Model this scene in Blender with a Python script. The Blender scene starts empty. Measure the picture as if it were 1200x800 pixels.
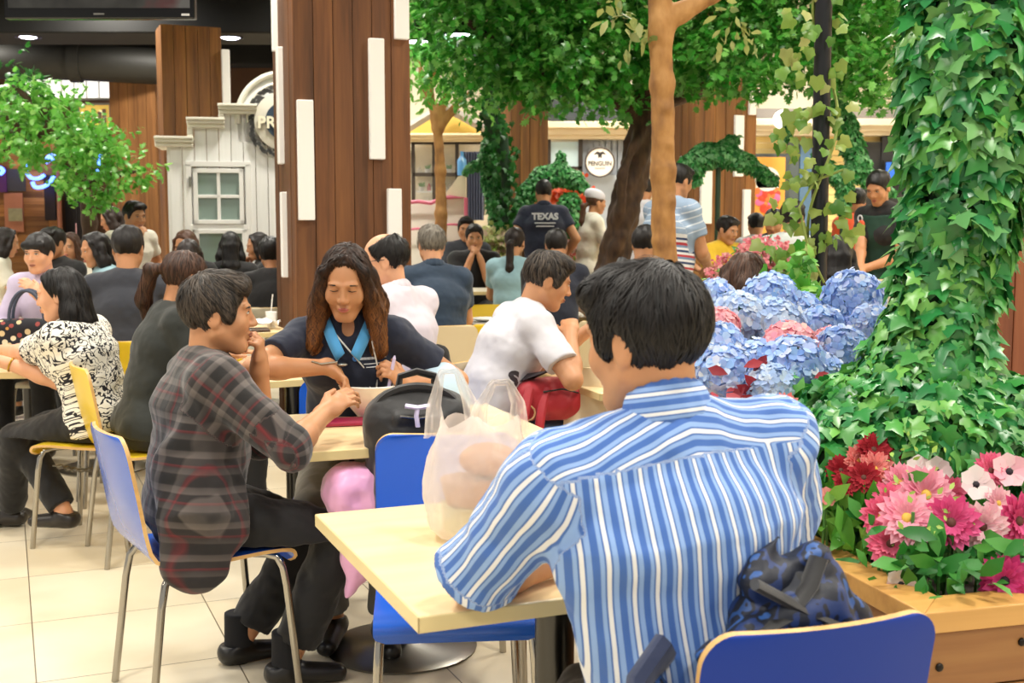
import bpy, math, random
import numpy as np
from mathutils import Vector, Matrix
from mathutils.kdtree import KDTree
random.seed(7); RNG = np.random.default_rng(11)
SC = bpy.context.scene; COL = SC.collection
PI = math.pi
F = 1400.0; PITCH = math.atan(138/1400); CZ = 1.4
cp, sp = math.cos(PITCH), math.sin(PITCH)
# ---------------------------------------------------------------- camera helpers (only used to survey positions)
def ray(px, py):
    x = (px-600)/F; y = (400-py)/F
    return Vector((x, cp+y*sp, -sp+y*cp))
def P(px, py, Y):
    d = ray(px, py); t = Y/d.y
    return Vector((d.x*t, Y, CZ+d.z*t))
def G(px, py, h):
    d = ray(px, py); t = (h-CZ)/d.z
    return Vector((d.x*t, d.y*t, h))
V3 = lambda *a: np.array(a, float)
def nrm(v):
    v = np.asarray(v, float); n = np.linalg.norm(v)
    return v/n if n > 1e-9 else v
# ---------------------------------------------------------------- noise
def _h(i, j, k, s):
    n = (i*374761393 + j*668265263 + k*2147483647 + s*1274126177) & 0xffffffff
    n = ((n ^ (n >> 13))*1274126177) & 0xffffffff
    return ((n ^ (n >> 16)) & 0xffff)/32767.5 - 1.0
def vnoise(p, s=0):
    p = np.asarray(p, float); q = np.floor(p).astype(np.int64); f = p-q; f = f*f*(3-2*f)
    r = 0
    for a in (0, 1):
        for b in (0, 1):
            for c in (0, 1):
                w = (f[:, 0] if a else 1-f[:, 0])*(f[:, 1] if b else 1-f[:, 1])*(f[:, 2] if c else 1-f[:, 2])
                r = r + w*_h(q[:, 0]+a, q[:, 1]+b, q[:, 2]+c, s)
    return r
def fbm(p, s=0, o=3):
    r = 0; a = 1.0
    for i in range(o):
        r = r + a*vnoise(np.asarray(p)*(2**i), s+i*17); a *= .5
    return r
# ---------------------------------------------------------------- materials
def lin(c):
    if isinstance(c, str):
        c = c.lstrip('#'); c = [int(c[i:i+2], 16)/255 for i in (0, 2, 4)]
    return tuple((x/12.92 if x <= .04045 else ((x+.055)/1.055)**2.4) for x in c[:3])+(1.0,)
MATS = {}
class NT:
    def __init__(s, name):
        s.m = bpy.data.materials.new(name); s.m.use_nodes = True
        s.t = s.m.node_tree; s.n = s.t.nodes; s.b = s.n['Principled BSDF']; s.o = s.n['Material Output']
    def nd(s, typ, **kw):
        x = s.n.new(typ)
        for k, v in kw.items(): setattr(x, k, v)
        return x
    def link(s, a, b): s.t.links.new(a, b)
    def val(s, sock, v): s.b.inputs[sock].default_value = v
    def math(s, op, a, b=None, c=None):
        x = s.nd('ShaderNodeMath', operation=op)
        for i, q in enumerate((a, b, c)):
            if q is None: continue
            if isinstance(q, (int, float)): x.inputs[i].default_value = q
            else: s.link(q, x.inputs[i])
        return x.outputs[0]
    def ramp(s, fac, stops, interp='LINEAR'):
        r = s.nd('ShaderNodeValToRGB'); e = r.color_ramp.elements; r.color_ramp.interpolation = interp
        while len(e) < len(stops): e.new(.5)
        for i, (p, c) in enumerate(stops): e[i].position = p; e[i].color = lin(c)
        s.link(fac, r.inputs[0]); return r.outputs[0]
    def mix(s, fac, a, b, mode='MIX'):
        x = s.nd('ShaderNodeMix', data_type='RGBA', blend_type=mode)
        for i, q in ((0, fac), (6, a), (7, b)):
            if isinstance(q, (int, float)): x.inputs[i].default_value = q
            elif isinstance(q, (str, tuple)): x.inputs[i].default_value = lin(q) if isinstance(q, str) else q
            else: s.link(q, x.inputs[i])
        return x.outputs[2]
    def noise(s, scale, detail=2, vec=None, sc=None):
        x = s.nd('ShaderNodeTexNoise'); x.inputs['Scale'].default_value = scale; x.inputs['Detail'].default_value = detail
        if vec is None: vec = s.nd('ShaderNodeTexCoord').outputs['Object']
        if sc is not None:
            mp = s.nd('ShaderNodeMapping'); mp.inputs['Scale'].default_value = sc; s.link(vec, mp.inputs[0]); vec = mp.outputs[0]
        s.link(vec, x.inputs['Vector']); return x.outputs[0]
    def bump(s, h, strength=.3, dist=.01):
        x = s.nd('ShaderNodeBump'); x.inputs['Strength'].default_value = strength; x.inputs['Distance'].default_value = dist
        s.link(h, x.inputs['Height']); s.link(x.outputs[0], s.b.inputs['Normal'])
def M(name, col='#888888', rough=.5, metal=0., var=0., vs=6., bump=0., bs=60., spec=None, emit=None, es=1., trans=0., sheen=0., coat=0., alpha=1., sss=0.):
    if name in MATS: return MATS[name]
    t = NT(name); t.val('Base Color', lin(col)); t.val('Roughness', rough); t.val('Metallic', metal)
    if var:
        a = np.array(lin(col)[:3]); n = t.noise(vs, 3)
        lo = tuple(a*(1-var))+(1,); hi = tuple(np.minimum(a*(1+var), 1))+(1,)
        t.link(t.mix(n, lo, hi), t.b.inputs['Base Color'])
    if bump: t.bump(t.noise(bs, 3), bump, .004)
    if spec is not None: t.val('Specular IOR Level', spec)
    if emit: t.val('Emission Color', lin(emit)); t.val('Emission Strength', es)
    if trans: t.val('Transmission Weight', trans)
    if sheen: t.val('Sheen Weight', sheen)
    if coat: t.val('Coat Weight', coat); t.val('Coat Roughness', .08)
    if alpha < 1: t.val('Alpha', alpha)
    if sss:
        t.val('Subsurface Weight', sss); t.val('Subsurface Radius', (.9, .35, .2)); t.val('Subsurface Scale', .006)
    MATS[name] = t.m; return t.m
def Mwood(name, c1, c2, c3=None, scale=1., rough=.5, axis='Z', island=.35, bumpy=.15):
    """wood grain running along an axis, tone differs from board to board"""
    if name in MATS: return MATS[name]
    t = NT(name); tc = t.nd('ShaderNodeTexCoord').outputs['Object']
    s = {'X': (.5, 9, 9), 'Y': (9, .5, 9), 'Z': (9, 9, .5)}[axis]; s = tuple(q*scale for q in s)
    isl = t.nd('ShaderNodeNewGeometry').outputs['Random Per Island']
    off = t.nd('ShaderNodeVectorMath', operation='ADD'); t.link(tc, off.inputs[0])
    cx = t.nd('ShaderNodeCombineXYZ'); m7 = t.math('MULTIPLY', isl, 37.); t.link(m7, cx.inputs[0]); t.link(m7, cx.inputs[2]); t.link(cx.outputs[0], off.inputs[1])
    n1 = t.noise(1.3, 5, off.outputs[0], s); n2 = t.noise(5., 4, off.outputs[0], s)
    f = t.math('ADD', t.math('MULTIPLY', n1, .65), t.math('MULTIPLY', n2, .35))
    col = t.ramp(f, [(.3, c1), (.5, c2), (.72, c3 or c2)])
    g = t.math('ADD', t.math('MULTIPLY', isl, island), 1-island/2)
    mx = t.nd('ShaderNodeVectorMath', operation='SCALE'); t.link(col, mx.inputs[0]); t.link(g, mx.inputs[3])
    t.link(mx.outputs[0], t.b.inputs['Base Color']); t.val('Roughness', rough)
    t.bump(f, bumpy, .004); MATS[name] = t.m; return t.m
def Misl(name, cols, rough=.5, trans=.25, spec=.4, var=.3, vs=30, bump=0.):
    """leaves / petals: colour differs from leaf to leaf, light shines through"""
    if name in MATS: return MATS[name]
    t = NT(name); isl = t.nd('ShaderNodeNewGeometry').outputs['Random Per Island']
    k = len(cols); col = t.ramp(isl, [(i/(k-1) if k > 1 else 0, c) for i, c in enumerate(cols)])
    t.link(col, t.b.inputs['Base Color']); t.val('Roughness', rough); t.val('Specular IOR Level', spec)
    if trans:
        tr = t.nd('ShaderNodeBsdfTranslucent'); t.link(col, tr.inputs[0]); mx = t.nd('ShaderNodeMixShader'); mx.inputs[0].default_value = trans
        t.link(t.b.outputs[0], mx.inputs[1]); t.link(tr.outputs[0], mx.inputs[2]); t.link(mx.outputs[0], t.o.inputs[0])
    MATS[name] = t.m; return t.m
# ---------------------------------------------------------------- mesh builders
def tag(o, label=None, cat=None, group=None, kind=None):
    if label: o['label'] = label
    if cat: o['category'] = cat
    if group: o['group'] = group
    if kind: o['kind'] = kind
    return o
def empty(name, label, cat, loc=(0, 0, 0), rz=0., group=None):
    o = bpy.data.objects.new(name, None); COL.objects.link(o); o.empty_display_size = .1
    o.location = loc; o.rotation_euler = (0, 0, rz); return tag(o, label, cat, group)
def np_obj(name, V, polys, mats, parent=None, smooth=True, mi=None, attr=None, loc=None):
    """polys: list of int arrays (n,k)"""
    me = bpy.data.meshes.new(name); V = np.asarray(V, np.float32)
    polys = [np.asarray(p, np.int32) for p in polys if len(p)]
    me.vertices.add(len(V)); me.vertices.foreach_set('co', V.ravel())
    nl = sum(p.size for p in polys); npoly = sum(len(p) for p in polys)
    me.loops.add(nl); me.loops.foreach_set('vertex_index', np.concatenate([p.ravel() for p in polys]))
    tot = np.concatenate([np.full(len(p), p.shape[1], np.int32) for p in polys]); st = np.concatenate([[0], np.cumsum(tot)[:-1]]).astype(np.int32)
    me.polygons.add(npoly); me.polygons.foreach_set('loop_start', st)
    try: me.polygons.foreach_set('loop_total', tot)
    except Exception: pass
    me.polygons.foreach_set('use_smooth', np.full(npoly, bool(smooth)))
    if mi is not None: me.polygons.foreach_set('material_index', np.asarray(mi, np.int32))
    for m in (mats if isinstance(mats, (list, tuple)) else [mats]): me.materials.append(m)
    if attr is not None:
        a = me.attributes.new('pat', 'FLOAT_VECTOR', 'POINT'); a.data.foreach_set('vector', np.asarray(attr, np.float32).ravel())
    me.update(calc_edges=True); me.validate()
    o = bpy.data.objects.new(name, me); COL.objects.link(o)
    if parent is not None: o.parent = parent
    if loc is not None: o.location = loc
    return o
def frame(d, up=(0, 0, 1)):
    d = nrm(d); s = np.cross(d, up)
    if np.linalg.norm(s) < 1e-4: s = np.cross(d, (0, 1, 0) if abs(d[1]) < .9 else (1, 0, 0))
    s = nrm(s); return s, np.cross(s, d), d
class MB:
    def __init__(s): s.v = []; s.f = []; s.n = 0; s.mi = []; s.c = 0
    def add(s, V, faces, mi=None):
        V = np.asarray(V, float).reshape(-1, 3); s.v.append(V)
        for f in faces: s.f.append([int(i)+s.n for i in f]); s.mi.append(s.c if mi is None else mi)
        s.n += len(V); return s
    def box(s, c, size, rz=0., R=None, mi=None):
        a = np.array(size)/2; V = np.array([[x, y, z] for x in (-1, 1) for y in (-1, 1) for z in (-1, 1)])*a
        if R is None: R = np.array(Matrix.Rotation(rz, 3, 'Z'))
        V = V @ np.array(R).T + np.array(c)
        return s.add(V, [(0, 1, 3, 2), (4, 6, 7, 5), (0, 4, 5, 1), (2, 3, 7, 6), (0, 2, 6, 4), (1, 5, 7, 3)], mi)
    def tube(s, path, r, n=10, cap=True, mi=None, closed=False, asp=1., up=(0, 0, 1)):
        p = np.array([tuple(q) for q in path], float); k = len(p); r = np.broadcast_to(np.asarray(r, float), (k,))
        V = []; pu = None
        for i in range(k):
            d = nrm(p[(i+1) % k]-p[i-1]) if closed else nrm(p[min(i+1, k-1)]-p[max(i-1, 0)])
            if pu is None: sx, u, _ = frame(d, up)
            else:
                u = nrm(pu-d*np.dot(pu, d)); sx = np.cross(d, u)
            pu = u
            a = np.arange(n)*2*PI/n
            V.append(p[i]+r[i]*(np.cos(a)[:, None]*sx*asp+np.sin(a)[:, None]*u))
        V = np.concatenate(V); fs = []
        for i in range(k if closed else k-1):
            j = (i+1) % k
            for a in range(n): fs.append((i*n+a, i*n+(a+1) % n, j*n+(a+1) % n, j*n+a))
        if cap and not closed: fs.append(tuple(range(n-1, -1, -1))); fs.append(tuple((k-1)*n+a for a in range(n)))
        return s.add(V, fs, mi)
    def lathe(s, prof, c=(0, 0, 0), n=24, R=None, mi=None):
        """prof: (radius, height) from bottom to top"""
        a = np.arange(n)*2*PI/n; V = []; fs = []
        for (r, z) in prof: V.append(np.stack([r*np.cos(a), r*np.sin(a), np.full(n, z)], 1))
        V = np.concatenate(V)
        if R is not None: V = V @ np.array(R).T
        for i in range(len(prof)-1):
            for b in range(n): fs.append((i*n+b, i*n+(b+1) % n, (i+1)*n+(b+1) % n, (i+1)*n+b))
        if prof[0][0] > 1e-6: fs.append(tuple(range(n-1, -1, -1)))
        if prof[-1][0] > 1e-6: fs.append(tuple((len(prof)-1)*n+b for b in range(n)))
        return s.add(V+np.array(c), fs, mi)
    def prism(s, poly, o, ex, ey, depth, mi=None):
        """outline poly (2-D) in the frame o, ex, ey, pushed along ex x ey by depth"""
        o, ex, ey = np.array(o, float), np.array(ex, float), np.array(ey, float); nz = np.cross(ex, ey)
        A = np.array([o+ex*x+ey*y for x, y in poly]); k = len(A)
        return s.add(np.concatenate([A, A+nz*depth]), [tuple(range(k-1, -1, -1)), tuple(range(k, 2*k))]+[(i, (i+1) % k, k+(i+1) % k, k+i) for i in range(k)], mi)
    def ball(s, c, r, n=12, m=8, R=None, mi=None):
        r = np.broadcast_to(np.asarray(r, float), (3,)); V = [[0, 0, -1]]
        for i in range(1, m):
            t = -PI/2+PI*i/m
            for j in range(n): V.append([math.cos(t)*math.cos(2*PI*j/n), math.cos(t)*math.sin(2*PI*j/n), math.sin(t)])
        V.append([0, 0, 1]); V = np.array(V)*r
        if R is not None: V = V @ np.array(R).T
        fs = [(0, 1+(j+1) % n, 1+j) for j in range(n)]
        for i in range(m-2):
            for j in range(n): fs.append((1+i*n+j, 1+i*n+(j+1) % n, 1+(i+1)*n+(j+1) % n, 1+(i+1)*n+j))
        l = len(V)-1; fs += [(l, 1+(m-2)*n+j, 1+(m-2)*n+(j+1) % n) for j in range(n)]
        return s.add(V+np.array(c), fs, mi)
    def build(s, name, mat, parent=None, smooth=False, bevel=0., loc=None, rz=0., seg=2):
        V = np.concatenate(s.v); me = bpy.data.meshes.new(name); me.from_pydata(V.tolist(), [], s.f)
        for m in (mat if isinstance(mat, (list, tuple)) else [mat]): me.materials.append(m)
        me.polygons.foreach_set('material_index', s.mi)
        if smooth: me.polygons.foreach_set('use_smooth', [True]*len(s.f))
        me.update(); o = bpy.data.objects.new(name, me); COL.objects.link(o)
        if parent is not None: o.parent = parent
        if loc is not None: o.location = loc
        if rz: o.rotation_euler = (0, 0, rz)
        if bevel:
            b = o.modifiers.new('b', 'BEVEL'); b.width = bevel; b.segments = seg; b.limit_method = 'ANGLE'; b.angle_limit = .6
        if smooth == 'auto' or (smooth and not bevel):
            try: me.set_sharp_from_angle(angle=.7)
            except Exception: pass
        return o
def dup(root, loc, rz, label=None, group=None):
    r = root.copy(); COL.objects.link(r); r.location = loc; r.rotation_euler = (0, 0, rz)
    if label: r['label'] = label
    if group: r['group'] = group
    def kids(a, b):
        for ch in list(a.children):
            c = ch.copy(); COL.objects.link(c); c.parent = b; kids(ch, c)
    kids(root, r); return r
# ---------------------------------------------------------------- signed-distance modelling
def seg(a, b, ra, rb=None, k=.02, asp=1., n=None, cuts=(), g=0):
    return dict(t='s', a=V3(*a), b=V3(*b), ra=ra, rb=ra if rb is None else rb, k=k, asp=asp, n=None if n is None else nrm(n), cuts=cuts, g=g)
def ell(c, r, k=.02, R=None, cuts=(), sub=False, g=0):
    return dict(t='e', c=V3(*c), r=V3(*r), k=k, R=None if R is None else np.array(R, float), cuts=cuts, sub=sub, g=g)
def rbox(c, half, rad, k=.01, R=None, cuts=(), sub=False, g=0):
    return dict(t='b', c=V3(*c), h=V3(*half), rad=rad, k=k, R=None if R is None else np.array(R, float), cuts=cuts, sub=sub, g=g)
def plane(p, n): return dict(t='p', p=V3(*p), n=nrm(n), k=.004)
def pev(p, x, y, z):
    """distance of primitive p at broadcastable coordinates"""
    if p['t'] == 's':
        a, b = p['a'], p['b']; ab = b-a; L2 = max(ab.dot(ab), 1e-9)
        qx, qy, qz = x-a[0], y-a[1], z-a[2]
        t = np.clip((qx*ab[0]+qy*ab[1]+qz*ab[2])/L2, 0, 1)
        qx, qy, qz = qx-t*ab[0], qy-t*ab[1], qz-t*ab[2]
        if p['asp'] != 1.:
            n = p['n']; w = (qx*n[0]+qy*n[1]+qz*n[2])*(1-1/p['asp'])
            qx, qy, qz = qx-w*n[0], qy-w*n[1], qz-w*n[2]
        d = np.sqrt(qx*qx+qy*qy+qz*qz)-(p['ra']+(p['rb']-p['ra'])*t)
    else:
        c = p['c']; qx, qy, qz = x-c[0], y-c[1], z-c[2]; R = p['R']
        if R is not None:
            qx, qy, qz = (qx*R[0][0]+qy*R[1][0]+qz*R[2][0], qx*R[0][1]+qy*R[1][1]+qz*R[2][1], qx*R[0][2]+qy*R[1][2]+qz*R[2][2])
        if p['t'] == 'e':
            r = p['r']; k0 = np.sqrt((qx/r[0])**2+(qy/r[1])**2+(qz/r[2])**2); k1 = np.sqrt((qx/r[0]**2)**2+(qy/r[1]**2)**2+(qz/r[2]**2)**2)
            d = k0*(k0-1)/np.maximum(k1, 1e-6)
        else:
            h = p['h']-p['rad']; ax, ay, az = np.abs(qx)-h[0], np.abs(qy)-h[1], np.abs(qz)-h[2]
            d = np.sqrt(np.maximum(ax, 0)**2+np.maximum(ay, 0)**2+np.maximum(az, 0)**2)+np.minimum(np.maximum(np.maximum(ax, ay), az), 0)-p['rad']
    for (cpt, cn) in p['cuts']:
        d = np.maximum(d, (x-cpt[0])*cn[0]+(y-cpt[1])*cn[1]+(z-cpt[2])*cn[2])
    return d
def pbox(p):
    if p['t'] == 's':
        r = max(p['ra'], p['rb'])*max(1., p['asp']); return np.minimum(p['a'], p['b'])-r, np.maximum(p['a'], p['b'])+r
    e = p['r'] if p['t'] == 'e' else p['h']
    if p['R'] is not None: e = np.abs(p['R']) @ e
    return p['c']-e, p['c']+e
def sdf_mesh(prims, vs):
    add = [p for p in prims if p['t'] != 'p' and not p.get('sub')]
    lo = np.min([pbox(p)[0] for p in add], 0)-4*vs; hi = np.max([pbox(p)[1] for p in add], 0)+4*vs
    N = np.ceil((hi-lo)/vs).astype(int)+1
    ax = [lo[i]+vs*np.arange(N[i]) for i in range(3)]
    A = np.full(N, 1., np.float32)
    for p in prims:
        if p['t'] == 'p':
            n = p['n']; d = ((ax[0]-p['p'][0])*n[0])[:, None, None]+((ax[1]-p['p'][1])*n[1])[None, :, None]+((ax[2]-p['p'][2])*n[2])[None, None, :]
            np.maximum(A, d, out=A); continue
        a, b = pbox(p); m = p['k']+3*vs
        i0 = np.clip(np.floor((a-m-lo)/vs).astype(int), 0, N-1); i1 = np.clip(np.ceil((b+m-lo)/vs).astype(int)+1, 1, N)
        sl = tuple(slice(i0[i], i1[i]) for i in range(3))
        if any(i1 <= i0): continue
        d = pev(p, ax[0][sl[0]][:, None, None], ax[1][sl[1]][None, :, None], ax[2][sl[2]][None, None, :])
        B = A[sl]; k = p['k']
        if p.get('sub'):
            d = -d; h = np.clip(.5-.5*(B-d)/k, 0, 1); A[sl] = B*(1-h)+d*h+k*h*(1-h)
        else:
            h = np.clip(.5+.5*(B-d)/k, 0, 1); A[sl] = B*(1-h)+d*h-k*h*(1-h)
    I = A < 0
    c = np.zeros(N-1, np.int8)
    for o in range(8):
        x, y, z = o & 1, (o >> 1) & 1, o >> 2
        c += I[x:N[0]-1+x, y:N[1]-1+y, z:N[2]-1+z]
    act = (c > 0) & (c < 8); idx = np.full(N-1, -1, np.int32); n = int(act.sum()); idx[act] = np.arange(n)
    cells = np.argwhere(act); acc = np.zeros((n, 3)); cnt = np.zeros(n)
    co = [np.array([o & 1, (o >> 1) & 1, o >> 2]) for o in range(8)]
    for i in range(8):
        for bit in (1, 2, 4):
            if i & bit: continue
            o1, o2 = co[i], co[i | bit]
            q1 = cells+o1; q2 = cells+o2
            f1 = A[q1[:, 0], q1[:, 1], q1[:, 2]]; f2 = A[q2[:, 0], q2[:, 1], q2[:, 2]]
            m = (f1 < 0) != (f2 < 0); t = f1[m]/(f1[m]-f2[m])
            acc[m] += o1+t[:, None]*(o2-o1); cnt[m] += 1
    Vv = lo+vs*(cells+acc/cnt[:, None]); Q = []
    for axi in range(3):
        u, v = [(1, 2), (2, 0), (0, 1)][axi]
        s1 = [slice(1, None)]*3; s2 = [slice(1, None)]*3
        for w in (u, v): s1[w] = s2[w] = slice(1, N[w]-1)
        s1[axi] = slice(0, N[axi]-1); s2[axi] = slice(1, N[axi])
        I1, I2 = I[tuple(s1)], I[tuple(s2)]
        for fl in (0, 1):
            L = np.argwhere(I1 & ~I2 if fl == 0 else ~I1 & I2); L[:, u] += 1; L[:, v] += 1
            du = np.zeros(3, int); du[u] = 1; dv = np.zeros(3, int); dv[v] = 1
            qs = [idx[tuple((L-du-dv).T)], idx[tuple((L-dv).T)], idx[tuple(L.T)], idx[tuple((L-du).T)]]
            q = np.stack(qs if fl == 0 else qs[::-1], 1); Q.append(q)
    return Vv, np.concatenate(Q)
def vnormals(V, Q):
    a, b, c, d = (V[Q[:, i]] for i in range(4)); n = np.cross(c-a, d-b); N = np.zeros_like(V)
    for i in range(4): np.add.at(N, Q[:, i], n)
    return N/np.maximum(np.linalg.norm(N, axis=1, keepdims=True), 1e-9)
def sdf_obj(name, prims, vs, mat, parent=None, wr=0., ws=18., loc=None, seed=0, attr=None):
    V, Q = sdf_mesh(prims, vs)
    if wr:
        N = vnormals(V, Q); V = V+N*(wr*fbm(V*ws, seed, 3))[:, None]
    return np_obj(name, V, [Q], mat, parent, True, attr=None if attr is None else attr(V), loc=loc)
# ---------------------------------------------------------------- people
def Mskin(name, c, var=.08):
    t = NT(name); a = np.array(lin(c)[:3]); n = t.noise(22., 4)
    t.link(t.mix(n, tuple(a*(1-var))+(1,), tuple(np.minimum(a*np.array([1+var, 1+var*.6, 1+var*.5]), 1))+(1,)), t.b.inputs['Base Color'])
    t.val('Roughness', .48); t.val('Subsurface Weight', .12); t.val('Subsurface Radius', (.9, .35, .2)); t.val('Subsurface Scale', .006)
    t.bump(t.noise(260., 2), .08, .002); return t.m
SK = {'fair': Mskin('skin_fair', '#d9a17c'), 'tan': Mskin('skin_tan', '#c08a62'), 'deep': Mskin('skin_deep', '#a87350')}
def Mhair(name, c1, c2, rough=.38, tip=None):
    t = NT(name); n = t.noise(1., 3, None, (70, 70, 9)); isl = t.nd('ShaderNodeNewGeometry').outputs['Random Per Island']
    f = t.math('ADD', t.math('MULTIPLY', n, .6), t.math('MULTIPLY', isl, .4))
    col = t.ramp(f, [(.3, c1), (.75, c2)])
    if tip:
        g = t.nd('ShaderNodeSeparateXYZ'); t.link(t.nd('ShaderNodeTexCoord').outputs['Object'], g.inputs[0]); mr = t.nd('ShaderNodeMapRange'); t.link(g.outputs[2], mr.inputs[0]); mr.inputs[1].default_value, mr.inputs[2].default_value = tip[1], tip[2]; mr.inputs[3].default_value, mr.inputs[4].default_value = 1, 0
        col = t.mix(mr.outputs[0], col, t.ramp(f, [(.3, tip[0][0]), (.75, tip[0][1])]))
    t.link(col, t.b.inputs['Base Color']); t.val('Roughness', rough+.10); t.val('Specular IOR Level', .35)
    t.bump(n, .35, .004); return t.m
HAIR = {'black': Mhair('hair_black', '#0b0909', '#1c1613'), 'brown': Mhair('hair_brown', '#1a0f0a', '#3f2616', .42, (('#4a2812', '#a0652f'), 1.0, 1.24)), 'soft': Mhair('hair_soft_black', '#120c0a', '#33241c'),
        'grey': Mhair('hair_grey', '#4c463f', '#8f887c', .5), 'chest': Mhair('hair_chestnut', '#2b1a12', '#5b3c2a'), 'dark': Mhair('hair_dark', '#14100d', '#54483d', .42)}
EYEW = M('eye_white', '#e8e2da', .25); IRIS = M('iris_dark', '#1a0f0a', .15); BROW = M('brow_dark', '#1d1410', .7); LASH = M('lash_dark', '#120c0a', .7)
LIP = M('lip_rose', '#a8584c', .4); LIPD = M('lip_brown', '#91543f', .45)
def ik(S, T, l1, l2, pole):
    S, T = np.array(S, float), np.array(T, float); v = T-S; D = np.linalg.norm(v); d = v/max(D, 1e-6)
    if D > (l1+l2)*.995: D = (l1+l2)*.995; T = S+d*D
    if D < abs(l1-l2)+.05: D = abs(l1-l2)+.05; T = S+d*D
    a = (l1*l1-l2*l2+D*D)/(2*D); h = math.sqrt(max(l1*l1-a*a, 0)); pv = np.array(pole, float); pv = pv-d*pv.dot(d)
    return S+d*a+nrm(pv)*h, T
def rotz(v, a):
    c, s = math.cos(a), math.sin(a); return np.array([v[0]*c-v[1]*s, v[0]*s+v[1]*c, v[2]])
def hand_prims(W, d, n, sgn, curl=.5, s=1., fat=0., thumb=.6, spread=.0):
    d = nrm(d); n = nrm(np.array(n)-d*np.dot(n, d)); sd = np.cross(d, n)*sgn
    pr = [seg(W-d*.01, W+d*.03*s, .027*s, .026*s, .015, 1.15, sd), seg(W+d*.03*s, W+d*.078*s, .0155*s+fat, .0135*s+fat, .014, 2.5, sd)]
    for i, (o, ln) in enumerate(((.029, .072), (.0095, .081), (-.010, .075), (-.028, .058))):
        b = W+d*(.082-.004*abs(i-1))*s+sd*o*s; r = (.0092 if i < 3 else .0078)*s+fat; a = curl*(.7+.12*i)
        for j, fr in enumerate((.45, .32, .26)):
            dd = d*math.cos(a)+n*math.sin(a)+sd*(spread*(1.2-i*.8)); e = b+nrm(dd)*ln*fr*s
            pr.append(seg(b, e, r, r*.9, .005)); b = e; r *= .9; a += curl*(1.0 if j == 0 else .75)
    b = W+d*.022*s+sd*.026*s; dd = nrm(d*.75+sd*.7+n*.35*thumb); e = b+dd*.042*s
    pr.append(seg(b, e, .0135*s+fat, .0105*s+fat, .010)); dd = nrm(d*.95+sd*.15+n*.5*thumb); e2 = e+dd*.031*s; pr.append(seg(e, e2, .0105*s+fat, .0085*s+fat, .005))
    return pr
def strands(V, Q, n, length, width, flow, mat, parent, name='hair', lift=.004, steps=6, wave=0., keep=None, jit=.25, seed=1, merge=None):
    """combed locks lying on a hair volume: every lock follows the surface along the flow"""
    rng = np.random.default_rng(seed); N = vnormals(V, Q); kd = KDTree(len(V))
    for i, v in enumerate(V): kd.insert(v, i)
    kd.balance(); ids = np.arange(len(V)) if keep is None else np.flatnonzero(keep(V))
    idx = rng.choice(ids, n); mb_v = []; 
    for i in idx:
        p = V[i].copy(); nn = N[i]; L = length*rng.uniform(.6, 1.15)/steps; w = width*rng.uniform(.6, 1.3); path = []; sd = rng.uniform(-jit, jit); ph = rng.uniform(0, 6.3); lf = lift*rng.uniform(.2, 1.6)
        dprev = None
        for k in range(steps+1):
            path.append((p+nn*lf*(.4+.6*k/steps), nn)); d = flow(p, nn); d = nrm(d-nn*np.dot(d, nn)); side = np.cross(nn, d)
            d = nrm(d+side*(sd+wave*math.sin(ph+k*1.3))); dprev = d
            q = p+d*L; _, j, dist = kd.find(q); pj = V[j]
            p = q-N[j]*np.dot(q-pj, N[j]) if dist < .03 else q; nn = N[j]
        mb_v.append((path, w))
    VV = []; quads = []; tris = []; b = 0
    for path, w in mb_v:
        k = len(path)
        for i, (p, nn) in enumerate(path):
            d = nrm((path[min(i+1, k-1)][0])-(path[max(i-1, 0)][0])); sx = np.cross(d, nn); ww = w*(1-(i/(k-1))**2*.85)*(.6+.4*min(i, 1))
            VV += [p-sx*ww, p+nn*ww*.55, p+sx*ww]
            if i:
                a, c = b+3*(i-1), b+3*i; quads += [(a, a+1, c+1, c), (a+1, a+2, c+2, c+1)]
        b += 3*k
    return np_obj(name, np.array(VV), [np.array(quads)], mat, parent, True)
PEOPLE = []
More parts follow.
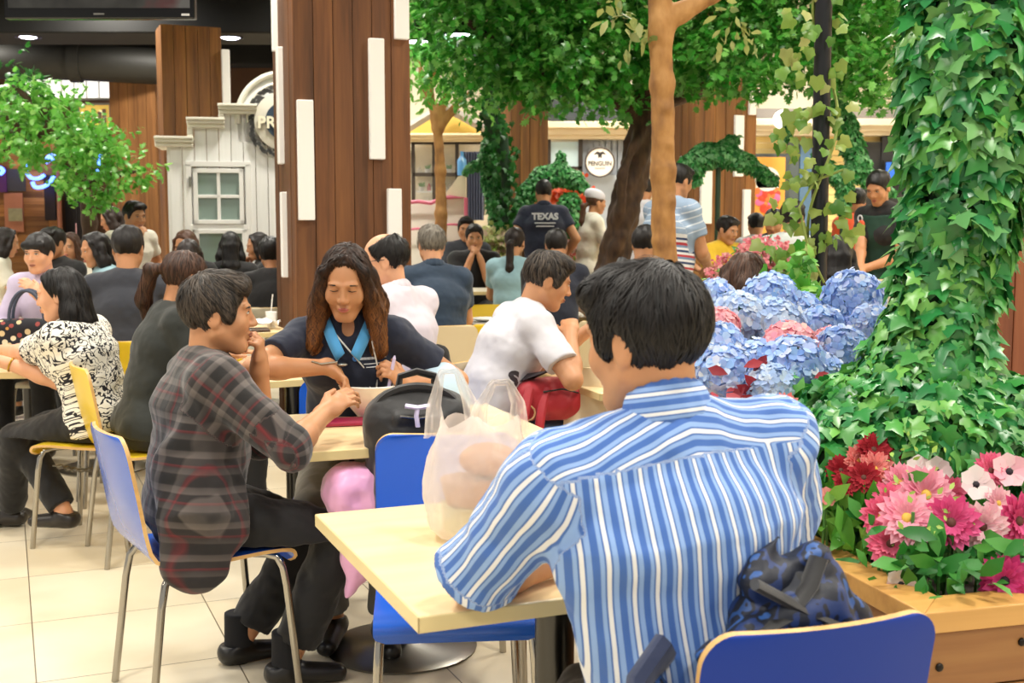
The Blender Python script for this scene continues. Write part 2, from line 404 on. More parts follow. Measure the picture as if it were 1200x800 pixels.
def person(label, head, rz, pose='sit', s=1., fem=False, skin='tan', lean=.1, side=0., twist=0., hyaw=0., hpitch=.1, hroll=0., seat=.458, R='table', L='table', poleR=None, poleL=None,
           curlR=.5, curlL=.5, dirR=None, dirL=None, palmR=None, palmL=None, feetR=None, feetL=None, top=None, legs=None, hair='short', hmat='black', face=False, vs=.009, hs=None, shoes='#15120f', socks=None,
           group=None, sw=None, wr=.005, collar=None, foot=True, adj=None, build=1., tufts=0, eyes='open', hair_kw=None, shR=(0, 0, 0), shL=(0, 0, 0), zb=0.):
    rz = math.radians(rz); hs = hs or ((.95 if not fem else .93)*min(1., s+.04)); sw = (sw or (.168 if not fem else .150))*s
    T = P(*head); T.z -= zb; yaw = math.radians(hyaw)
    H = V3(0, 0, (seat+.088*s) if pose == 'sit' else .90*s)
    d1 = nrm([math.sin(side)*.6, math.sin(lean*.75), math.cos(lean*.75)]); d2 = nrm([math.sin(side), math.sin(lean*1.2), math.cos(lean*1.2)])
    hy = rotz([0, 1, 0], yaw+twist*.5); hx = np.cross(hy, [0, 0, 1]); Rm = Matrix.Rotation(-hpitch, 3, Vector(hx)); hy = np.array(Rm @ Vector(hy)); hz = np.array(Rm @ Vector((0, 0, 1)))
    if hroll:
        Rm = Matrix.Rotation(hroll, 3, Vector(hy)); hx = np.array(Rm @ Vector(hx)); hz = np.array(Rm @ Vector(hz))
    Ls = .50*s
    for it in range(4):
        W = H+d1*.36*Ls; N = W+d2*.64*Ls; nd = nrm(d2*.55+hz*.35+V3(0, .12, .2)); NT_ = N+nd*.088*s; hc = NT_+hz*.05*hs+hy*.022*hs
        topz = (hc+hz*.126*hs)[2]
        if head is not None: Ls = min(max(Ls+(T.z-topz)/d1[2], .36*s), .62*s)
    C = W+d2*.33*Ls
    hxy = rotz(hc+hz*.1*hs, rz); loc = V3(T.x-hxy[0], T.y-hxy[1], zb)
    if adj is not None: loc = V3(adj[0], adj[1], zb)
    def w2l(p): return rotz(V3(*p)-loc, -rz)
    def wd(v): return rotz(V3(*v), -rz)
    sx = V3(1, 0, 0); ss = rotz(sx, twist); ss = nrm(ss-d2*ss.dot(d2)); fw = np.cross([0, 0, 1], ss)
    SR = W+d2*.52*Ls+ss*sw+V3(*shR); SL = W+d2*.52*Ls-ss*sw+V3(*shL)
    pre = {'table': (.14, .40, .805), 'face': (.05, .17, None), 'lap': (.12, .30, seat+.19), 'down': (.26, .04, .78*s), 'front': (.08, .33, .98), 'hip': (.20, .12, .98*s), 'phone': (.08, .28, 1.15)}
    def tgt(q, sg):
        if isinstance(q, str):
            x, y, z = pre[q]
            if q == 'face': m = hc+hy*.115*hs-hz*.185*hs; return m+hx*.045*sg+hy*.02
            if q in ('front', 'phone') and pose == 'stand': z = z+.12
            return V3(sg*x, y+W[1]*.5, z)
        return w2l(q)
    l1, l2 = .285*s, .25*s
    ER, WR = ik(SR, tgt(R, 1), l1, l2, wd(poleR) if poleR is not None else (.55, -.25, -1)); EL, WL = ik(SL, tgt(L, -1), l1, l2, wd(poleL) if poleL is not None else (-.55, -.25, -1))
    hipR, hipL = H+V3(.088*s, 0, 0), H-V3(.088*s, 0, 0)
    if pose == 'sit':
        fr = w2l(feetR) if feetR is not None else V3(.12, .42*s, .085); fl = w2l(feetL) if feetL is not None else V3(-.12, .40*s, .085)
    else:
        fr = w2l(feetR) if feetR is not None else V3(.10, .03, .085); fl = w2l(feetL) if feetL is not None else V3(-.10, -.02, .085)
    KR, AR = ik(hipR, fr, .425*s, .41*s, (.1, 1, .35)); KL, AL = ik(hipL, fl, .425*s, .41*s, (-.1, 1, .35))
    bw = build
    seatcut = [(V3(0, 0, seat+.004), V3(0, 0, -1))] if pose == 'sit' else []
    def torso(o, hem=None):
        b = bw; c = list(seatcut); pr = []
        hem_c = [] if hem is None else [(H+d1*hem, -d1)]
        ch = .112 if not fem else .098; be = .108 if not fem else .092
        pr.append(seg(H-sx*.07*s-V3(0, .01, 0), H+sx*.07*s-V3(0, .01, 0), (.100 if not fem else .106)*s+o, k=.03, cuts=c+hem_c))
        pr.append(seg(H+d1*.04, W, be*s*b+o, be*s*b*.98+o, .04, 1.28, sx, cuts=c+hem_c))
        pr.append(seg(W, C, be*s*b+o, ch*s*b+o, .04, 1.33, ss, cuts=hem_c))
        pr.append(seg(C, N-d2*.07*s, ch*s*b+o, .074*s+o, .04, 1.5, ss))
        for S in (SR, SL): pr.append(seg(N-d2*.035*s, S-d2*.0, .050*s+o, (.056 if not fem else .050)*s+o, .035))
        if fem:
            for q in (-1, 1): pr.append(ell(C+fw*.085*s+ss*.07*q-d2*.015, (.058+o, .05+o, .056+o), .04))
        return pr
    a_r = (.050, .041, .039, .026) if not fem else (.043, .035, .034, .023); a_r = [q*s*(.6+.4*bw) for q in a_r]
    if fem: a_r = [q*1.04 for q in a_r]
    body = torso(0.)
    body += [seg(N-nd*.04, NT_+hz*.02-hy*.010, (.054 if not fem else .045)*s, (.050 if not fem else .042)*s, .014)]
    hd = []
    for sg, S, E, Wp, curl, dr, pm in ((1, SR, ER, WR, curlR, dirR, palmR), (-1, SL, EL, WL, curlL, dirL, palmL)):
        body += [seg(S, E, a_r[0], a_r[1], .025), seg(E, E+(Wp-E)*.35, a_r[1]*.98, a_r[2]*1.05, .012), seg(E+(Wp-E)*.3, Wp, a_r[2]*1.06, a_r[3], .012, 1.0)]
        d = nrm(Wp-E) if dr is None else nrm(wd(dr)); pmn = wd(pm) if pm is not None else (V3(0, .2, -1) if abs(d[2]) < .75 else V3(-sg*.9, -.3, 0))
        body += hand_prims(Wp, d, pmn, sg, curl, (.96 if not fem else .88)*s*min(1, s+.05), .0 if vs < .006 else .0012)
    for sg, hp, K, A in ((1, hipR, KR, AR), (-1, hipL, KL, AL)):
        c = seatcut if pose == 'sit' else []
        body += [seg(hp, K, .082*s, .056*s, .03, cuts=c), seg(K, A, .055*s, .036*s, .02)]
        fd = nrm(np.array([A[0]-K[0], A[1]-K[1], 0])*(.15)+V3(sg*.12, 1, 0)*.3)
        hd.append((A, fd))
        if foot: body += [seg(A+V3(0, 0, -.035), A+V3(0, 0, -.05)+fd*.145*s, .034*s, .022*s, .02, 1.25, np.cross(fd, [0, 0, 1]))]
    RH = np.stack([hx, hy, hz], 1)
    def h(x, y, z): return hc+hs*(x*hx+y*hy+z*hz)
    def he(c, r, k=.012, sub=False, cuts=()): return ell(h(*c), np.array(r)*hs, k*hs, RH, [(h(*a), RH @ nrm(b)) for a, b in cuts], sub)
    def hg(a, b, ra, rb=None, k=.012, asp=1., n=None): return seg(h(*a), h(*b), ra*hs, (ra if rb is None else rb)*hs, k*hs, asp, None if n is None else RH @ V3(*n))
    jw = 1. if not fem else .9; jr = .019 if not fem else .015; nz = 0. if not fem else -.004
    body += [he((0, -.012, .035), (.076, .097, .088), .02), he((0, .026, -.022), (.063*jw+.003, .066, .088), .03), hg((-.011*jw, .064, -.098), (.011*jw, .064, -.098), .020*jw, k=.025)]
    for q in (-1, 1):
        body += [hg((q*.055*jw, .0, -.052), (q*.018, .056, -.096), jr, jr*.9, .03), he((q*.040, .066, -.025), (.022, .018, .022), .03), he((q*.031, .096, .012), (.019, .014, .011), .014, True),
                 he((q*.031, .079, .009), (.0145, .0135, .0125), .006), hg((q*.046, .083, .029), (q*.012, .091, .026), .0065, .006, .012)]
        ec = (q*.077, -.010, -.008); body += [he(ec, (.008, .021, .032), .008), he((q*.086, -.006, -.006), (.005, .011, .018), .006, True)]
    body += [hg((0, .089, .018), (0, .109+nz, -.024), .0065, .0095, .012), he((0, .106+nz, -.028), (.011, .010, .008), .010), he((.011, .099, -.030), (.008, .009, .007), .008), he((-.011, .099, -.030), (.008, .009, .007), .008),
             he((0, .088, -.056), (.023, .011, .0075), .008), he((0, .087, -.067), (.020, .011, .0075), .008)]
    if eyes == 'closed':
        pass
    o = sdf_obj('person', body, vs, SK[skin], None, 0, loc=None)
    o.location = loc; o.rotation_euler = (0, 0, rz); tag(o, label, 'person', group)
    ctx = dict(o=o, H=H, W=W, C=C, N=N, NT=NT_, hc=hc, h=h, he=he, hg=hg, RH=RH, SR=SR, SL=SL, ER=ER, EL=EL, WR=WR, WL=WL, KR=KR, KL=KL, AR=AR, AL=AL, d1=d1, d2=d2, ss=ss, fw=fw, rz=rz, loc=loc, hs=hs, s=s, hz=hz, hy=hy, hx=hx, vs=vs, l2w=lambda p: rotz(p, rz)+loc, w2l=w2l, torso=torso, a_r=a_r, seat=seat)
    PEOPLE.append(ctx)
    # ---- clothes
    if top:
        ctx['top'] = wear_top(ctx, top, wr)
    if legs:
        off = legs.get('loose', .013); pr = []
        wc = [(H+d1*legs.get('waist', .10), d1)]
        pr.append(seg(H-sx*.07*s-V3(0, .01, 0), H+sx*.07*s-V3(0, .01, 0), .106*s+off*.6, k=.03, cuts=seatcut)); pr.append(seg(H+d1*.02, H+d1*.14, .106*s*bw+off*.5, k=.03, asp=1.28, n=sx, cuts=wc+seatcut))
        for hp, K, A in ((hipR, KR, AR), (hipL, KL, AL)):
            fr_ = legs.get('len', .9); e = K+(A-K)*fr_; ct = [(e, nrm(A-K))]
            pr += [seg(hp, K, .084*s+off, .060*s+off, .03, cuts=seatcut), seg(K, e, .058*s+off, .040*s+off*1.3, .02, cuts=ct)]
        sdf_obj(legs.get('name', 'trousers'), pr, max(vs, .006), legs['mat'], o, wr*.8, 14., seed=5)
    if foot and shoes:
        for (A, fd) in hd:
            b = V3(A[0], A[1], 0); sdz = np.cross(fd, [0, 0, 1]); pr = [seg(A+V3(0, 0, -.03)-fd*.03, A+V3(0, 0, -.048)+fd*.155*s, .040*s, .028*s, .02, 1.2, sdz), seg(A+V3(0, 0, -.02), A+V3(0, 0, -.01), .043*s, k=.02),
                  plane(b+V3(0, 0, .003+max(0, A[2]-.09)), (0, 0, -1)), plane(A+V3(0, 0, .004), nrm(V3(0, 0, 1)-fd*.15))]
            sdf_obj('shoe', pr, max(vs, .006), M('leather'+shoes, shoes, .35), o)
            if socks: sdf_obj('sock', [seg(A+V3(0, 0, -.03), A+V3(0, 0, .10), .046*s, .044*s), plane(A+V3(0, 0, .1), (0, 0, 1))], .006, M('sock'+socks, socks, .9), o)
    # ---- hair
    if hair: make_hair(ctx, hair, HAIR[hmat], tufts, hair_kw or {})
    if face: make_face(ctx, eyes, fem)
    return ctx
def wear_top(c, t, wr=.005):
    """shirt: torso and sleeves; 'pat' carries cloth coordinates so that stripes and checks follow back and arms"""
    off = t.get('loose', .014); hem = t.get('hem', -.02); pr = c['torso'](off, hem); sl = t.get('sleeve', .55); s = c['s']; arms = []
    slo = t.get('sloose', .012)
    for S, E, Wp in ((c['SR'], c['ER'], c['WR']), (c['SL'], c['EL'], c['WL'])):
        if sl <= 0: continue
        f = min(sl, 1.); e = S+(E-S)*f; cut = [(e, nrm(E-S))] if sl < 1 else []
        pr.append(seg(S, e, c['a_r'][0]+off, (c['a_r'][0]*(1-f)+c['a_r'][1]*f)+slo, .025, cuts=cut)); arms.append((S, E))
        if sl > 1:
            f2 = min(sl-1, 1.); e2 = E+(Wp-E)*f2; pr.append(seg(E, e2, c['a_r'][1]+slo, c['a_r'][2]*(1-f2)+c['a_r'][3]*f2+slo, .02, cuts=[(e2, nrm(Wp-E))])); arms.append((E, Wp))
    if t.get('vneck'): pr.append(ell(c['N']+c['fw']*.095+c['d2']*.0, (.048, .06, .125), .01, np.stack([c['ss'], c['fw'], c['d2']], 1), sub=True))
    for x in t.get('extra', lambda c: [])(c): pr.append(x)
    d2, ss, fw, C, N = c['d2'], c['ss'], c['fw'], c['C'], c['N']
    yoke = t.get('yoke', None)
    def attr(V):
        q = V-C; th = np.arctan2(q @ ss, np.abs(q @ fw)+.0); u = th*.16; u = (q @ ss)*(.75)+u*.25; v = q @ d2; A = np.stack([u, v, np.zeros(len(V))], 1)
        if yoke is not None:
            m = (v > yoke(q @ ss)) if callable(yoke) else (v > yoke); A[m] = np.stack([np.arctan2(v-.02, .02-(q @ fw))*.15+np.abs(q @ ss)*.12, q @ ss, np.full(len(V), 1.)], 1)[m]
        best = np.full(len(V), 1e9)
        for p in pr[:8]:
            if p['t'] == 's': best = np.minimum(best, pev(p, V[:, 0], V[:, 1], V[:, 2]))
        for (a, b) in arms:
            ax = nrm(b-a); f1 = nrm(np.cross(ax, fw if abs(ax @ fw) < .8 else d2)); f2 = np.cross(ax, f1); qq = V-a; tt = qq @ ax; LL = np.linalg.norm(b-a)
            dd = np.sqrt(np.maximum((qq*qq).sum(1)-tt*tt, 0))-(c['a_r'][0]+.004); beyond = ((V-a) @ ss)*np.sign((a-C) @ ss) > -.012; dd = np.where((tt > -.05) & (tt < LL+.06) & ((dd < best-.004) | (beyond & (tt < LL*.9) & (dd < .06))), dd, 1e9); m = (dd < 1e8) & ((dd < best) | (beyond & (best > -1)))
            ang = np.arctan2(qq @ f2, qq @ f1)*.058
            A[m] = np.stack([ang, tt, np.full(len(V), 2.)], 1)[m]; best = np.where(m, dd, best)
        return A
    o = sdf_obj(t.get('name', 'shirt'), pr, c['vs'], t['mat'], c['o'], wr, t.get('ws', 13.), seed=3, attr=attr)
    if t.get('collar'):
        cm = t['collar']; k = []; nn = c['N']; ax = nrm(c['NT']-nn); f = nrm(c['fw']-ax*(c['fw'] @ ax)); r0 = c.get('cr', .066)*s; sd = np.cross(f, ax)
        for i in range(15):
            a = math.radians(-150+300*i/14); p = nn+ax*t.get('chigh', .010)-f*.002+(-f*math.cos(a)+sd*math.sin(a))*r0*(1.0)+ax*(.012*math.cos(a))-ax*(.05*max(0, -math.cos(a)))
            if i: k.append(seg(q, p, t.get('cthick', .010), t.get('cthick', .010), .004, t.get('casp', 2.4), nrm(ax*.9-(-f*math.cos(a)+sd*math.sin(a))*.3)))
            q = p
        sdf_obj('collar', k, min(c['vs'], .005), cm, c['o'], attr=lambda V: np.stack([((V-nn) @ ax)*1.0, ((V-nn) @ sd), np.full(len(V), 1.)], 1))
    return o
def make_hair(c, style, mat, tufts, kw):
    he, hg, h, hs, RH = c['he'], c['hg'], c['h'], c['hs'], c['RH']; o = c['o']; pr = []; z = V3(0, 0, 1)
    vol = kw.get('vol', 1.)
    fr = kw.get('front', [((0, .083, .074), (0, .85, -.53))])
    cap = lambda r=1., low=kw.get('low', -.06), f=None: he((0, -.014, .038), (.0835*r*vol, .106*r*vol, .0945*r*vol), .01, False, (fr if f is None else f)+[((0, -.05, low), (0, .35, -1))])
    ears = [he((q*.086, -.002, -.014), (.020, .024, .038), .008, True) for q in (-1, 1)]
    def hang(p, q): return seg(p, q[0], q[1], q[2], .02*hs, 1.)
    if style == 'short':
        pr = [cap(1.02), he((0, .035, .098), (.062, .055, .030), .02, False, [((0, .098, .08), (0, .8, -.6))]), hg((-.05, .066, .088), (.05, .07, .086), .020, .016, .015)]+[he((q*.066, .028, .015), (.014, .018, .035), .012) for q in (-1, 1)]+ears
    elif style == 'bald':
        pr = [cap(1.0, f=[((0, .055, .06), (0, .85, -.53))]), he((0, .035, .115), (.066, .095, .062), .01, True)]+ears
    elif style in ('long', 'wavy'):
        dr = kw.get('drop', .30); w = kw.get('w', 1.)
        fr = kw.get('front', [((0, .071, .097), (0, .85, -.53))]); pr = [cap(kw.get('cap', 1.01), -.09)]
        for q in (-1, 1):
            cb = kw.get('cb', 0.); a = h(q*.078, -.015-cb, .02); b = h(q*.088*w, -.02-cb, -.085); e = b-z*(dr-.12)+c['RH'] @ V3(q*.012*w, -.012, 0)
            if kw.get('front_side', 1): e = e+c['RH'] @ V3(0, .02, 0)
            pr += [seg(a, b, .026*hs, .034*hs, .02), seg(b, e, .034*hs, .024*hs, .03)]
            if kw.get('strand', 1): pr += [seg(h(q*.012, .054, .114), h(q*.068, .054, .062), .008*hs, .011*hs, .012), seg(h(q*.068, .054, .062), h(q*.084, .034, -.03), .012*hs, .02*hs, .015), seg(h(q*.083, .038, -.03), h(q*.090*w, .022, -.10), .02*hs, .026*hs, .02)]
            if kw.get('front_side', 1): e2 = h(q*.090*w, .022, -.10)-z*(dr-.16)+c['RH'] @ V3(q*.02, .012, 0); pr += [seg(h(q*.090*w, .022, -.10), e2, .026*hs, .016*hs, .02)]
        a = h(0, -.098, .0); b = a-z*dr*.5-c['RH'] @ V3(0, .02, 0); e = a-z*(dr-.02)-c['RH'] @ V3(0, .012, 0)
        pr += [seg(a, b, .034*hs, .036*hs, .03, 2.0*w, RH[:, 0]), seg(b, e, .036*hs, .022*hs, .03, 2.0*w, RH[:, 0])]
    elif style == 'pony':
        pr = [cap(1.0, -.05)]+ears; dr = kw.get('drop', .25); a = h(0, -.105, kw.get('tz', .03)); b = h(kw.get('tx', 0), -.150, kw.get('tz', .03)-.02); e = b-z*dr*.55+RH @ V3(kw.get('tx', 0)*1.2, -.01, 0); g = b-z*dr+RH @ V3(kw.get('tx', 0)*1.5, .015, 0)
        pr += [seg(a, b, .020, .026, .015), seg(b, e, .028, .030, .02), seg(e, g, .030, .010, .02)]
    elif style == 'bun':
        pr = [cap(1.0, -.05), he((0, -.105, .055), (.045, .038, .042), .012)]+ears
    elif style == 'bowl':
        pr = [cap(1.06, -.075, [((0, .095, .045), (0, .75, -.66))]), hg((-.055, .070, .062), (.055, .070, .062), .022, k=.02)]+ears
    elif style == 'updo':
        pr = [cap(1.03, -.05), he((0, -.08, .05), (.06, .06, .055), .02)]+ears
    pr += kw.get('extra', lambda c: [])(c)
    vs = min(c['vs'], .008)
    V, Q = sdf_mesh(pr, vs); N = vnormals(V, Q); V = V+N*(.0035*fbm(V*np.array([45, 45, 18.]), 9, 2))[:, None]
    obj = np_obj('hair', V, [Q], mat, o)
    if tufts:
        whorl = h(*kw.get('whorl', (.012, -.055, .125))); up = RH[:, 2]; fwd = RH[:, 1]
        if style in ('long', 'wavy', 'pony'):
            part = h(*kw.get('part', (0.0, .03, .13)))
            def flow(p, n):
                r = p-part; r = r-fwd*(r @ fwd)*.75; r = nrm(r); hgt = np.dot(p-c['hc'], up)
                return r*max(0., min(1., hgt/.09))*.9+np.array([0, 0, -1.])
        else:
            bi = kw.get('comb', (0, .15, -.55)); bv = RH @ V3(*bi)
            def flow(p, n): return nrm(p-whorl)*.9+bv
        strands(V, Q, tufts, kw.get('tl', .06), kw.get('tw', .0022), flow, mat, obj, 'hair_lock', kw.get('lift', .005), kw.get('steps', 5), kw.get('wave', 0.), jit=kw.get('jit', .3), seed=4)
    return obj
def make_face(c, eyes, fem):
    h, hs, RH, o = c['h'], c['hs'], c['RH'], c['o']; near = c['vs'] < .0065
    for q in (-1, 1):
        if eyes == 'open':
            e = MB(); e.ball(h(q*.031, .0885, .0085), np.array([.0130, .0050, .0043])*hs, 14, 8, RH).build('eye', EYEW, o, True)
            e = MB(); e.ball(h(q*.031, .0912, .0085), np.array([.0056, .0030, .0042])*hs, 12, 8, RH).build('iris', IRIS, o, True)
        z0 = .012 if eyes == 'open' else .003
        m = MB(); m.tube([h(q*(.031+x), .0930-abs(x)*.28, z0+.0015-x*x*(18 if eyes == 'open' else -10)) for x in (-.014, -.009, -.004, 0, .004, .009, .014)], np.array([.0008, .0012, .0014, .0015, .0014, .0012, .0008])*hs*(1 if near else 1.7), 6).build('eyelashes', LASH, o, True)
        m = MB(); m.tube([h(q*(.031+x), .0945-abs(x)*.30-max(0, x)*.2, .0265-x*x*9+(.0008 if fem else 0)) for x in (-.018, -.010, 0, .010, .019)], np.array([.0018, .0026, .0026, .002, .001])*hs*(1.0 if fem else 1.25), 6).build('eyebrow', BROW, o, True)
    lm = LIP if fem else LIPD; lw, lr = (.88, 1.0) if fem else (1., .9)
    m = MB()
    m.tube([h(x*lw, .0984-x*x*13, -.0570-(.0012 if abs(x) < .002 else 0)-x*x*6) for x in (-.022, -.013, -.005, 0, .005, .013, .022)], np.array([.001, .0034, .0046, .0042, .0046, .0034, .001])*hs*lr, 8)
    m.tube([h(x*lw, .0974-x*x*13, -.0655+x*x*8) for x in (-.020, -.011, 0, .011, .020)], np.array([.001, .0045, .0056, .0045, .001])*hs*lr, 8).build('lips', lm, o, True)
def glasses(c):
    h, hs = c['h'], c['hs']; m = MB()
    for q in (-1, 1):
        m.tube([h(q*.032+.023*math.cos(a), .105, .006+.017*math.sin(a)) for a in np.linspace(0, 2*PI, 17)[:-1]], .0017, 6, closed=True)
        m.tube([h(q*.055, .104, .010), h(q*.078, .06, .010), h(q*.082, -.01, .008)], .0017, 6)
    m.tube([h(-.009, .106, .008), h(.009, .106, .008)], .0016, 6); m.build('spectacles', M('specs_frame', '#221a16', .3), c['o'], True)
# ---------------------------------------------------------------- setting
TH = math.radians(23.); U = V3(math.cos(TH), math.sin(TH), 0); Vv_ = V3(-math.sin(TH), math.cos(TH), 0)
def Mfloor():
    t = NT('floor_tile'); mp = t.nd('ShaderNodeMapping'); mp.inputs['Rotation'].default_value = (0, 0, -TH); t.link(t.nd('ShaderNodeTexCoord').outputs['Object'], mp.inputs[0])
    sx = t.nd('ShaderNodeSeparateXYZ'); t.link(mp.outputs[0], sx.inputs[0]); ed = None; ids = []
    for i, of in ((0, .042), (1, .23)):
        q = t.math('DIVIDE', t.math('SUBTRACT', sx.outputs[i], of), .6); fr = t.math('FRACT', q); ids.append(t.math('FLOOR', q))
        e = t.math('LESS_THAN', t.math('ABSOLUTE', t.math('SUBTRACT', fr, .5)), .4965); ed = e if ed is None else t.math('MULTIPLY', ed, e)
    cx = t.nd('ShaderNodeCombineXYZ'); t.link(ids[0], cx.inputs[0]); t.link(ids[1], cx.inputs[1]); wn = t.nd('ShaderNodeTexWhiteNoise'); t.link(cx.outputs[0], wn.inputs[0])
    n = t.noise(2.2, 5); f = t.math('ADD', t.math('MULTIPLY', n, .75), t.math('MULTIPLY', wn.outputs[0], .25))
    base = t.ramp(f, [(.3, '#cfc0a2'), (.5, '#d8cbb0'), (.7, '#e0d5bd')]); t.link(t.mix(ed, '#6b5f4d', base), t.b.inputs['Base Color'])
    t.val('Roughness', .32); return t.m
b = MB(); b.box((0, 12, -.05), (30, 32, .1)); tag(b.build('floor', Mfloor()), kind='structure')
b = MB(); b.box((-5.6, 12, 4.45), (18.8, 32, .1)); tag(b.build('ceiling', M('ceil_black', '#070706', .9)), kind='structure')
b = MB(); b.box((9.4, 12, 4.45), (11.2, 32, .1)); tag(b.build('ceiling_right', M('ceil_white', '#cfcac0', .8)), kind='structure')
CREAM = M('cream_paint', '#e6dcc4', .6); WHITE = M('white_paint', '#e4e3df', .5, var=.04); BLK = M('black_matte', '#0d0c0c', .5); STEEL = M('brushed_steel', '#9a978f', .3, 1.); CHROME = M('chrome', '#c9c6c0', .12, 1.)
WOODP = Mwood('pillar_wood', '#43270f', '#6b4222', '#85562d', 1., .55, 'Z', .5, .4)
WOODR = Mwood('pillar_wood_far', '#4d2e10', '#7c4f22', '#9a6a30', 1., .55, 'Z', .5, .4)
# back walls
b = MB(); b.box((2.9, 17.6, 2.2), (12.6, .2, 4.4)); tag(b.build('wall_back', CREAM), kind='structure')
b = MB(); b.box((-9.2, 21.1, 2.2), (11.6, .2, 4.4)); tag(b.build('wall_rear', M('rear_wall_brown', '#6d4a30', .6, var=.2, vs=1.5)), kind='structure')
b = MB(); b.box((9.3, 9, 2.2), (.2, 17.3, 4.4)); tag(b.build('wall_right', CREAM), kind='structure')
# ceiling beams and ducts, dark
DK = M('beam_dark', '#0c0c0b', .8); DK2 = M('duct_grey', '#23221e', .6)
for i, (x0, x1, y0, y1, z0, z1) in enumerate(((-9.5, -1.9, 13.9, 14.8, 3.56, 4.4), (-12, -2.2, 18.2, 18.7, 3.78, 4.4), (-11, -3.6, 10.8, 11.3, 3.72, 4.4))):
    b = MB(); b.box(((x0+x1)/2, (y0+y1)/2, (z0+z1)/2), (x1-x0, y1-y0, z1-z0)); tag(b.build('trim_%d' % (i+1), DK, bevel=.02), kind='structure')
m = MB(); m.tube([(-9.5, 16.6, 3.66), (-6.0, 16.8, 3.62), (-4.4, 17.4, 3.6)], .25, 20); m.tube([(-6.1, 16.79, 3.62), (-5.95, 16.81, 3.62)], .28, 20)
tag(m.build('ventilation_duct', DK2, smooth=True), 'dark grey round ventilation duct under the black ceiling at upper left', 'duct')
def pillar(label, px0, px1, Y, w2, ztop, wood, strips=(), side=(), zb=0., th=TH):
    """wood clad pillar; strips given as pixel rectangles on the front (or left side) face"""
    u = V3(math.cos(th), math.sin(th), 0); v = V3(-math.sin(th), math.cos(th), 0)
    c0 = P(px0, 262, Y); k = (px1-600)/F*.9952; k = (P(px1, 262, 1.)).x
    w = (k*Y-c0.x)/(u[0]-k*u[1]); o = V3(c0.x, c0.y, 0)
    e = empty('wood_clad_pillar', label, 'pillar', (c0.x, c0.y, 0), th)
    m = MB(); rr = random.Random(int(Y*10)); m.box((w/2, w2/2, ztop/2), (w-.06, w2-.06, ztop)); m.build('core', BLK, e)
    m = MB(); npk = max(3, round(w/.118)); pw = w/npk
    for i in range(npk): m.box((pw*(i+.5), .015, ztop/2), (pw-.004, .03+rr.uniform(0, .008), ztop)); m.box((pw*(i+.5), w2-.015, ztop/2), (pw-.004, .03, ztop))
    nq = max(3, round(w2/.118)); qw = w2/nq
    for i in range(nq): m.box((.015, qw*(i+.5), ztop/2), (.03+rr.uniform(0, .008), qw-.004, ztop)); m.box((w-.015, qw*(i+.5), ztop/2), (.03, qw-.004, ztop))
    m.build('cladding', wood, e, bevel=.002)
    def hit(px, py, n, off):
        d = np.array(ray(px, py)); q = o-V3(0, 0, CZ)+off; q = V3(q[0], q[1], 0); t = (q @ n)/(d @ n); return d*t+V3(0, 0, CZ)-o
    lm = M('lit_strip', '#e9e6de', .35, emit='#f3efe6', es=.30)
    for (x0, y0, x1, y1) in strips:
        a = hit(x0, y0, -v, 0); c = hit(x1, y1, -v, 0); m = MB(); z1, z0 = min(a[2], ztop-.01), max(c[2], .02); m.box(((a@u+c@u)/2, -.012, (z0+z1)/2), (abs(c@u-a@u), .05, z1-z0)); m.build('light_strip', lm, e, bevel=.006)
    for (x0, y0, x1, y1) in side:
        a = hit(x0, y0, -u, 0); c = hit(x1, y1, -u, 0); m = MB(); z1, z0 = min(a[2], ztop-.01), max(c[2], .02); m.box((-.012, (a@v+c@v)/2, (z0+z1)/2), (.05, max(abs(c@v-a@v), .03), z1-z0)); m.build('light_strip', lm, e, bevel=.006)
    return e
pillar('big dark wood pillar with white light strips in the middle of the hall', 347, 482, 7.6, .6, 4.39, WOODP, [(347, 117, 368, 258), (431, 45, 450, 187), (461, -40, 478, 47), (453, 221, 470, 330)], [(329, 56, 334, 192), (334, 225, 338, 325), (323, -30, 326, 60)])
pillar('wood pillar rising behind the white stepped kiosk', 195, 264, 13.2, .5, 3.55, WOODR, [(259, 58, 270, 130), (245, 139, 254, 152)])
pillar('far wood pillar at left between tree and white kiosk', 133, 186, 17.2, .5, 3.7, Mwood('pillar_wood_brown', '#5a3818', '#80542a', '#97693a', 1., .55, 'Z', .5, .4), th=0.)
pillar('wood pillar behind the man in the lettered navy polo', 599, 642, 13., .55, 4.39, WOODR)
pillar('wood pillar with white strips behind the leafy dolphin', 812, 884, 12.4, .6, 4.39, WOODR, [(860, 135, 869, 207), (820, 200, 832, 262), (870, 222, 877, 280), (877, 105, 884, 135)])
# red plank pillar at the right edge
e = empty('plank_partition', 'reddish brown plank partition behind the ivy column at right edge', 'partition', tuple(P(1180, 262, 5.4)*V3(1, 1, 0)) if False else (P(1180, 262, 5.4).x, 5.4, 0), math.radians(8))
m = MB()
for i in range(6): m.box((-.2+.17*i, .03, 1.0), (.166, .05, 1.42*1.0+.55))
m.build('planks', Mwood('red_plank', '#5a2c17', '#753f24', '#85502f', 1., .5, 'Z', .25, .3), e, bevel=.004)
m = MB(); m.box((.22, .09, .98), (1.0, .06, 1.9)); m.build('back_frame', BLK, e)
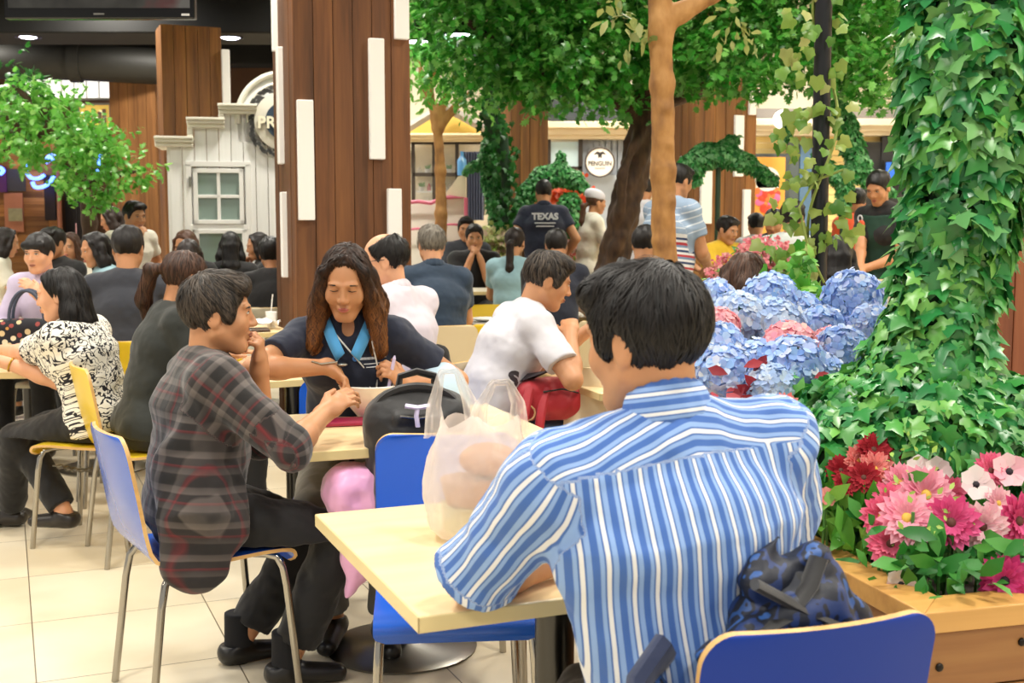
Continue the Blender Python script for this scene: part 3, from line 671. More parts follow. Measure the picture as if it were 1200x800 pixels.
# television hanging at top left
tv0 = P(5, 22, 6.9); tv1 = P(228, 22, 6.9); tw = tv1.x-tv0.x; e = empty('television', 'black flat television hanging from the ceiling at top left', 'television', ((tv0.x+tv1.x)/2, 6.9, tv0.z))
m = MB(); m.box((0, .03, .33), (tw, .06, .66)); m.build('casing', M('tv_gloss', '#0c0c0d', .18), e, bevel=.008)
def Mscreen():
    t = NT('tv_picture'); n = t.noise(3.2, 3); n2 = t.noise(2.0, 2, None, (1, 1, 3)); c = t.ramp(n, [(.35, '#3a3833'), (.52, '#5a574f'), (.6, '#7c4b48'), (.7, '#8f8a80')])
    t.val('Base Color', (.01, .01, .01, 1)); t.link(c, t.b.inputs['Emission Color']); t.val('Emission Strength', .55); t.val('Roughness', .2); return t.m
m = MB(); m.box((0, -.002, .35), (tw-.05, .006, .58)); m.build('screen', Mscreen(), e)
m = MB(); m.box((0, -.004, .026), (.06, .006, .010)); m.build('logo_plate', STEEL, e); m = MB(); m.box((tw/2-.05, -.004, .022), (.045, .004, .012)); m.build('badge', M('badge_white', '#d9d9d9', .4), e)
m = MB(); m.tube([(0, .08, .5), (0, .08, 4.4-tv0.z)], .025, 10); m.box((0, .07, .4), (.3, .04, .3)); m.build('ceiling_bracket', BLK, e)
# white stepped kiosk
KT = math.radians(10); ko = P(201, 262, 11.); e = empty('kiosk', 'white boarded kiosk with stepped cornice and round sign at left', 'kiosk', (ko.x, ko.y, 0), KT)
ku = V3(math.cos(KT), math.sin(KT), 0); kn = V3(math.sin(KT), -math.cos(KT), 0)
def kh(px, py):
    d = np.array(ray(px, py)); q = V3(ko.x, ko.y, 0); t = (q @ kn)/(d @ kn); r = d*t+V3(0, 0, CZ)-q; return r @ ku, r[2]
KW = Mwood('kiosk_board', '#dcdcd8', '#e6e6e3', '#eeeeeb', 1., .5, 'Z', .08, .1)
zs = [kh(215, 172)[1], kh(240, 150)[1], kh(275, 134)[1]]; xs = [0, kh(225, 150)[0], kh(262, 140)[0], kh(292, 130)[0]]; kw = 1.75
cxa, cza = kh(333, 140); ra = cza and abs(kh(333, 86)[1]-cza)
m = MB(); n = 16; pw = kw/n
for i in range(n):
    x = pw*(i+.5); z = zs[0] if x < xs[1] else zs[1] if x < xs[2] else zs[2]; m.box((x, .02, z/2), (pw-.006, .04, z))
for i in range(5): m.box((-.01, .05+.1*(i+.5), zs[0]/2), (.04, .095, zs[0]))
m.build('board_front', KW, e, bevel=.003)
m = MB(); m.prism([(cxa+ra*math.cos(a), cza+ra*math.sin(a)) for a in np.linspace(0, PI, 33)]+[(cxa-ra, zs[2]-.25), (cxa+ra, zs[2]-.25)], (0, .0, 0), (1, 0, 0), (0, 0, 1), -.06); m.build('arched_top', WHITE, e)
m = MB(); m.tube([(cxa+ra*math.cos(a), -.01, cza+ra*math.sin(a)) for a in np.linspace(-.1, PI+.1, 33)], .028, 8); m.tube([(cxa+(ra-.09)*math.cos(a), -.012, cza+(ra-.09)*math.sin(a)) for a in np.linspace(-.1, PI+.1, 33)], .014, 8); m.build('arch_moulding', M('kiosk_trim', '#d9d5c6', .5), e, smooth=True)
m = MB()
for (x0, x1, z) in ((-.11, xs[1], zs[0]), (xs[1]-.03, xs[2], zs[1]), (xs[2]-.03, xs[3]+.06, zs[2])):
    for dz, dp, hh in ((.0, .05, .035), (.035, .08, .03), (.065, .10, .025)): m.box(((x0+x1)/2, .03-dp/2, z+dz+hh/2), (x1-x0+dp*.3, .08+dp, hh))
m.box((-.07, .28, zs[0]+.045), (.12, .55, .09)); m.box((xs[1]-.015, .0, (zs[0]+zs[1])/2+.05), (.05, .10, zs[1]-zs[0])); m.box((xs[2]-.015, .0, (zs[1]+zs[2])/2+.05), (.05, .10, zs[2]-zs[1])); m.build('cornice', M('kiosk_trim', '#d9d5c6'), e, bevel=.006)
def kwin(px0, py0, px1, py1, nx, ny, name):
    x0, z1 = kh(px0, py0); x1, z0 = kh(px1, py1); f = MB(); t = .04
    for x in (x0, x1): f.box((x, -.02, (z0+z1)/2), (t, .06, z1-z0+t))
    for z in (z0, z1): f.box(((x0+x1)/2, -.02, z), (x1-x0+t, .06, t))
    for i in range(1, nx): f.box((x0+(x1-x0)*i/nx, -.018, (z0+z1)/2), (.03, .045, z1-z0))
    for i in range(1, ny): f.box(((x0+x1)/2, -.018, z0+(z1-z0)*i/ny), (x1-x0, .045, .03))
    fr = f.build(name, WHITE, e, bevel=.004); g = MB(); g.box(((x0+x1)/2, -.008, (z0+z1)/2), (x1-x0, .01, z1-z0)); g.build('pane', M('kiosk_glass', '#7f9288', .08, spec=.8), fr)
kwin(229, 200, 284, 260, 2, 2, 'casement_window'); kwin(231, 271, 288, 345, 1, 1, 'lower_window')
x0, z1 = kh(221, 192); x1, z0 = kh(294, 360); m = MB(); t = .05
for x in (x0, x1): m.box((x, -.012, (z0+z1)/2), (t, .05, z1-z0))
m.box(((x0+x1)/2, -.012, z1), (x1-x0+t, .05, t)); m.box(((x0+x1)/2, -.014, kh(260, 266)[1]), (x1-x0, .05, .05)); m.build('door_frame', WHITE, e, bevel=.004)
x0, z0 = kh(222, 213); 
for dz in (0, -.55): m = MB(); m.box((x0+.01, -.05, z0+dz), (.02, .03, .09)); m.build('hinge', STEEL, e, bevel=.003)

sg = MB(); sg.lathe([(.0, 0), (.27, 0), (.27, .03), (.0, .03)], (cxa, -.03, cza-.02), 32, np.array(Matrix.Rotation(PI/2, 3, 'X'))); s_ = sg.build('round_sign', M('kiosk_signface', '#cfcabb', .5), e, smooth=True, bevel=.003)
sg = MB(); sg.lathe([(.0, 0), (.17, 0), (.17, .03), (.0, .03)], (cxa, -.045, cza-.02), 32, np.array(Matrix.Rotation(PI/2, 3, 'X'))); sg.build('sign_roundel', M('kiosk_blue', '#26384a', .5), s_)
m = MB(); rr = random.Random(3)
for i in range(90):
    a = 2*PI*i/90; r = .27+rr.uniform(-.03, .05); p = V3(cxa+r*math.cos(a), -.05, cza-.02+r*math.sin(a)); dd = V3(math.cos(a+1.2), 0, math.sin(a+1.2))*.07; m.prism([(0, 0), (.5, .3), (1, 0), (.5, -.3)], p, dd, V3(-dd[2], 0, dd[0]), .01)
m.build('wreath', M('wreath_dark', '#3a3a38', .7), s_)
def text3d(name, body, size, mat, loc, rot, parent=None, depth=.004, align='CENTER', bold=0., sx=1.):
    cu = bpy.data.curves.new(name, 'FONT'); cu.body = body; cu.size = size; cu.align_x = align; cu.align_y = 'CENTER'; cu.extrude = depth; cu.offset = bold; cu.resolution_u = 3
    o = bpy.data.objects.new(name+'_curve', cu); COL.objects.link(o); dg = bpy.context.evaluated_depsgraph_get(); me = bpy.data.meshes.new_from_object(o.evaluated_get(dg)); COL.objects.unlink(o); bpy.data.objects.remove(o)
    r = bpy.data.objects.new(name, me); me.materials.clear(); me.materials.append(mat); COL.objects.link(r); r.location = loc; r.rotation_euler = rot; r.scale = (sx, 1, 1)
    if parent is not None: r.parent = parent
    return r
text3d('lettering', 'PRI', .15, M('sign_cream', '#e8e0c6', .5), (cxa-.24, -.085, cza-.04), (PI/2, 0, 0), s_, .008, 'LEFT', .004)
# left rear shop front: rustic boards, copper sheet, corrugated panels
def panel(name, label, cat, px0, py0, px1, py1, Y, mat, dep=.06, parts=None, kind=None):
    a, c = P(px0, py0, Y), P(px1, py1, Y); e = None
    m = MB(); m.box((0, dep/2, 0), (c.x-a.x, dep, a.z-c.z)); o = m.build(name, mat, None, bevel=.004, loc=((a.x+c.x)/2, Y, (a.z+c.z)/2)); return tag(o, label, cat, kind=kind) if label else o
COPPER = M('copper_sheet', '#c98360', .4, .3, var=.25, vs=3., bump=.5, bs=6.)
a, c = P(-60, 165, 20.), P(72, 372, 20.); e = empty('storefront', 'rustic shop front of old boards and copper sheets at far left', 'shop front', ((a.x+c.x)/2, 20., 0)); w = c.x-a.x
m = MB(); rr = random.Random(5); z = 0.
while z < a.z:
    hgt = rr.uniform(.1, .2); x = -w/2
    while x < w/2-.01:
        l = min(rr.uniform(.4, 1.1), w/2-x); m.box((x+l/2, .03, z+hgt/2), (l-.006, .05, hgt-.006)); x += l
    z += hgt
m.build('boards', Mwood('rustic_board', '#7a4a22', '#b0763c', '#d29c5a', .7, .6, 'X', .9, .3), e)
for (x0, y0, x1, y1) in ((5, 226, 29, 272),): p0, p1 = P(x0, y0, 20.), P(x1, y1, 20.); m = MB(); m.box(((p0.x+p1.x)/2-(a.x+c.x)/2, -.02, (p0.z+p1.z)/2), (p1.x-p0.x, .03, p0.z-p1.z)); m.build('copper_sheet', COPPER, e, bevel=.01)
p0, p1 = P(10, 244, 19.95), P(27, 259, 19.95); m = MB(); m.box(((p0.x+p1.x)/2-(a.x+c.x)/2, -.06, (p0.z+p1.z)/2), (p1.x-p0.x, .02, p0.z-p1.z)); m.build('notice_board', M('notice_green', '#a9a27a', .6, var=.3, vs=14), e)
p0, p1 = P(7, 198, 20.), P(31, 224, 20.); m = MB(); n = 12
for i in range(n): m.box(((p0.x+(p1.x-p0.x)*(i+.5)/n)-(a.x+c.x)/2, -.02, (p0.z+p1.z)/2), ((p1.x-p0.x)/n*.6, .05, p0.z-p1.z))
m.build('corrugated_panel', M('corrugated', '#5d5a56', .5), e)
p0, p1 = P(52, 205, 20.), P(67, 258, 20.); m = MB(); m.box(((p0.x+p1.x)/2-(a.x+c.x)/2, -.02, (p0.z+p1.z)/2), (p1.x-p0.x, .05, p0.z-p1.z)); m.build('dark_panel', M('dark_panel_wood', '#2b1a10', .6), e)
p0, p1 = P(68, 210, 20.), P(73, 290, 20.); m = MB(); m.tube([(p0.x+.03-(a.x+c.x)/2, -.06, 0), (p0.x+.03-(a.x+c.x)/2, -.06, p0.z+.2)], .04, 10); m.build('copper_post', COPPER, e, smooth=True)
p0, p1 = P(-10, 195, 19.9), P(7, 225, 19.9); m = MB(); m.box(((p0.x+p1.x)/2-(a.x+c.x)/2, -.05, (p0.z+p1.z)/2), (p1.x-p0.x, .03, p0.z-p1.z)); m.build('purple_poster', M('poster_purple', '#5d2a63', .5, var=.4, vs=8), e)
p0, p1 = P(74, 195, 20.4), P(101, 340, 20.4); m = MB(); n = 9; wd_ = (p1.x-p0.x)
for i in range(n): m.box((-wd_/2+wd_*(i+.5)/n, .03, p0.z/2), (wd_/n*.72, .06, p0.z))
m.box((0, .07, p0.z/2), (wd_, .02, p0.z)); tag(m.build('shutter', M('shutter_grey', '#46423d', .6), loc=((p0.x+p1.x)/2, 20.4, 0)), 'dark grey ribbed shutter beside the rustic shop front', 'shutter')
def lightbox(name, label, px0, py0, px1, py1, Y, col, es, grid=None):
    a, c = P(px0, py0, Y), P(px1, py1, Y); e = empty(name, label, 'sign', ((a.x+c.x)/2, Y, (a.z+c.z)/2)); w, hh = c.x-a.x, a.z-c.z
    m = MB(); m.box((0, .05, 0), (w, .1, hh)); m.build('lit_face', M(name+'_face', col, .5, emit=col, es=es), e)
    m = MB()
    for x in (-w/2, w/2): m.box((x, .04, 0), (.03, .13, hh))
    for z in (-hh/2, hh/2): m.box((0, .04, z), (w, .13, .03))
    for i in range(1, grid or 1): m.box((-w/2+w*i/grid, -.002, 0), (.015, .01, hh))
    m.build('frame', M('sign_frame', '#8d8a82', .5), e); return e, w, hh
lightbox('lit_fascia', 'bright white lit fascia high behind the left tree', 28, 89, 131, 116, 19.6, '#fbfaf4', 1.6, 7)
e, w, hh = lightbox('lit_menu_board', 'yellow lit sign board under the white fascia at left', 92, 122, 130, 150, 19.6, '#e8c25a', .7)
m = MB()
for i, (x, h2) in enumerate(((-.14, .8), (-.02, .95), (.09, .7), (.17, .9))): m.box((x*w/.5*.9, -.01, (h2-1)*hh*.2), (w*.12, .01, hh*h2*.7))
m.build('dish_picture', M('dish_print', '#8a6f5a', .6, var=.4, vs=9), e)
# blue neon script
NEON = M('neon_blue', '#7aa2ff', .3, emit='#4d74ff', es=9.)
def neon(label, strokes, Y):
    c = P(*strokes[0][0], Y); e = empty('neon_sign', label, 'neon sign', c)
    for st in strokes:
        pts = [V3(*P(x, y, Y))-V3(*c) for x, y in st]; k = []
        for i in range(len(pts)-1):
            for t in np.linspace(0, 1, 4)[:-1]:
                p0, p1, p2, p3 = pts[max(i-1, 0)], pts[i], pts[i+1], pts[min(i+2, len(pts)-1)]
                k.append(.5*((2*p1)+(-p0+p2)*t+(2*p0-5*p1+4*p2-p3)*t*t+(-p0+3*p1-3*p2+p3)*t**3))
        k.append(pts[-1]); m = MB(); m.tube(k, .030, 6); m.build('glass_tube', NEON, e, True)
neon('blue neon script glowing under the left tree, larger curl', [[(33, 191), (31, 200), (36, 208), (45, 209), (52, 205)], [(38, 213), (41, 219), (50, 219), (58, 214), (63, 206)], [(54, 190), (60, 187), (66, 184), (60, 182), (54, 186)], [(0, 196), (4, 200), (0, 204)]], 19.7)
neon('blue neon script glowing beside the far pillar', [[(103, 183), (108, 190), (118, 182), (110, 181), (104, 190), (113, 194), (119, 188)], [(113, 200), (118, 203)], [(123, 196), (128, 200), (132, 197)], [(96, 196), (101, 199)]], 19.)
# back shops at right of the pillar
Y0 = 17.0
def bx(px0, py0, px1, py1, Y, dep=.1):
    a, c = P(px0, py0, Y), P(px1, py1, Y); return ((a.x+c.x)/2, Y+dep/2, (a.z+c.z)/2), (c.x-a.x, dep, a.z-c.z)
m = MB(); 
for (y0, y1, dp) in ((156, 159, .22), (159, 163, .16), (163, 166, .10)): m.box(*bx(470, y0, 580, y1, Y0-dp, .2+dp))
tag(m.build('trim_10', M('shop_cornice', '#e4d2ae', .5), bevel=.01), kind='structure')
m = MB(); a = [P(468, 157, Y0), P(520, 128, Y0), P(578, 157, Y0)]; m.prism([(q.x, q.z) for q in a[::-1]], (0, Y0+.1, 0), (1, 0, 0), (0, 0, 1), -.2); tag(m.build('yellow_gable', M('gable_yellow', '#e6c25e', .6)), 'yellow triangular gable over the flower shop window', 'gable')
m = MB()
for s0, s1 in (((462, 160), (520, 124)), ((520, 124), (584, 160))):
    p0, p1 = P(*s0, Y0-.12), P(*s1, Y0-.12); m.tube([p0, p1], .06, 4)
tag(m.build('gable_roof', M('gable_roof_grey', '#a59d92', .7)), 'grey sloping roof edge above the yellow gable', 'roof')
# shop window with shelves
a, c = P(484, 167, Y0), P(566, 252, Y0); wx = (a.x+c.x)/2; e = empty('shop_window', 'dark framed shop window with shelves of plants and bottles', 'shop window', (wx, Y0, 0)); w, z0, z1 = c.x-a.x, c.z, a.z
m = MB()
for f in (0, .30, .63, 1): m.box((-w/2+w*f, 0, (z0+z1)/2), (.05, .08, z1-z0))
for f in (0, .56, 1): m.box((0, 0, z0+(z1-z0)*f), (w, .08, .05))
m.build('window_frame', M('frame_dark', '#33291f', .5), e)
m = MB(); m.box((0, .04, (z0+z1)/2), (w, .01, z1-z0)); m.build('pane', M('clear_glass', '#f0f4f0', .02, alpha=.12), e)
m = MB(); m.box((0, .55, (z0+z1)/2), (w, .02, z1-z0)); m.build('interior_back', M('interior_warm', '#ecdcc0', .7, emit='#f3e2c2', es=.35), e)
m = MB()
for f in (.10, .33, .58): m.box((0, .35, z0+(z1-z0)*f), (w, .3, .02))
m.build('shelf', WHITE, e)
BOTT = [M('bottle_%d' % i, c_, .25) for i, c_ in enumerate(('#d9d3c6', '#c94a5a', '#e2c044', '#5e8f4a', '#e7e2da'))]
rr = random.Random(9)
for f in (.10, .33, .58):
    for i in range(9):
        x = wx-w/2+.08+(w-.16)*i/8+rr.uniform(-.02, .02); zz = z0+(z1-z0)*f+.012; hh = rr.uniform(.08, .14)
        if abs((x-wx)/w+.5-.30) < .03: continue
        mb = MB()
        if (i+int(f*10)) % 3 == 0:
            mb.lathe([(.03, 0), (.045, .06), (.04, .06), (.0, .055)], n=10); o = mb.build('potted_plant', WHITE, None, True, loc=(x, Y0+.35, zz)); g = MB()
            for k in range(14): d = V3(rr.uniform(-1, 1), rr.uniform(-1, 1), rr.uniform(.6, 1.6))*.055; g.prism([(0, 0), (.5, .22), (1, 0), (.5, -.22)], (0, 0, .05), d, np.cross(d, (0, 1, .2))*.9, .003)
            g.build('foliage', M('tiny_green', '#5b8f43', .5), o); tag(o, 'small potted plant on the %s shelf of the flower shop window' % {.10: 'lowest', .33: 'middle', .58: 'upper'}[f], 'potted plant', 'potted plants in the shop window')
        else:
            mb.lathe([(.028, 0), (.03, .01), (.03, hh*.6), (.012, hh*.75), (.012, hh), (.0, hh)], n=10); o = mb.build('bottle', BOTT[(i*3+int(f*10)) % 5], None, True, loc=(x, Y0+.35, zz)); tag(o, 'small bottle on the %s shelf of the flower shop window' % {.10: 'lowest', .33: 'middle', .58: 'upper'}[f], 'bottle', 'bottles on the %s window shelf' % {.10: 'lowest', .33: 'middle', .58: 'upper'}[f])
# grey curtain beside the window
m = MB(); a, c = P(541, 178, Y0-.25), P(567, 258, Y0-.25); n = 40; pts = [((c.x-a.x)*(i/n), .03*math.sin(i*1.3)) for i in range(n+1)]
m.prism(pts+[(x, y+.012) for x, y in pts[::-1]], (a.x, Y0-.3, c.z), (1, 0, 0), (0, 1, 0), a.z-c.z); tag(m.build('curtain', M('curtain_slate', '#4b5163', .8)), 'slate blue curtain hanging beside the flower shop window', 'curtain')
# penguin shop
e = empty('storefront', 'grey boarded shop front with small window next to the twisted trunk', 'shop front', (P(690, 200, Y0).x, Y0, 0)); ex = P(690, 200, Y0).x
def lb(m, px0, py0, px1, py1, Y, dep): c_, s_ = bx(px0, py0, px1, py1, Y, dep); m.box((c_[0]-ex, c_[1]-Y0, c_[2]), s_)
m = MB()
for i in range(9): lb(m, 681+i*7, 164, 687.6+i*7, 345, Y0, .05)
m.build('wall_boards', M('board_grey', '#8b9096', .6, var=.1, vs=4), e)
m = MB(); lb(m, 640, 142, 760, 150, Y0-.2, .3); lb(m, 640, 150, 760, 158, Y0-.14, .24); lb(m, 640, 158, 760, 163, Y0-.1, .2); m.build('cornice', M('shop_cornice', '#e4d2ae'), e, bevel=.01)
m = MB(); lb(m, 640, 112, 760, 142, Y0-.1, .2); m.build('dark_fascia', M('fascia_dark', '#3a3f42', .5), e)
m = MB(); lb(m, 645, 166, 679, 196, Y0-.02, .03); m.build('window_pane', M('pane_pale', '#b9cccb', .15, emit='#b9cccb', es=.15), e)
m = MB(); lb(m, 642, 163, 645, 345, Y0-.05, .08); lb(m, 678, 163, 682, 345, Y0-.05, .08); lb(m, 642, 195, 682, 198, Y0-.05, .08); lb(m, 645, 215, 679, 345, Y0-.02, .04); m.build('window_frame', M('frame_dark', '#33291f'), e)
m = MB(); lb(m, 683, 205, 745, 345, Y0-.08, .05); m.build('pale_panel', M('pale_panel', '#aab2ba', .5, var=.12, vs=5), e)
sc_ = P(703, 190, Y0-.22); e = empty('round_shop_sign', 'round cream sign reading PENGUIN on the grey shop front', 'sign', (sc_.x, Y0-.22, sc_.z)); r = 16.5/F*Y0
RX = np.array(Matrix.Rotation(PI/2, 3, 'X'))
m = MB(); m.lathe([(0, 0), (r, 0), (r, .06), (0, .06)], (0, .05, 0), 36, RX); m.build('sign_face', M('sign_cream_face', '#efe6d6', .5, emit='#efe6d6', es=.25), e, bevel=.004)
m = MB(); m.tube([(r*math.cos(a), -.01, r*math.sin(a)) for a in np.linspace(0, 2*PI, 41)[:-1]], .012, 8, closed=True); m.build('sign_rim', M('sign_rim', '#4a4038', .5), e, smooth=True)
INK = M('ink_dark', '#2b2622', .6)
text3d('lettering', 'PENGUIN', r*.44, INK, (0, -.013, -.02), (PI/2, 0, 0), e, .003, bold=.001, sx=.88)
text3d('small_lettering', 'EAT SHOP', r*.16, M('ink_red', '#b5564c', .6), (r*.12, -.013, -r*.36), (PI/2, 0, 0), e, .003) if False else None
m = MB(); m.prism([(-.09, .0), (-.04, .045), (0, .03), (.04, .045), (.09, 0), (.03, .005), (.02, -.055), (0, -.03), (-.02, -.055), (-.03, .005)][::-1], (0, -.012, r*.52), (1, 0, 0), (0, 0, 1), -.004); m.build('bird_emblem', INK, e)
m = MB(); 
for k in range(6): m.box((-.06+.024*k, -.012, -r*.42), (.014, .004, .016))
m.build('small_print', M('ink_red', '#b5564c', .6), e)
# right rear shops
m = MB()
for (y0, y1, dp) in ((139, 147, .3), (147, 153, .2), (153, 159, .12)): m.box(*bx(884, y0, 1110, y1, Y0-dp, .2+dp))
tag(m.build('trim_11', M('shop_cornice_pale', '#ddd0b8', .5), bevel=.01), kind='structure')
m = MB()
for i in range(9): m.box(*bx(884, 127+i*1.4, 1110, 127.9+i*1.4, Y0-.1-.02*i, .1))
tag(m.build('roof_louvres', M('louvre_grey', '#a79f98', .6)), 'grey louvred roof band above the yellow shop wall', 'roof')
m = MB()
for i in range(31): m.box(*bx(884, 160+i*7.6, 1110, 167.0+i*7.6, Y0, .06))
tag(m.build('yellow_siding', M('siding_yellow', '#e3c983', .6)), 'pale yellow boarded shop wall under the cornice', 'wall cladding')
e = empty('poster_case', 'orange poster case with dark frame behind the leafy dolphin', 'poster', (P(903, 230, Y0-.2).x, Y0-.2, 0)); ex = P(903, 230, Y0-.2).x
m = MB(); lb2 = lambda m, a0, b0, a1, b1, Y, dep: (lambda q: m.box((q[0][0]-ex, q[0][1]-(Y0-.2), q[0][2]), q[1]))(bx(a0, b0, a1, b1, Y, dep))
lb2(m, 882, 180, 922, 345, Y0-.16, .08); m.build('frame', M('frame_slate', '#40474c', .5), e)
m = MB(); lb2(m, 886, 184, 917, 345, Y0-.19, .05); m.build('orange_board', M('orange_board', '#dd9b3e', .5, emit='#dd9b3e', es=.2), e)
m = MB(); p = P(899, 210, Y0-.2); m.lathe([(0, 0), (.17, 0), (.17, .02), (0, .02)], (p.x-ex, 0, p.z), 28, RX); lb2(m, 886, 210, 913, 220, Y0-.22, .02); m.build('white_arch', M('white_arch', '#f2eee6', .5), e)
m = MB(); rr = random.Random(4)
for i in range(40): p = P(rr.uniform(888, 911), rr.uniform(222, 246), Y0-.21); m.ball((p.x-ex, rr.uniform(-.01, 0), p.z), (.05, .015, .05), 8, 5, mi=i % 3)
m.build('flower_picture', [M('pic_red', '#e0432a', .5), M('pic_pink', '#e36a9c', .5), M('pic_orange', '#f07a3a', .5)], e)
for i, (x0, x1, mt, lb_) in enumerate(((924, 933, M('post_slate', '#505a5c', .5), 'slate post beside the orange poster case'), (938, 956, M('door_blue', '#52718f', .4, var=.2, vs=3), 'blue door leaf behind the black pole'), (1012, 1032, M('door_dark', '#252629', .4), 'dark doorway behind the woman in the green apron'))):
    c_, s_ = bx(x0, 166, x1, 345, Y0-.12, .1); zt = c_[2]+s_[2]/2; c_ = (c_[0], c_[1], zt/2); s_ = (s_[0], s_[1], zt); m = MB(); m.box((0, 0, 0), s_); tag(m.build('shop_door' if i else 'shop_post', mt, bevel=.01, loc=c_), lb_, 'door' if i else 'post')
c_, s_ = bx(1039, 190, 1053, 216, Y0-.3, .05); e = empty('menu_screen', 'glowing blue menu screen at right beyond the ivy column', 'screen', c_); m = MB(); m.box((0, 0, 0), s_); m.build('display', M('screen_blue', '#2d62c4', .3, emit='#2d62c4', es=.8, var=0), e); m = MB(); m.box((0, .03, 0), (s_[0]+.06, .05, s_[2]+.06)); m.build('wall_mount', BLK, e)
c_, s_ = bx(1034, 160, 1110, 345, Y0-.15, .1); m = MB(); m.box((0, 0, 0), s_); tag(m.build('storefront', M('door_dark', '#252629'), loc=c_), 'dark shop front holding the blue menu screen', 'shop front')
# round white lamp on wall
p = P(917, 140, Y0-.5); e = empty('globe_lamp', 'round white globe lamp in front of the cornice', 'lamp', p); m = MB(); m.ball((0, 0, 0), .13, 20, 12); m.build('globe', M('globe_lit', '#ffffff', .4, emit='#fff6e4', es=2.), e, True); m = MB(); m.tube([(0, .1, 0), (0, .3, .02), (0, .62, .02)], .02, 8); m.build('wall_mount', BLK, e, True)
# white counter with pink trim
e = empty('wavy_counter', 'white counter with wavy top and pink trim behind the grey haired man', 'counter', (P(515, 300, 12.5).x, 12.5, 0)); ex = P(515, 300, 12.5).x
top = [(470, 238), (490, 236), (505, 238), (518, 232), (528, 231), (546, 232)]; pts = [(P(x, y, 12.5).x-ex, P(x, y, 12.5).z) for x, y in top]
m = MB(); m.prism([(pts[0][0], 0), (pts[-1][0], 0)]+pts[::-1], (0, .1, 0), (1, 0, 0), (0, 0, 1), -.1); m.build('front_panel', M('counter_white', '#ece6da', .5), e)
m = MB(); m.tube([(x, -.02, z) for x, z in pts]+[(pts[-1][0], -.02, .02)], .02, 8); m.tube([(x, -.03, z-.28) for x, z in pts], .012, 8); m.build('pink_trim', M('trim_pink', '#d96b86', .5), e, smooth=True)
m = MB(); p0, p1 = P(519, 231, 12.6), P(546, 205, 12.6); m.prism([(p0.x-ex, p0.z), (p1.x-ex, p0.z), (p1.x-ex, p1.z), (p1.x-ex-.08, p1.z-.02), (p0.x-ex+.1, p0.z+.12)], (0, .3, 0), (1, 0, 0), (0, 0, 1), .3); m.build('raised_end', M('counter_cream', '#e8d9bd', .5), e)
m = MB(); p = P(540, 224, 12.4); m.lathe([(.05, 0), (.05, .16), (.02, .2), (.02, .25), (0, .25)], n=12); tag(m.build('water_bottle', M('bottle_blue', '#5f9fd8', .2), smooth=True, loc=(p.x, 12.75, P(540, 205, 12.6).z+.003)), 'blue water bottle standing on the wavy counter', 'bottle')
# lamps
def downlight(px, py, lab, Y=14.2, es=25., up=.12):
    q = P(px, py, Y); e = empty('downlight', lab, 'lamp', q)
    m = MB(); m.lathe([(.12, .10), (.15, .0), (.13, .0), (.11, .06)], n=20); m.build('housing', M('lamp_housing', '#2a2a2a', .4), e, True)
    m = MB(); m.lathe([(0, -.012), (.06, -.01), (.11, .008), (0, .01)], n=20); m.build('lens', M('lamp_lens', '#ffffff', .3, emit='#e9e6ff', es=es), e, True)
    m = MB(); m.tube([(0, 0, .09), (0, 0, max(up, .11))], .02, 8); m.tube([(0, 0, .09), (0, 0, .11)], .05, 8); m.build('mount', BLK, e)
downlight(33, 44, 'ceiling downlight glowing at upper left under the television', up=3.56-P(33, 44, 14.2).z); downlight(270, 45, 'ceiling downlight glowing beside the big dark pillar', up=3.56-P(270, 45, 14.2).z); downlight(488, 50, 'ceiling downlight shining just right of the big pillar', 10.6, up=4.4-P(488, 50, 10.6).z); downlight(537, 42, 'ceiling downlight shining through the tree leaves', 10.2, up=4.4-P(537, 42, 10.2).z)
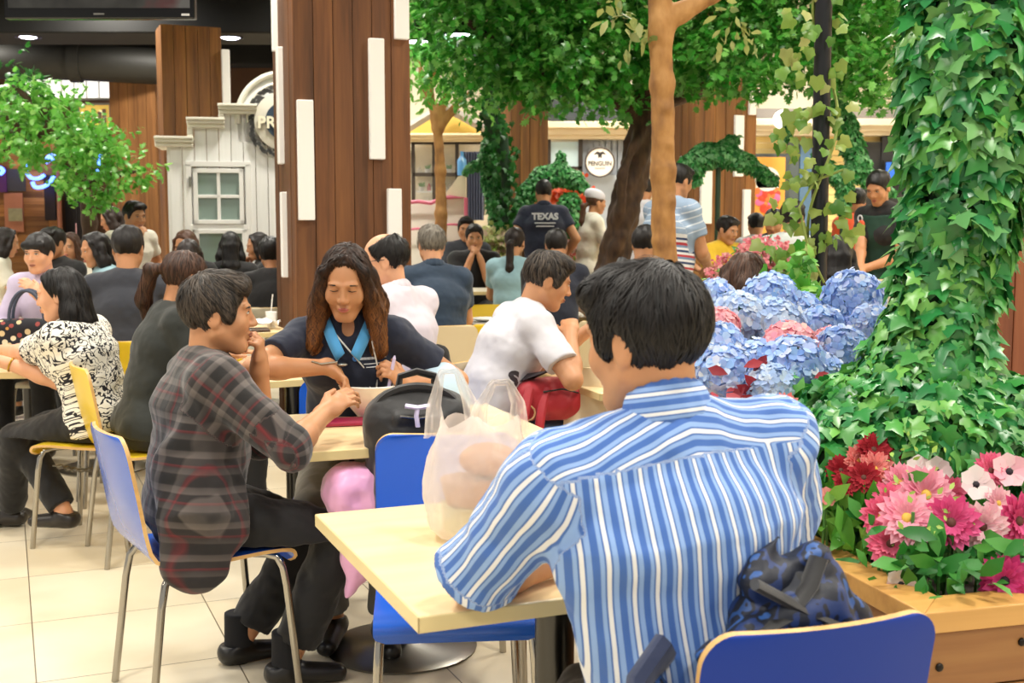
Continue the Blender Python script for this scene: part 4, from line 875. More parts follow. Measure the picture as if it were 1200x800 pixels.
# ---------------------------------------------------------------- chairs and tables
LAM = {'blue': M('laminate_blue', '#1f58c2', .25, coat=.15), 'yellow': M('laminate_yellow', '#e2c02c', .3), 'beige': M('laminate_beige', '#d8c7a4', .35), 'cream': M('laminate_cream', '#cfc8b0', .35), 'navy': M('laminate_navy', '#0d3390', .5, spec=.25)}
PLY = Mwood('plywood_edge', '#b98f56', '#d2a869', '#dcb87e', 1.5, .45, 'Y', .1, .05); BEECH = Mwood('beech_top', '#e6c893', '#efd4a4', '#f4deb4', .6, .32, 'X', .04, .03); EDGE = M('table_edge', '#d9c58f', .35)
LEGM = M('chair_leg_chrome', '#aaa59b', .18, 1.); RUB = M('rubber_black', '#171615', .7); PIPE = M('pedestal_steel', '#4b4a48', .28, 1.)
def chair_shell(w=.40):
    prof = np.array([(.205, .405), (.216, .425), (.212, .444), (.19, .4545), (.12, .4555), (0, .449), (-.10, .447), (-.155, .452), (-.190, .468), (-.208, .497), (-.219, .55), (-.234, .64), (-.252, .74), (-.268, .82)])
    d = np.r_[0, np.cumsum(np.linalg.norm(np.diff(prof, axis=0), axis=1))]; s = np.r_[np.linspace(0, .06, 6)[:-1], np.linspace(.06, d[-1]-.05, 26)[:-1], d[-1]-.05+.05*np.sin(np.linspace(0, PI/2, 8))]
    p = np.stack([np.interp(s, d, prof[:, 0]), np.interp(s, d, prof[:, 1])], 1); k = len(s); t = np.gradient(p, axis=0); t /= np.linalg.norm(t, axis=1)[:, None]; nn = np.stack([t[:, 1], -t[:, 0]], 1)   # towards the sitter
    nn = np.where((nn[:, 1:2] < 0) & (np.arange(k)[:, None] < 8), nn, nn); m = 11; V = []
    nn = -nn if nn[12][1] < 0 else nn
    for side in (0, 1):
        for i in range(k):
            e = d[-1]-s[i]; r = .05; hw = w/2-(r-math.sqrt(max(r*r-max(r-e, 0)**2, 0)) if e < r else 0); r2 = .03; hw -= (r2-math.sqrt(max(r2*r2-max(r2-s[i], 0)**2, 0)) if s[i] < r2 else 0)
            back = min(max((p[i][1]-.50)/.15, 0), 1)
            for j in range(m):
                x = -1+2*j/(m-1); q = p[i]-nn[i]*(.011*side); V.append([x*hw, q[0]-back*.02*(1-x*x), q[1]+back*0])
    V = np.array(V); f = []; mi = []; o = k*m
    for i in range(k-1):
        for j in range(m-1):
            a = i*m+j; f.append((a, a+1, a+m+1, a+m)); mi.append(0); f.append((o+a, o+a+m, o+a+m+1, o+a+1)); mi.append(0)
        for a, b in ((i*m, (i+1)*m), ((i+1)*m+m-1, i*m+m-1)): f.append((a, b, o+b, o+a)); mi.append(1)
    for j in range(m-1):
        f.append((j+1, j, o+j, o+j+1)); mi.append(1); a = (k-1)*m+j; f.append((a, a+1, o+a+1, o+a)); mi.append(1)
    return V, f, mi
_SH = chair_shell()
def chair(label, loc, rz, col, edge=None, group=None):
    e = empty('chair', label, 'chair', (loc[0], loc[1], 0), math.radians(rz), group)
    if col not in CHM:
        m = MB(); V, f, mi = _SH
        for ff, i in zip(f, mi): pass
        m.add(V, f); m.mi = list(mi); o = m.build('seat_shell', [LAM[col], PLY], e, True)
        try: o.data.set_sharp_from_angle(angle=.9)
        except Exception: pass
        CHM[col] = o.data
        if 'leg' not in CHM:
            L = []
            for sx in (-1, 1):
                fl = MB(); fl.tube([(sx*.205, .215, .0), (sx*.19, .185, .34), (sx*.186, .176, .395), (sx*.176, .162, .425), (sx*.155, .135, .433), (sx*.10, .06, .434)], .0115, 10); L.append(fl.build('leg', LEGM, None, True))
                fl = MB(); fl.tube([(sx*.205, -.225, .0), (sx*.192, -.185, .33), (sx*.188, -.172, .395), (sx*.178, -.152, .425), (sx*.155, -.125, .433), (sx*.10, -.05, .434)], .0115, 10); L.append(fl.build('leg', LEGM, None, True))
            CHM['leg'] = [x.data for x in L]
            for x in L: COL.objects.unlink(x); bpy.data.objects.remove(x)
    else:
        o = bpy.data.objects.new('seat_shell', CHM[col]); COL.objects.link(o); o.parent = e
    for d in CHM['leg']:
        x = bpy.data.objects.new('leg', d); COL.objects.link(x); x.parent = e
    return e
CHM = {}
def seat_for(c, label, col, dy=.03, rz=None, group=None):
    """chair under a seated person"""
    f = rotz([0, 1, 0], c['rz']); q = c['loc']+f*dy; return chair(label, q, math.degrees(c['rz']) if rz is None else rz, col, group=group)
def table(label, o, rz, w, d, mat=None, edge=None, ped=None, z=.745, group=None, legc=None):
    """o: middle of the top; one pedestal on a round foot"""
    e = empty('dining_table', label, 'table', (o[0], o[1], 0), math.radians(rz), group)
    m = MB(); m.box((0, 0, z-.015), (w, d, .03)); t = m.build('tabletop', mat or BEECH, e, bevel=.002)
    m = MB(); poly = [(-w/2, -d/2), (w/2, -d/2), (w/2, d/2), (-w/2, d/2)]; q = .0025
    for i in range(4):
        a, b = V3(*poly[i], 0), V3(*poly[(i+1) % 4], 0); m.box(((a+b)/2+V3(0, 0, z-.0152)), (np.abs(b-a)[0]+q*2, np.abs(b-a)[1]+q*2, .0285))
    m.build('edge_band', edge or EDGE, t, bevel=.002)
    m = MB(); m.lathe([(.042, .02), (.042, z-.035), (.0, z-.035)], n=24); m.box((0, 0, z-.04), (w*.55, .06, .018)); m.box((0, 0, z-.04), (.06, d*.55, .018)); m.build('pedestal', ped or PIPE, e, smooth='auto')
    m = MB(); m.lathe([(.0, 0), (.245, 0), (.25, .008), (.22, .018), (.06, .028), (.042, .04), (0, .04)], n=36); m.build('round_foot', STEEL, e, True)
    return e
# ---------------------------------------------------------------- cloth
def Mcloth(name, col, var=.10, bump=.12, rough=.85, sheen=.15):
    if name in MATS: return MATS[name]
    t = NT(name); a = np.array(lin(col)[:3]); n = t.noise(9., 3)
    t.link(t.mix(n, tuple(a*(1-var))+(1,), tuple(np.minimum(a*(1+var), 1))+(1,)), t.b.inputs['Base Color']); t.val('Roughness', rough); t.val('Sheen Weight', sheen); t.bump(t.noise(30., 3), bump, .01)
    MATS[name] = t.m; return t.m
def pat_nodes(t):
    a = t.nd('ShaderNodeAttribute', attribute_name='pat'); s = t.nd('ShaderNodeSeparateXYZ'); t.link(a.outputs['Vector'], s.inputs[0]); return s.outputs
def Mstripe():
    t = NT('striped_shirt_cloth'); s = pat_nodes(t); q = t.math('FRACT', t.math('ADD', t.math('DIVIDE', s[0], .0315), 50.))
    c = t.ramp(q, [(0, '#4069b3'), (.28, '#4069b3'), (.31, '#88a9dc'), (.45, '#88a9dc'), (.47, '#3f68b0'), (.52, '#3f68b0'), (.54, '#dfe2e6'), (.70, '#e3e4e6'), (.72, '#3f68b0'), (.77, '#3f68b0'), (.80, '#88a9dc'), (.97, '#88a9dc')])
    t.link(c, t.b.inputs['Base Color']); t.val('Roughness', .8); t.val('Sheen Weight', .1); t.bump(t.noise(22., 3), .12, .01); return t.m
def Mplaid():
    t = NT('plaid_shirt_cloth'); s = pat_nodes(t)
    def band(x, per, stops): return t.ramp(t.math('FRACT', t.math('ADD', t.math('DIVIDE', x, per), 50.)), stops)
    st = [(0, '#0f0d0d'), (.26, '#141111'), (.30, '#514a47'), (.44, '#3d3736'), (.47, '#561a1f'), (.515, '#6e2126'), (.55, '#262021'), (.72, '#201b1c'), (.76, '#6b625e'), (.92, '#57504d'), (.96, '#141111')]
    a = band(s[0], .088, st); b = band(s[1], .095, st); t.link(t.mix(.5, a, b), t.b.inputs['Base Color']); t.val('Roughness', .9); t.val('Sheen Weight', .25); t.bump(t.noise(30., 3), .15, .01); return t.m
def Mscrawl():
    t = NT('patterned_blouse_cloth'); s = pat_nodes(t); cx = t.nd('ShaderNodeCombineXYZ'); t.link(s[0], cx.inputs[0]); t.link(s[1], cx.inputs[1]); t.link(s[2], cx.inputs[2])
    n = t.nd('ShaderNodeTexNoise'); n.inputs['Scale'].default_value = 44.; n.inputs['Detail'].default_value = 0; n.inputs['Distortion'].default_value = .9; t.link(cx.outputs[0], n.inputs['Vector'])
    q = t.math('ABSOLUTE', t.math('SUBTRACT', n.outputs[0], .5)); c = t.ramp(q, [(.055, '#15131c'), (.07, '#eae5d8')]); t.link(c, t.b.inputs['Base Color']); t.val('Roughness', .8); return t.m
def stripes_mat(name, per, stops, axis=1):
    t = NT(name); s = pat_nodes(t); q = t.math('FRACT', t.math('ADD', t.math('DIVIDE', s[axis], per), 50.4)); t.link(t.ramp(q, stops, 'CONSTANT'), t.b.inputs['Base Color']); t.val('Roughness', .85); return t.m
STRIPE, PLAID, SCRAWL = Mstripe(), Mplaid(), Mscrawl()
BLACKC = Mcloth('cloth_black', '#131213'); JEAN = Mcloth('cloth_jeans', '#5c7a9e', .25); NAVY = Mcloth('cloth_navy', '#1a2136'); WHITEC = Mcloth('cloth_white', '#cdcad0', .03); PINKW = Mcloth('cloth_pinkwhite', '#d3c9d1', .03); CHAR = Mcloth('cloth_charcoal', '#30323a'); OLIVE = Mcloth('cloth_black_olive', '#20231f')
SKYC = Mcloth('collar_sky', '#4d9bd2'); GREYP = Mcloth('cloth_grey', '#7d7a72'); LAV = Mcloth('cloth_lavender', '#bfb3cd')
# --- A  man in the striped shirt, back to us
A = person('man with black hair in blue striped shirt seated at the front table, back turned', (750, 313, 1.96), 17, lean=.06, side=-.11, twist=.04, hyaw=28, hpitch=.12, hroll=-.02, sw=.182, hs=.97, skin='tan', vs=.0048, build=1.1,
           L=tuple(G(672, 648, .785)), R=(.46, 2.42, .79), feetL=(.33, 2.26, .085), feetR=(.52, 2.24, .085), poleL=(-1, -.45, -.35), curlL=.6, shL=(-.02, .02, .0),
           top=dict(mat=STRIPE, sleeve=.97, sloose=.030, hem=-.06, loose=.024, yoke=lambda x: .125-np.abs(x)*.06, ws=9., name='striped_shirt', collar=STRIPE, chigh=.026, cthick=.011, casp=3.2), legs=dict(mat=BLACKC), hmat='black', wr=.011, tufts=4200, hair_kw=dict(tl=.075, tw=.0026, vol=1.0, steps=6, low=-.078, whorl=(.01, -.06, .125), comb=(0, .05, -.7), lift=.006, jit=.45))
# --- B  man in the plaid shirt, profile
B = person('man in dark plaid shirt seated in profile with hand at his mouth', (256, 321, 3.52), -66, lean=.10, hyaw=-14, hpitch=.02, skin='tan', vs=.0048, sw=.165, seat=.462,
           L=tuple(P(304, 430, 3.62)), R=tuple(P(380, 484, 3.54)), poleL=(.5, .3, -1), poleR=(.2, -1, -.55), curlL=1.15, curlR=.55, dirL=(.05, -.1, 1), palmL=(-.75, .0, .35), dirR=(.75, .45, .55), palmR=(-.1, .6, -.8), feetR=tuple(P(336, 776, 3.52)), feetL=tuple(P(280, 752, 3.72)),
           top=dict(mat=PLAID, sleeve=1.10, sloose=.022, hem=-.10, loose=.028, ws=9., name='plaid_shirt', extra=lambda c: [seg(c['H']+V3(.125, -.02, .17), c['H']+V3(.205, -.03, .02), .12, .105, .05, .5, V3(1, 0, -.5)), seg(c['H']+V3(.205, -.03, .03), c['H']+V3(.218, -.03, -.085), .105, .10, .03, .22, V3(1, 0, 0)), seg(c['H']+V3(.17, .06, .10), c['H']+V3(.21, .07, -.03), .06, .05, .04, .4, V3(1, 0, 0))]), legs=dict(mat=BLACKC, loose=.020, len=.84), socks='#141418', hmat='dark', face=True, wr=.010, tufts=3200, hair_kw=dict(tl=.06, tw=.0022, vol=1.0, comb=(0, .25, -.45), lift=.007, jit=.4))
# --- C  woman in the navy polo, facing us
Cw = person('woman with wavy brown hair in navy polo with blue collar looking down at her bowl', (405, 291, 3.90), 186, fem=True, hs=.955, lean=.36, hyaw=-6, hpitch=.32, hroll=-.03, skin='tan', vs=.0045, sw=.152,
            feetL=(-.42, 3.86, .085), feetR=(-.60, 3.90, .085), R=tuple(P(386, 430, 3.88)), L=tuple(P(474, 450, 3.95)), poleR=(-1, -.15, .2), poleL=(.9, .2, -.9), curlR=.6, curlL=.9, dirR=(.75, -.2, -.6), palmR=(-.1, -.35, -.9), dirL=(-.45, -.3, .55), palmL=(-.6, .5, -.4),
            top=dict(mat=NAVY, sleeve=.62, sloose=.018, hem=-.03, vneck=True, name='polo_shirt'), legs=dict(mat=GREYP), hair='wavy', hmat='brown', face=True, eyes='down', wr=.006, tufts=3600, hair_kw=dict(tl=.13, tw=.0024, drop=.27, w=1.08, cap=.99, part=(-.012, .03, .13), steps=9, wave=.75, lift=.006, jit=.25))
# --- D  woman in patterned blouse
D = person('woman in black and white patterned blouse seated on yellow chair at far left', (66, 315, 5.25), 82, fem=True, lean=.26, hyaw=12, hpitch=.12, skin='fair', vs=.006, sw=.155, build=1.12,
           R=tuple(P(4, 424, 5.2)), L=tuple(P(6, 410, 5.45)), poleR=(.6, -.5, -1), feetR=tuple(P(76, 600, 5.22)), feetL=tuple(P(14, 598, 5.45)),
           top=dict(mat=SCRAWL, sleeve=.80, sloose=.03, hem=-.06, loose=.024, ws=10., name='patterned_blouse'), legs=dict(mat=BLACKC, loose=.014, len=.92), hair='long', hmat='black', face=True, wr=.007, tufts=1500, shoes='#2b2622', hair_kw=dict(tl=.12, tw=.003, drop=.25, front_side=0, strand=0, cb=.035, steps=7, lift=.005, jit=.15))
# --- E  man in white T-shirt
E = person('man in white lettered T-shirt bent over his table, red bag on lap', (650, 297, 5.0), -72, lean=.40, hyaw=-10, hpitch=.32, skin='tan', vs=.006, R=tuple(P(668, 392, 4.85)), L=tuple(P(688, 388, 5.2)), poleR=(.25, -.8, -.8), curlR=.9,
           top=dict(mat=WHITEC, sleeve=.72, sloose=.026, hem=-.07, loose=.022, ws=9., name='t_shirt'), legs=dict(mat=JEAN, loose=.02), hmat='dark', face=True, wr=.009, tufts=1300, hair_kw=dict(tl=.05, tw=.0028, vol=.98))
# --- F  man in white shirt, spectacles
Fm = person('balding man in white shirt and spectacles turned away in front of big pillar', (446, 274, 5.2), 55, lean=.10, hyaw=36, hpitch=.14, skin='fair', vs=.006, build=1.06, R='table', L='table',
            top=dict(mat=PINKW, sleeve=1.5, sloose=.024, hem=-.07, loose=.022, ws=9., name='dress_shirt', collar=PINKW), legs=dict(mat=BLACKC), hair='bald', hmat='black', face=True, wr=.009, tufts=700, hair_kw=dict(tl=.04, tw=.0026))
glasses(Fm)
# ---------------------------------------------------------------- people further back
tops = dict(char=CHAR, navy=NAVY, black=BLACKC, olive=OLIVE, white=WHITEC, lav=LAV, sky=Mcloth('cloth_paleblue', '#8fb3bb'), grey=Mcloth('cloth_palegrey', '#a8aeb0'), yellow=Mcloth('cloth_yellow', '#d9b227'), pinkish=Mcloth('cloth_dustpink', '#c9a19c'),
    darknavy=Mcloth('cloth_darknavy', '#151a2a'), orange=Mcloth('cloth_orange', '#d8562b'), lightgrey=Mcloth('cloth_speckle', '#b9beb9', .35), teal=Mcloth('cloth_teal', '#24364a'), cream=Mcloth('cloth_cream', '#e2dccb', .05), pattern=Mcloth('cloth_leafgrey', '#6f7f77', .6),
    stripe=stripes_mat('striped_tee_cloth', .8, [(0, '#d7d7d8')]+[(.05+.02*i, ('#b0383f', '#dcdcdc', '#34436a', '#dcdcdc', '#6f86a3')[i % 5]) for i in range(14)]+[(.34, '#8fa3ba'), (.385, '#c9d2da'), (.395, '#8fa3ba'), (.44, '#c9d2da'), (.45, '#8fa3ba'), (.50, '#c9d2da'), (.51, '#8fa3ba'), (.56, '#c9d2da'), (.57, '#8fa3ba')][:9]))
TR = {'d': dict(mat=BLACKC), 'j': dict(mat=JEAN), 'n': dict(mat=NAVY), 'k': dict(mat=Mcloth('cloth_khaki', '#8d8064'))}
def folk(label, head, rz, top, hair='short', hmat='black', sleeve=.6, legs='d', vs=.0085, **k):
    ch = k.pop('chair', None); tk = k.pop('tk', {})
    c = person(label, head, rz, top=dict(mat=tops[top], sleeve=sleeve, sloose=.018, loose=.018, hem=-.05, **tk), legs=TR[legs], hair=hair, hmat=hmat, vs=vs, **k)
    if ch: seat_for(c, ch[0], ch[1], .005)
    return c
FK = {}
# left
FK['grey tee'] = folk('man seen from behind in dark grey T-shirt at the left table', (150, 265, 6.3), 4, 'char', sleeve=.55, lean=.12, chair=('yellow chair under the man in dark grey T-shirt', 'yellow'), vs=.0075, R=(-1.75, 6.75, .79), L=(-2.35, 6.7, .79))
FK['pony dark'] = folk('woman with brown ponytail in black top behind the plaid shirt man', (222, 296, 5.15), -60, 'olive', 'pony', 'chest', 1.2, fem=True, lean=.24, hyaw=12, hpitch=.25, chair=('yellow chair under the ponytail woman in black', 'yellow'), vs=.0075, tufts=700, hair_kw=dict(tx=-.05, tl=.09, tw=.003, drop=.24, steps=6, lift=.004))
FK['lavender'] = folk('young man in lavender shirt with open mouth facing us at left', (44, 274, 7.2), 172, 'lav', sleeve=1.6, lean=.22, skin='fair', face=True, hair='bowl', R='table', L='front', chair=('cream chair under the lavender shirt man', 'cream'))
FK['long black'] = folk('woman with long black hair seated beside the dark grey T-shirt man', (108, 273, 8.1), 118, 'sky', 'long', 'black', .5, fem=True, lean=.2, hyaw=14, hpitch=.2, L='front', R='table', face=True, hair_kw=dict(drop=.36, front_side=0), chair=('cream chair under the long haired woman', 'cream'))
FK['stand white'] = folk('standing man in white shirt with hand at his mouth at left', (158, 236, 9.6), -128, 'cream', sleeve=.55, pose='stand', s=.97, R='face', L='hip', face=True, hpitch=.15)
FK['phone girl'] = folk('standing woman in dusty pink top looking at a phone at left', (126, 243, 11.), 110, 'pinkish', 'long', 'soft', 1.4, pose='stand', fem=True, s=.93, R='phone', L='phone', face=True, hpitch=.3, hair_kw=dict(drop=.32, front_side=0))
FK['blue mask'] = folk('seated girl with long hair behind a pale blue drink at left', (81, 273, 9.7), 176, 'cream', 'long', 'chest', .6, fem=True, s=.93, face=True, skin='fair', L='front', R='table', hair_kw=dict(drop=.3))
FK['far left a'] = folk('person with long dark hair in white top at the far left edge', (9, 262, 9.6), -70, 'cream', 'long', 'soft', .6, fem=True, s=.95, face=True, skin='fair', hpitch=.2, hair_kw=dict(drop=.3, front_side=0))
FK['far left b'] = folk('dark haired man in black half hidden behind the lavender shirt man', (60, 262, 8.8), 160, 'black', sleeve=.6, s=.95, face=True)
# in front of the kiosk and by the pillar
FK['kiosk a'] = folk('brown haired woman facing us in front of the kiosk', (215, 271, 9.2), 165, 'black', 'long', 'chest', 1.2, fem=True, face=True, hpitch=.3, hair_kw=dict(drop=.28))
FK['kiosk b'] = folk('dark haired person from behind in front of the kiosk', (221, 281, 8.0), 8, 'olive', 'long', 'soft', 1.2, fem=True, s=.95, hair_kw=dict(drop=.22), chair=('cream chair before the kiosk under a dark haired person', 'cream'))
FK['long back'] = folk('woman with straight black hair seen from behind near the kiosk door', (270, 272, 9.6), 12, 'black', 'long', 'black', 1.2, fem=True, hair_kw=dict(drop=.33, front_side=0), chair=('cream chair near the kiosk door', 'cream'))
FK['hand mouth'] = folk('woman in black with bracelet eating with her hand at mouth', (300, 273, 10.3), 105, 'black', 'long', 'soft', .6, fem=True, face=True, hyaw=10, hpitch=.15, R='face', L='table', hair_kw=dict(drop=.2, front_side=0))
FK['bun back'] = folk('woman with black bun in black top from behind beside big pillar', (316, 279, 8.7), 14, 'black', 'updo', 'black', 1.2, fem=True, lean=.15, hair_kw=dict(vol=1.08), chair=('cream chair by the big pillar under the bun haired woman', 'cream'))
# right of the pillar
FK['grey hair'] = folk('grey haired man in navy polo with pale sleeve edges from behind', (505, 264, 7.2), 16, 'teal', 'short', 'grey', .62, skin='fair', lean=.12, build=1.15, side=.02, tk=dict(collar=tops['teal']), vs=.0075, tufts=500, hair_kw=dict(tl=.04, tw=.003), chair=('beige chair under the grey haired man', 'beige'))
FK['hands up'] = folk('man in black T-shirt facing us with both hands at his chin', (556, 263, 10.6), 186, 'black', sleeve=.55, face=True, R='face', L='face', lean=.16, zb=.1)
FK['behind hands'] = folk('dark haired person seated just behind the black T-shirt man', (546, 254, 11.6), 182, 'char', sleeve=.6, face=True, zb=.1)
FK['blue pony'] = folk('woman with ponytail in pale blue shirt from behind', (604, 267, 9.3), -16, 'sky', 'pony', 'soft', .6, fem=True, lean=.08, hair_kw=dict(drop=.33, tx=.0, tz=.0), zb=.1, chair=None)
FK['lanyard'] = folk('man in navy polo with orange lanyard leaning forward from behind', (651, 266, 8.4), -14, 'darknavy', sleeve=.6, lean=.38, hyaw=24, hpitch=.2, L='front', R='table', build=1.1)
FK['texas'] = folk('standing man in navy polo with white lettering on his back', (637, 211, 11.6), 2, 'navy', sleeve=.55, pose='stand', s=1.0, zb=.1, build=1.18, R='hip', L='hip', legs='d', tk=dict(collar=NAVY))
FK['white cap'] = folk('standing woman in cream top and white cap facing right', (700, 224, 11.8), -72, 'cream', 'pony', 'chest', 1.0, fem=True, pose='stand', s=.93, zb=.1, face=True, R='front', L='front', hair_kw=dict(drop=.28, tz=-.03), legs='k')
FK['white uniform'] = folk('standing person in white uniform half hidden by the twisted trunk', (757, 196, 12.4), -20, 'white', sleeve=1.6, pose='stand', s=1., zb=.1)
FK['day pack'] = folk('man in pale grey T-shirt wearing a black daypack', (757, 254, 7.5), -34, 'grey', sleeve=.6, lean=.28, hyaw=10, R='table', L='table', chair=('beige chair under the man with the daypack', 'beige'))
FK['stripe tee'] = folk('standing man in striped T-shirt behind the log post', (799, 188, 8.4), -52, 'stripe', sleeve=.62, pose='stand', s=1.03, R='front', L='front', build=1.2, hpitch=.25, face=True, legs='j')
FK['boy'] = folk('boy in yellow T-shirt looking down near the pink blossoms', (855, 254, 9.2), -150, 'yellow', sleeve=.6, s=.84, sw=.17, pose='stand', R='front', L='front', face=True, hpitch=.25, hyaw=12, skin='tan')
FK['brown hair'] = folk('woman with straight brown hair behind the blue hydrangeas', (872, 298, 4.62), 12, 'black', 'long', 'chest', 1.2, fem=True, lean=.1, vs=.0065, tufts=2600, hair_kw=dict(drop=.30, w=1.15, tl=.16, tw=.0028, steps=9, lift=.004, front_side=0, jit=.08, wave=.05), chair=('beige chair under the brown haired woman', 'beige'))
FK['kid navy'] = folk('boy with bowl haircut in dark jacket looking down at right', (906, 246, 9.6), 160, 'darknavy', 'bowl', 'black', 1.3, s=.86, face=True, hpitch=.35, pose='stand', R='front', L='front')
FK['kid white'] = folk('small child in white seen between the pillar and the bowl haircut boy', (886, 243, 10.6), 8, 'white', 'short', 'black', .6, s=.84, pose='stand')
FK['speckle'] = folk('person with short dark hair in speckled grey top from behind', (930, 235, 7.95), -22, 'lightgrey', 'short', 'black', .6, fem=True, lean=.06, hyaw=-14, pose='stand', s=.95, R='front', L='front')
FK['apron'] = folk('standing woman in black T-shirt and dark green apron looking down', (1027, 202, 8.3), 128, 'black', 'updo', 'black', .55, fem=True, pose='stand', s=1.02, face=True, hpitch=.42, hyaw=10, R=(2.32, 8.0, .98), L='front')
FK['orange'] = folk('person in orange shirt seated behind the woman in the apron', (1004, 221, 11.), 4, 'orange', 'short', 'black', .6, pose='stand', s=.97)
FK['leaf top'] = folk('person with dark hair in leafy grey top behind the black pole', (982, 277, 6.5), -10, 'pattern', 'long', 'black', .6, fem=True, hair_kw=dict(drop=.22), chair=('cream chair behind the black pole', 'cream'))
# lettering, lanyard, apron, cap, daypack as parts of their wearers
c = FK['texas']; t_ = text3d('lettering', 'TEXAS', .085, M('print_white', '#d8dade', .6), c['C']-c['fw']*.185+c['d2']*.075, (PI/2-.10, 0, 0), c['o'], .002, bold=.004); m = MB()
for i, w in enumerate((.20, .17)): m.box(c['C']-c['fw']*.186+c['d2']*(.015-.03*i), (w, .004, .012))
m.build('small_print', M('print_white', '#d8dade'), c['o'])
c = FK['lanyard']; m = MB(); m.tube([c['N']+c['ss']*.07*math.cos(a)+c['fw']*(.03-.065*math.sin(a))+c['d2']*(.012) for a in np.linspace(0, PI, 13)], .008, 6); m.build('lanyard', M('cord_orange', '#d8552a', .6), c['o'], True)
c = FK['apron']; o_ = sdf_obj('apron', [dict(p, ra=p['ra']+.012, rb=p['rb']+.012) if p['t'] == 's' else p for p in c['torso'](.022, -.35)[1:4]]+[seg(c['H']+c['fw']*.06, c['H']+c['fw']*.07-V3(0, 0, .42), .15, .17, .04, 1.2, c['ss']), plane(c['C']+c['d2']*.13, c['d2']), plane(c['C']-c['fw']*.02, -c['fw'])], .010, M('apron_green', '#16392a', .8), c['o'], .006, 10.)
pp = lambda x, y, z: c['C']+c['ss']*x+c['fw']*y+c['d2']*z
m = MB(); m.ball(pp(.06, .165, .06), (.028, .01, .03), 12, 8); m.build('badge', M('badge_orange', '#e0592e', .5), c['o'], True)
m = MB(); m.tube([pp(.075+.018*math.cos(a), .155, .10+.022*math.sin(a)) for a in np.linspace(0, 2*PI, 13)[:-1]], .005, 6, closed=True); m.build('ring_emblem', M('print_white', '#d8dade'), c['o'], True)
c = FK['white cap']; sdf_obj('cap', [c['he']((0, -.02, .062), (.088, .112, .085), .01, False, [((0, 0, .035), (0, -.15, -1))]), c['he']((0, -.07, .10), (.07, .075, .05), .03)], .007, WHITEC, c['o'])
# ---------------------------------------------------------------- front tables, chairs and what lies on them
NL, NR, FL = (V3(*G(*q, .745)) for q in ((477, 724), (967, 661), (381, 601)))
T1W, T1D = np.linalg.norm(NR-NL), np.linalg.norm(FL-NL); T1R = math.degrees(math.atan2((NR-NL)[1], (NR-NL)[0])); T1C = (NR+FL)/2
table('pale wood table in front holding the white plastic bag', T1C, T1R, T1W, T1D)
u1 = nrm(NR-NL); v1 = V3(-u1[1], u1[0], 0)
N2 = V3(*G(338, 531, .745)); r2 = math.radians(20); u2 = V3(math.cos(r2), math.sin(r2), 0); v2 = V3(-u2[1], u2[0], 0); T2C = N2+u2*.42+v2*.35
table('pale wood table between plaid shirt man and navy polo woman', T2C, 20, .84, .70)
seat_for(B, 'blue chair under the man in the plaid shirt', 'blue', .025, -58)
qa = A['loc']+rotz([.075, .035, 0], A['rz']); chair('navy blue chair in front holding the camouflage backpack', qa, 19, 'navy')
seat_for(Cw, 'blue chair behind the navy polo woman', 'blue', .03)
seat_for(D, 'yellow chair under the woman in the patterned blouse', 'yellow', .01)
seat_for(E, 'blue chair behind the man in the white lettered T-shirt', 'blue', .02)
seat_for(Fm, 'beige chair under the balding man in white shirt', 'beige', .0)
fr = V3(*G(536, 742, .43)); r3 = math.radians(5); v3 = V3(-math.sin(r3), math.cos(r3), 0); u3 = V3(math.cos(r3), math.sin(r3), 0); c1 = fr+v3*.215; c1[2] = 0
chair('empty blue chair pushed under the front table from behind', c1, 185, 'blue')
c2 = c1+v3*.60-u3*.01; chair('blue chair holding the black backpack, back to back with the empty one', c2, 6, 'blue')
chair('cream wooden chair beyond the plastic bag beside the red bag man', V3(*P(668, 470, 4.25))*V3(1, 1, 0)+V3(.06, .25, 0), 150, 'beige')
chair('empty yellow chair behind the patterned blouse chair', V3(*P(150, 400, 5.75))*V3(1, 1, 0)+V3(-.02, .22, 0), 172, 'yellow')
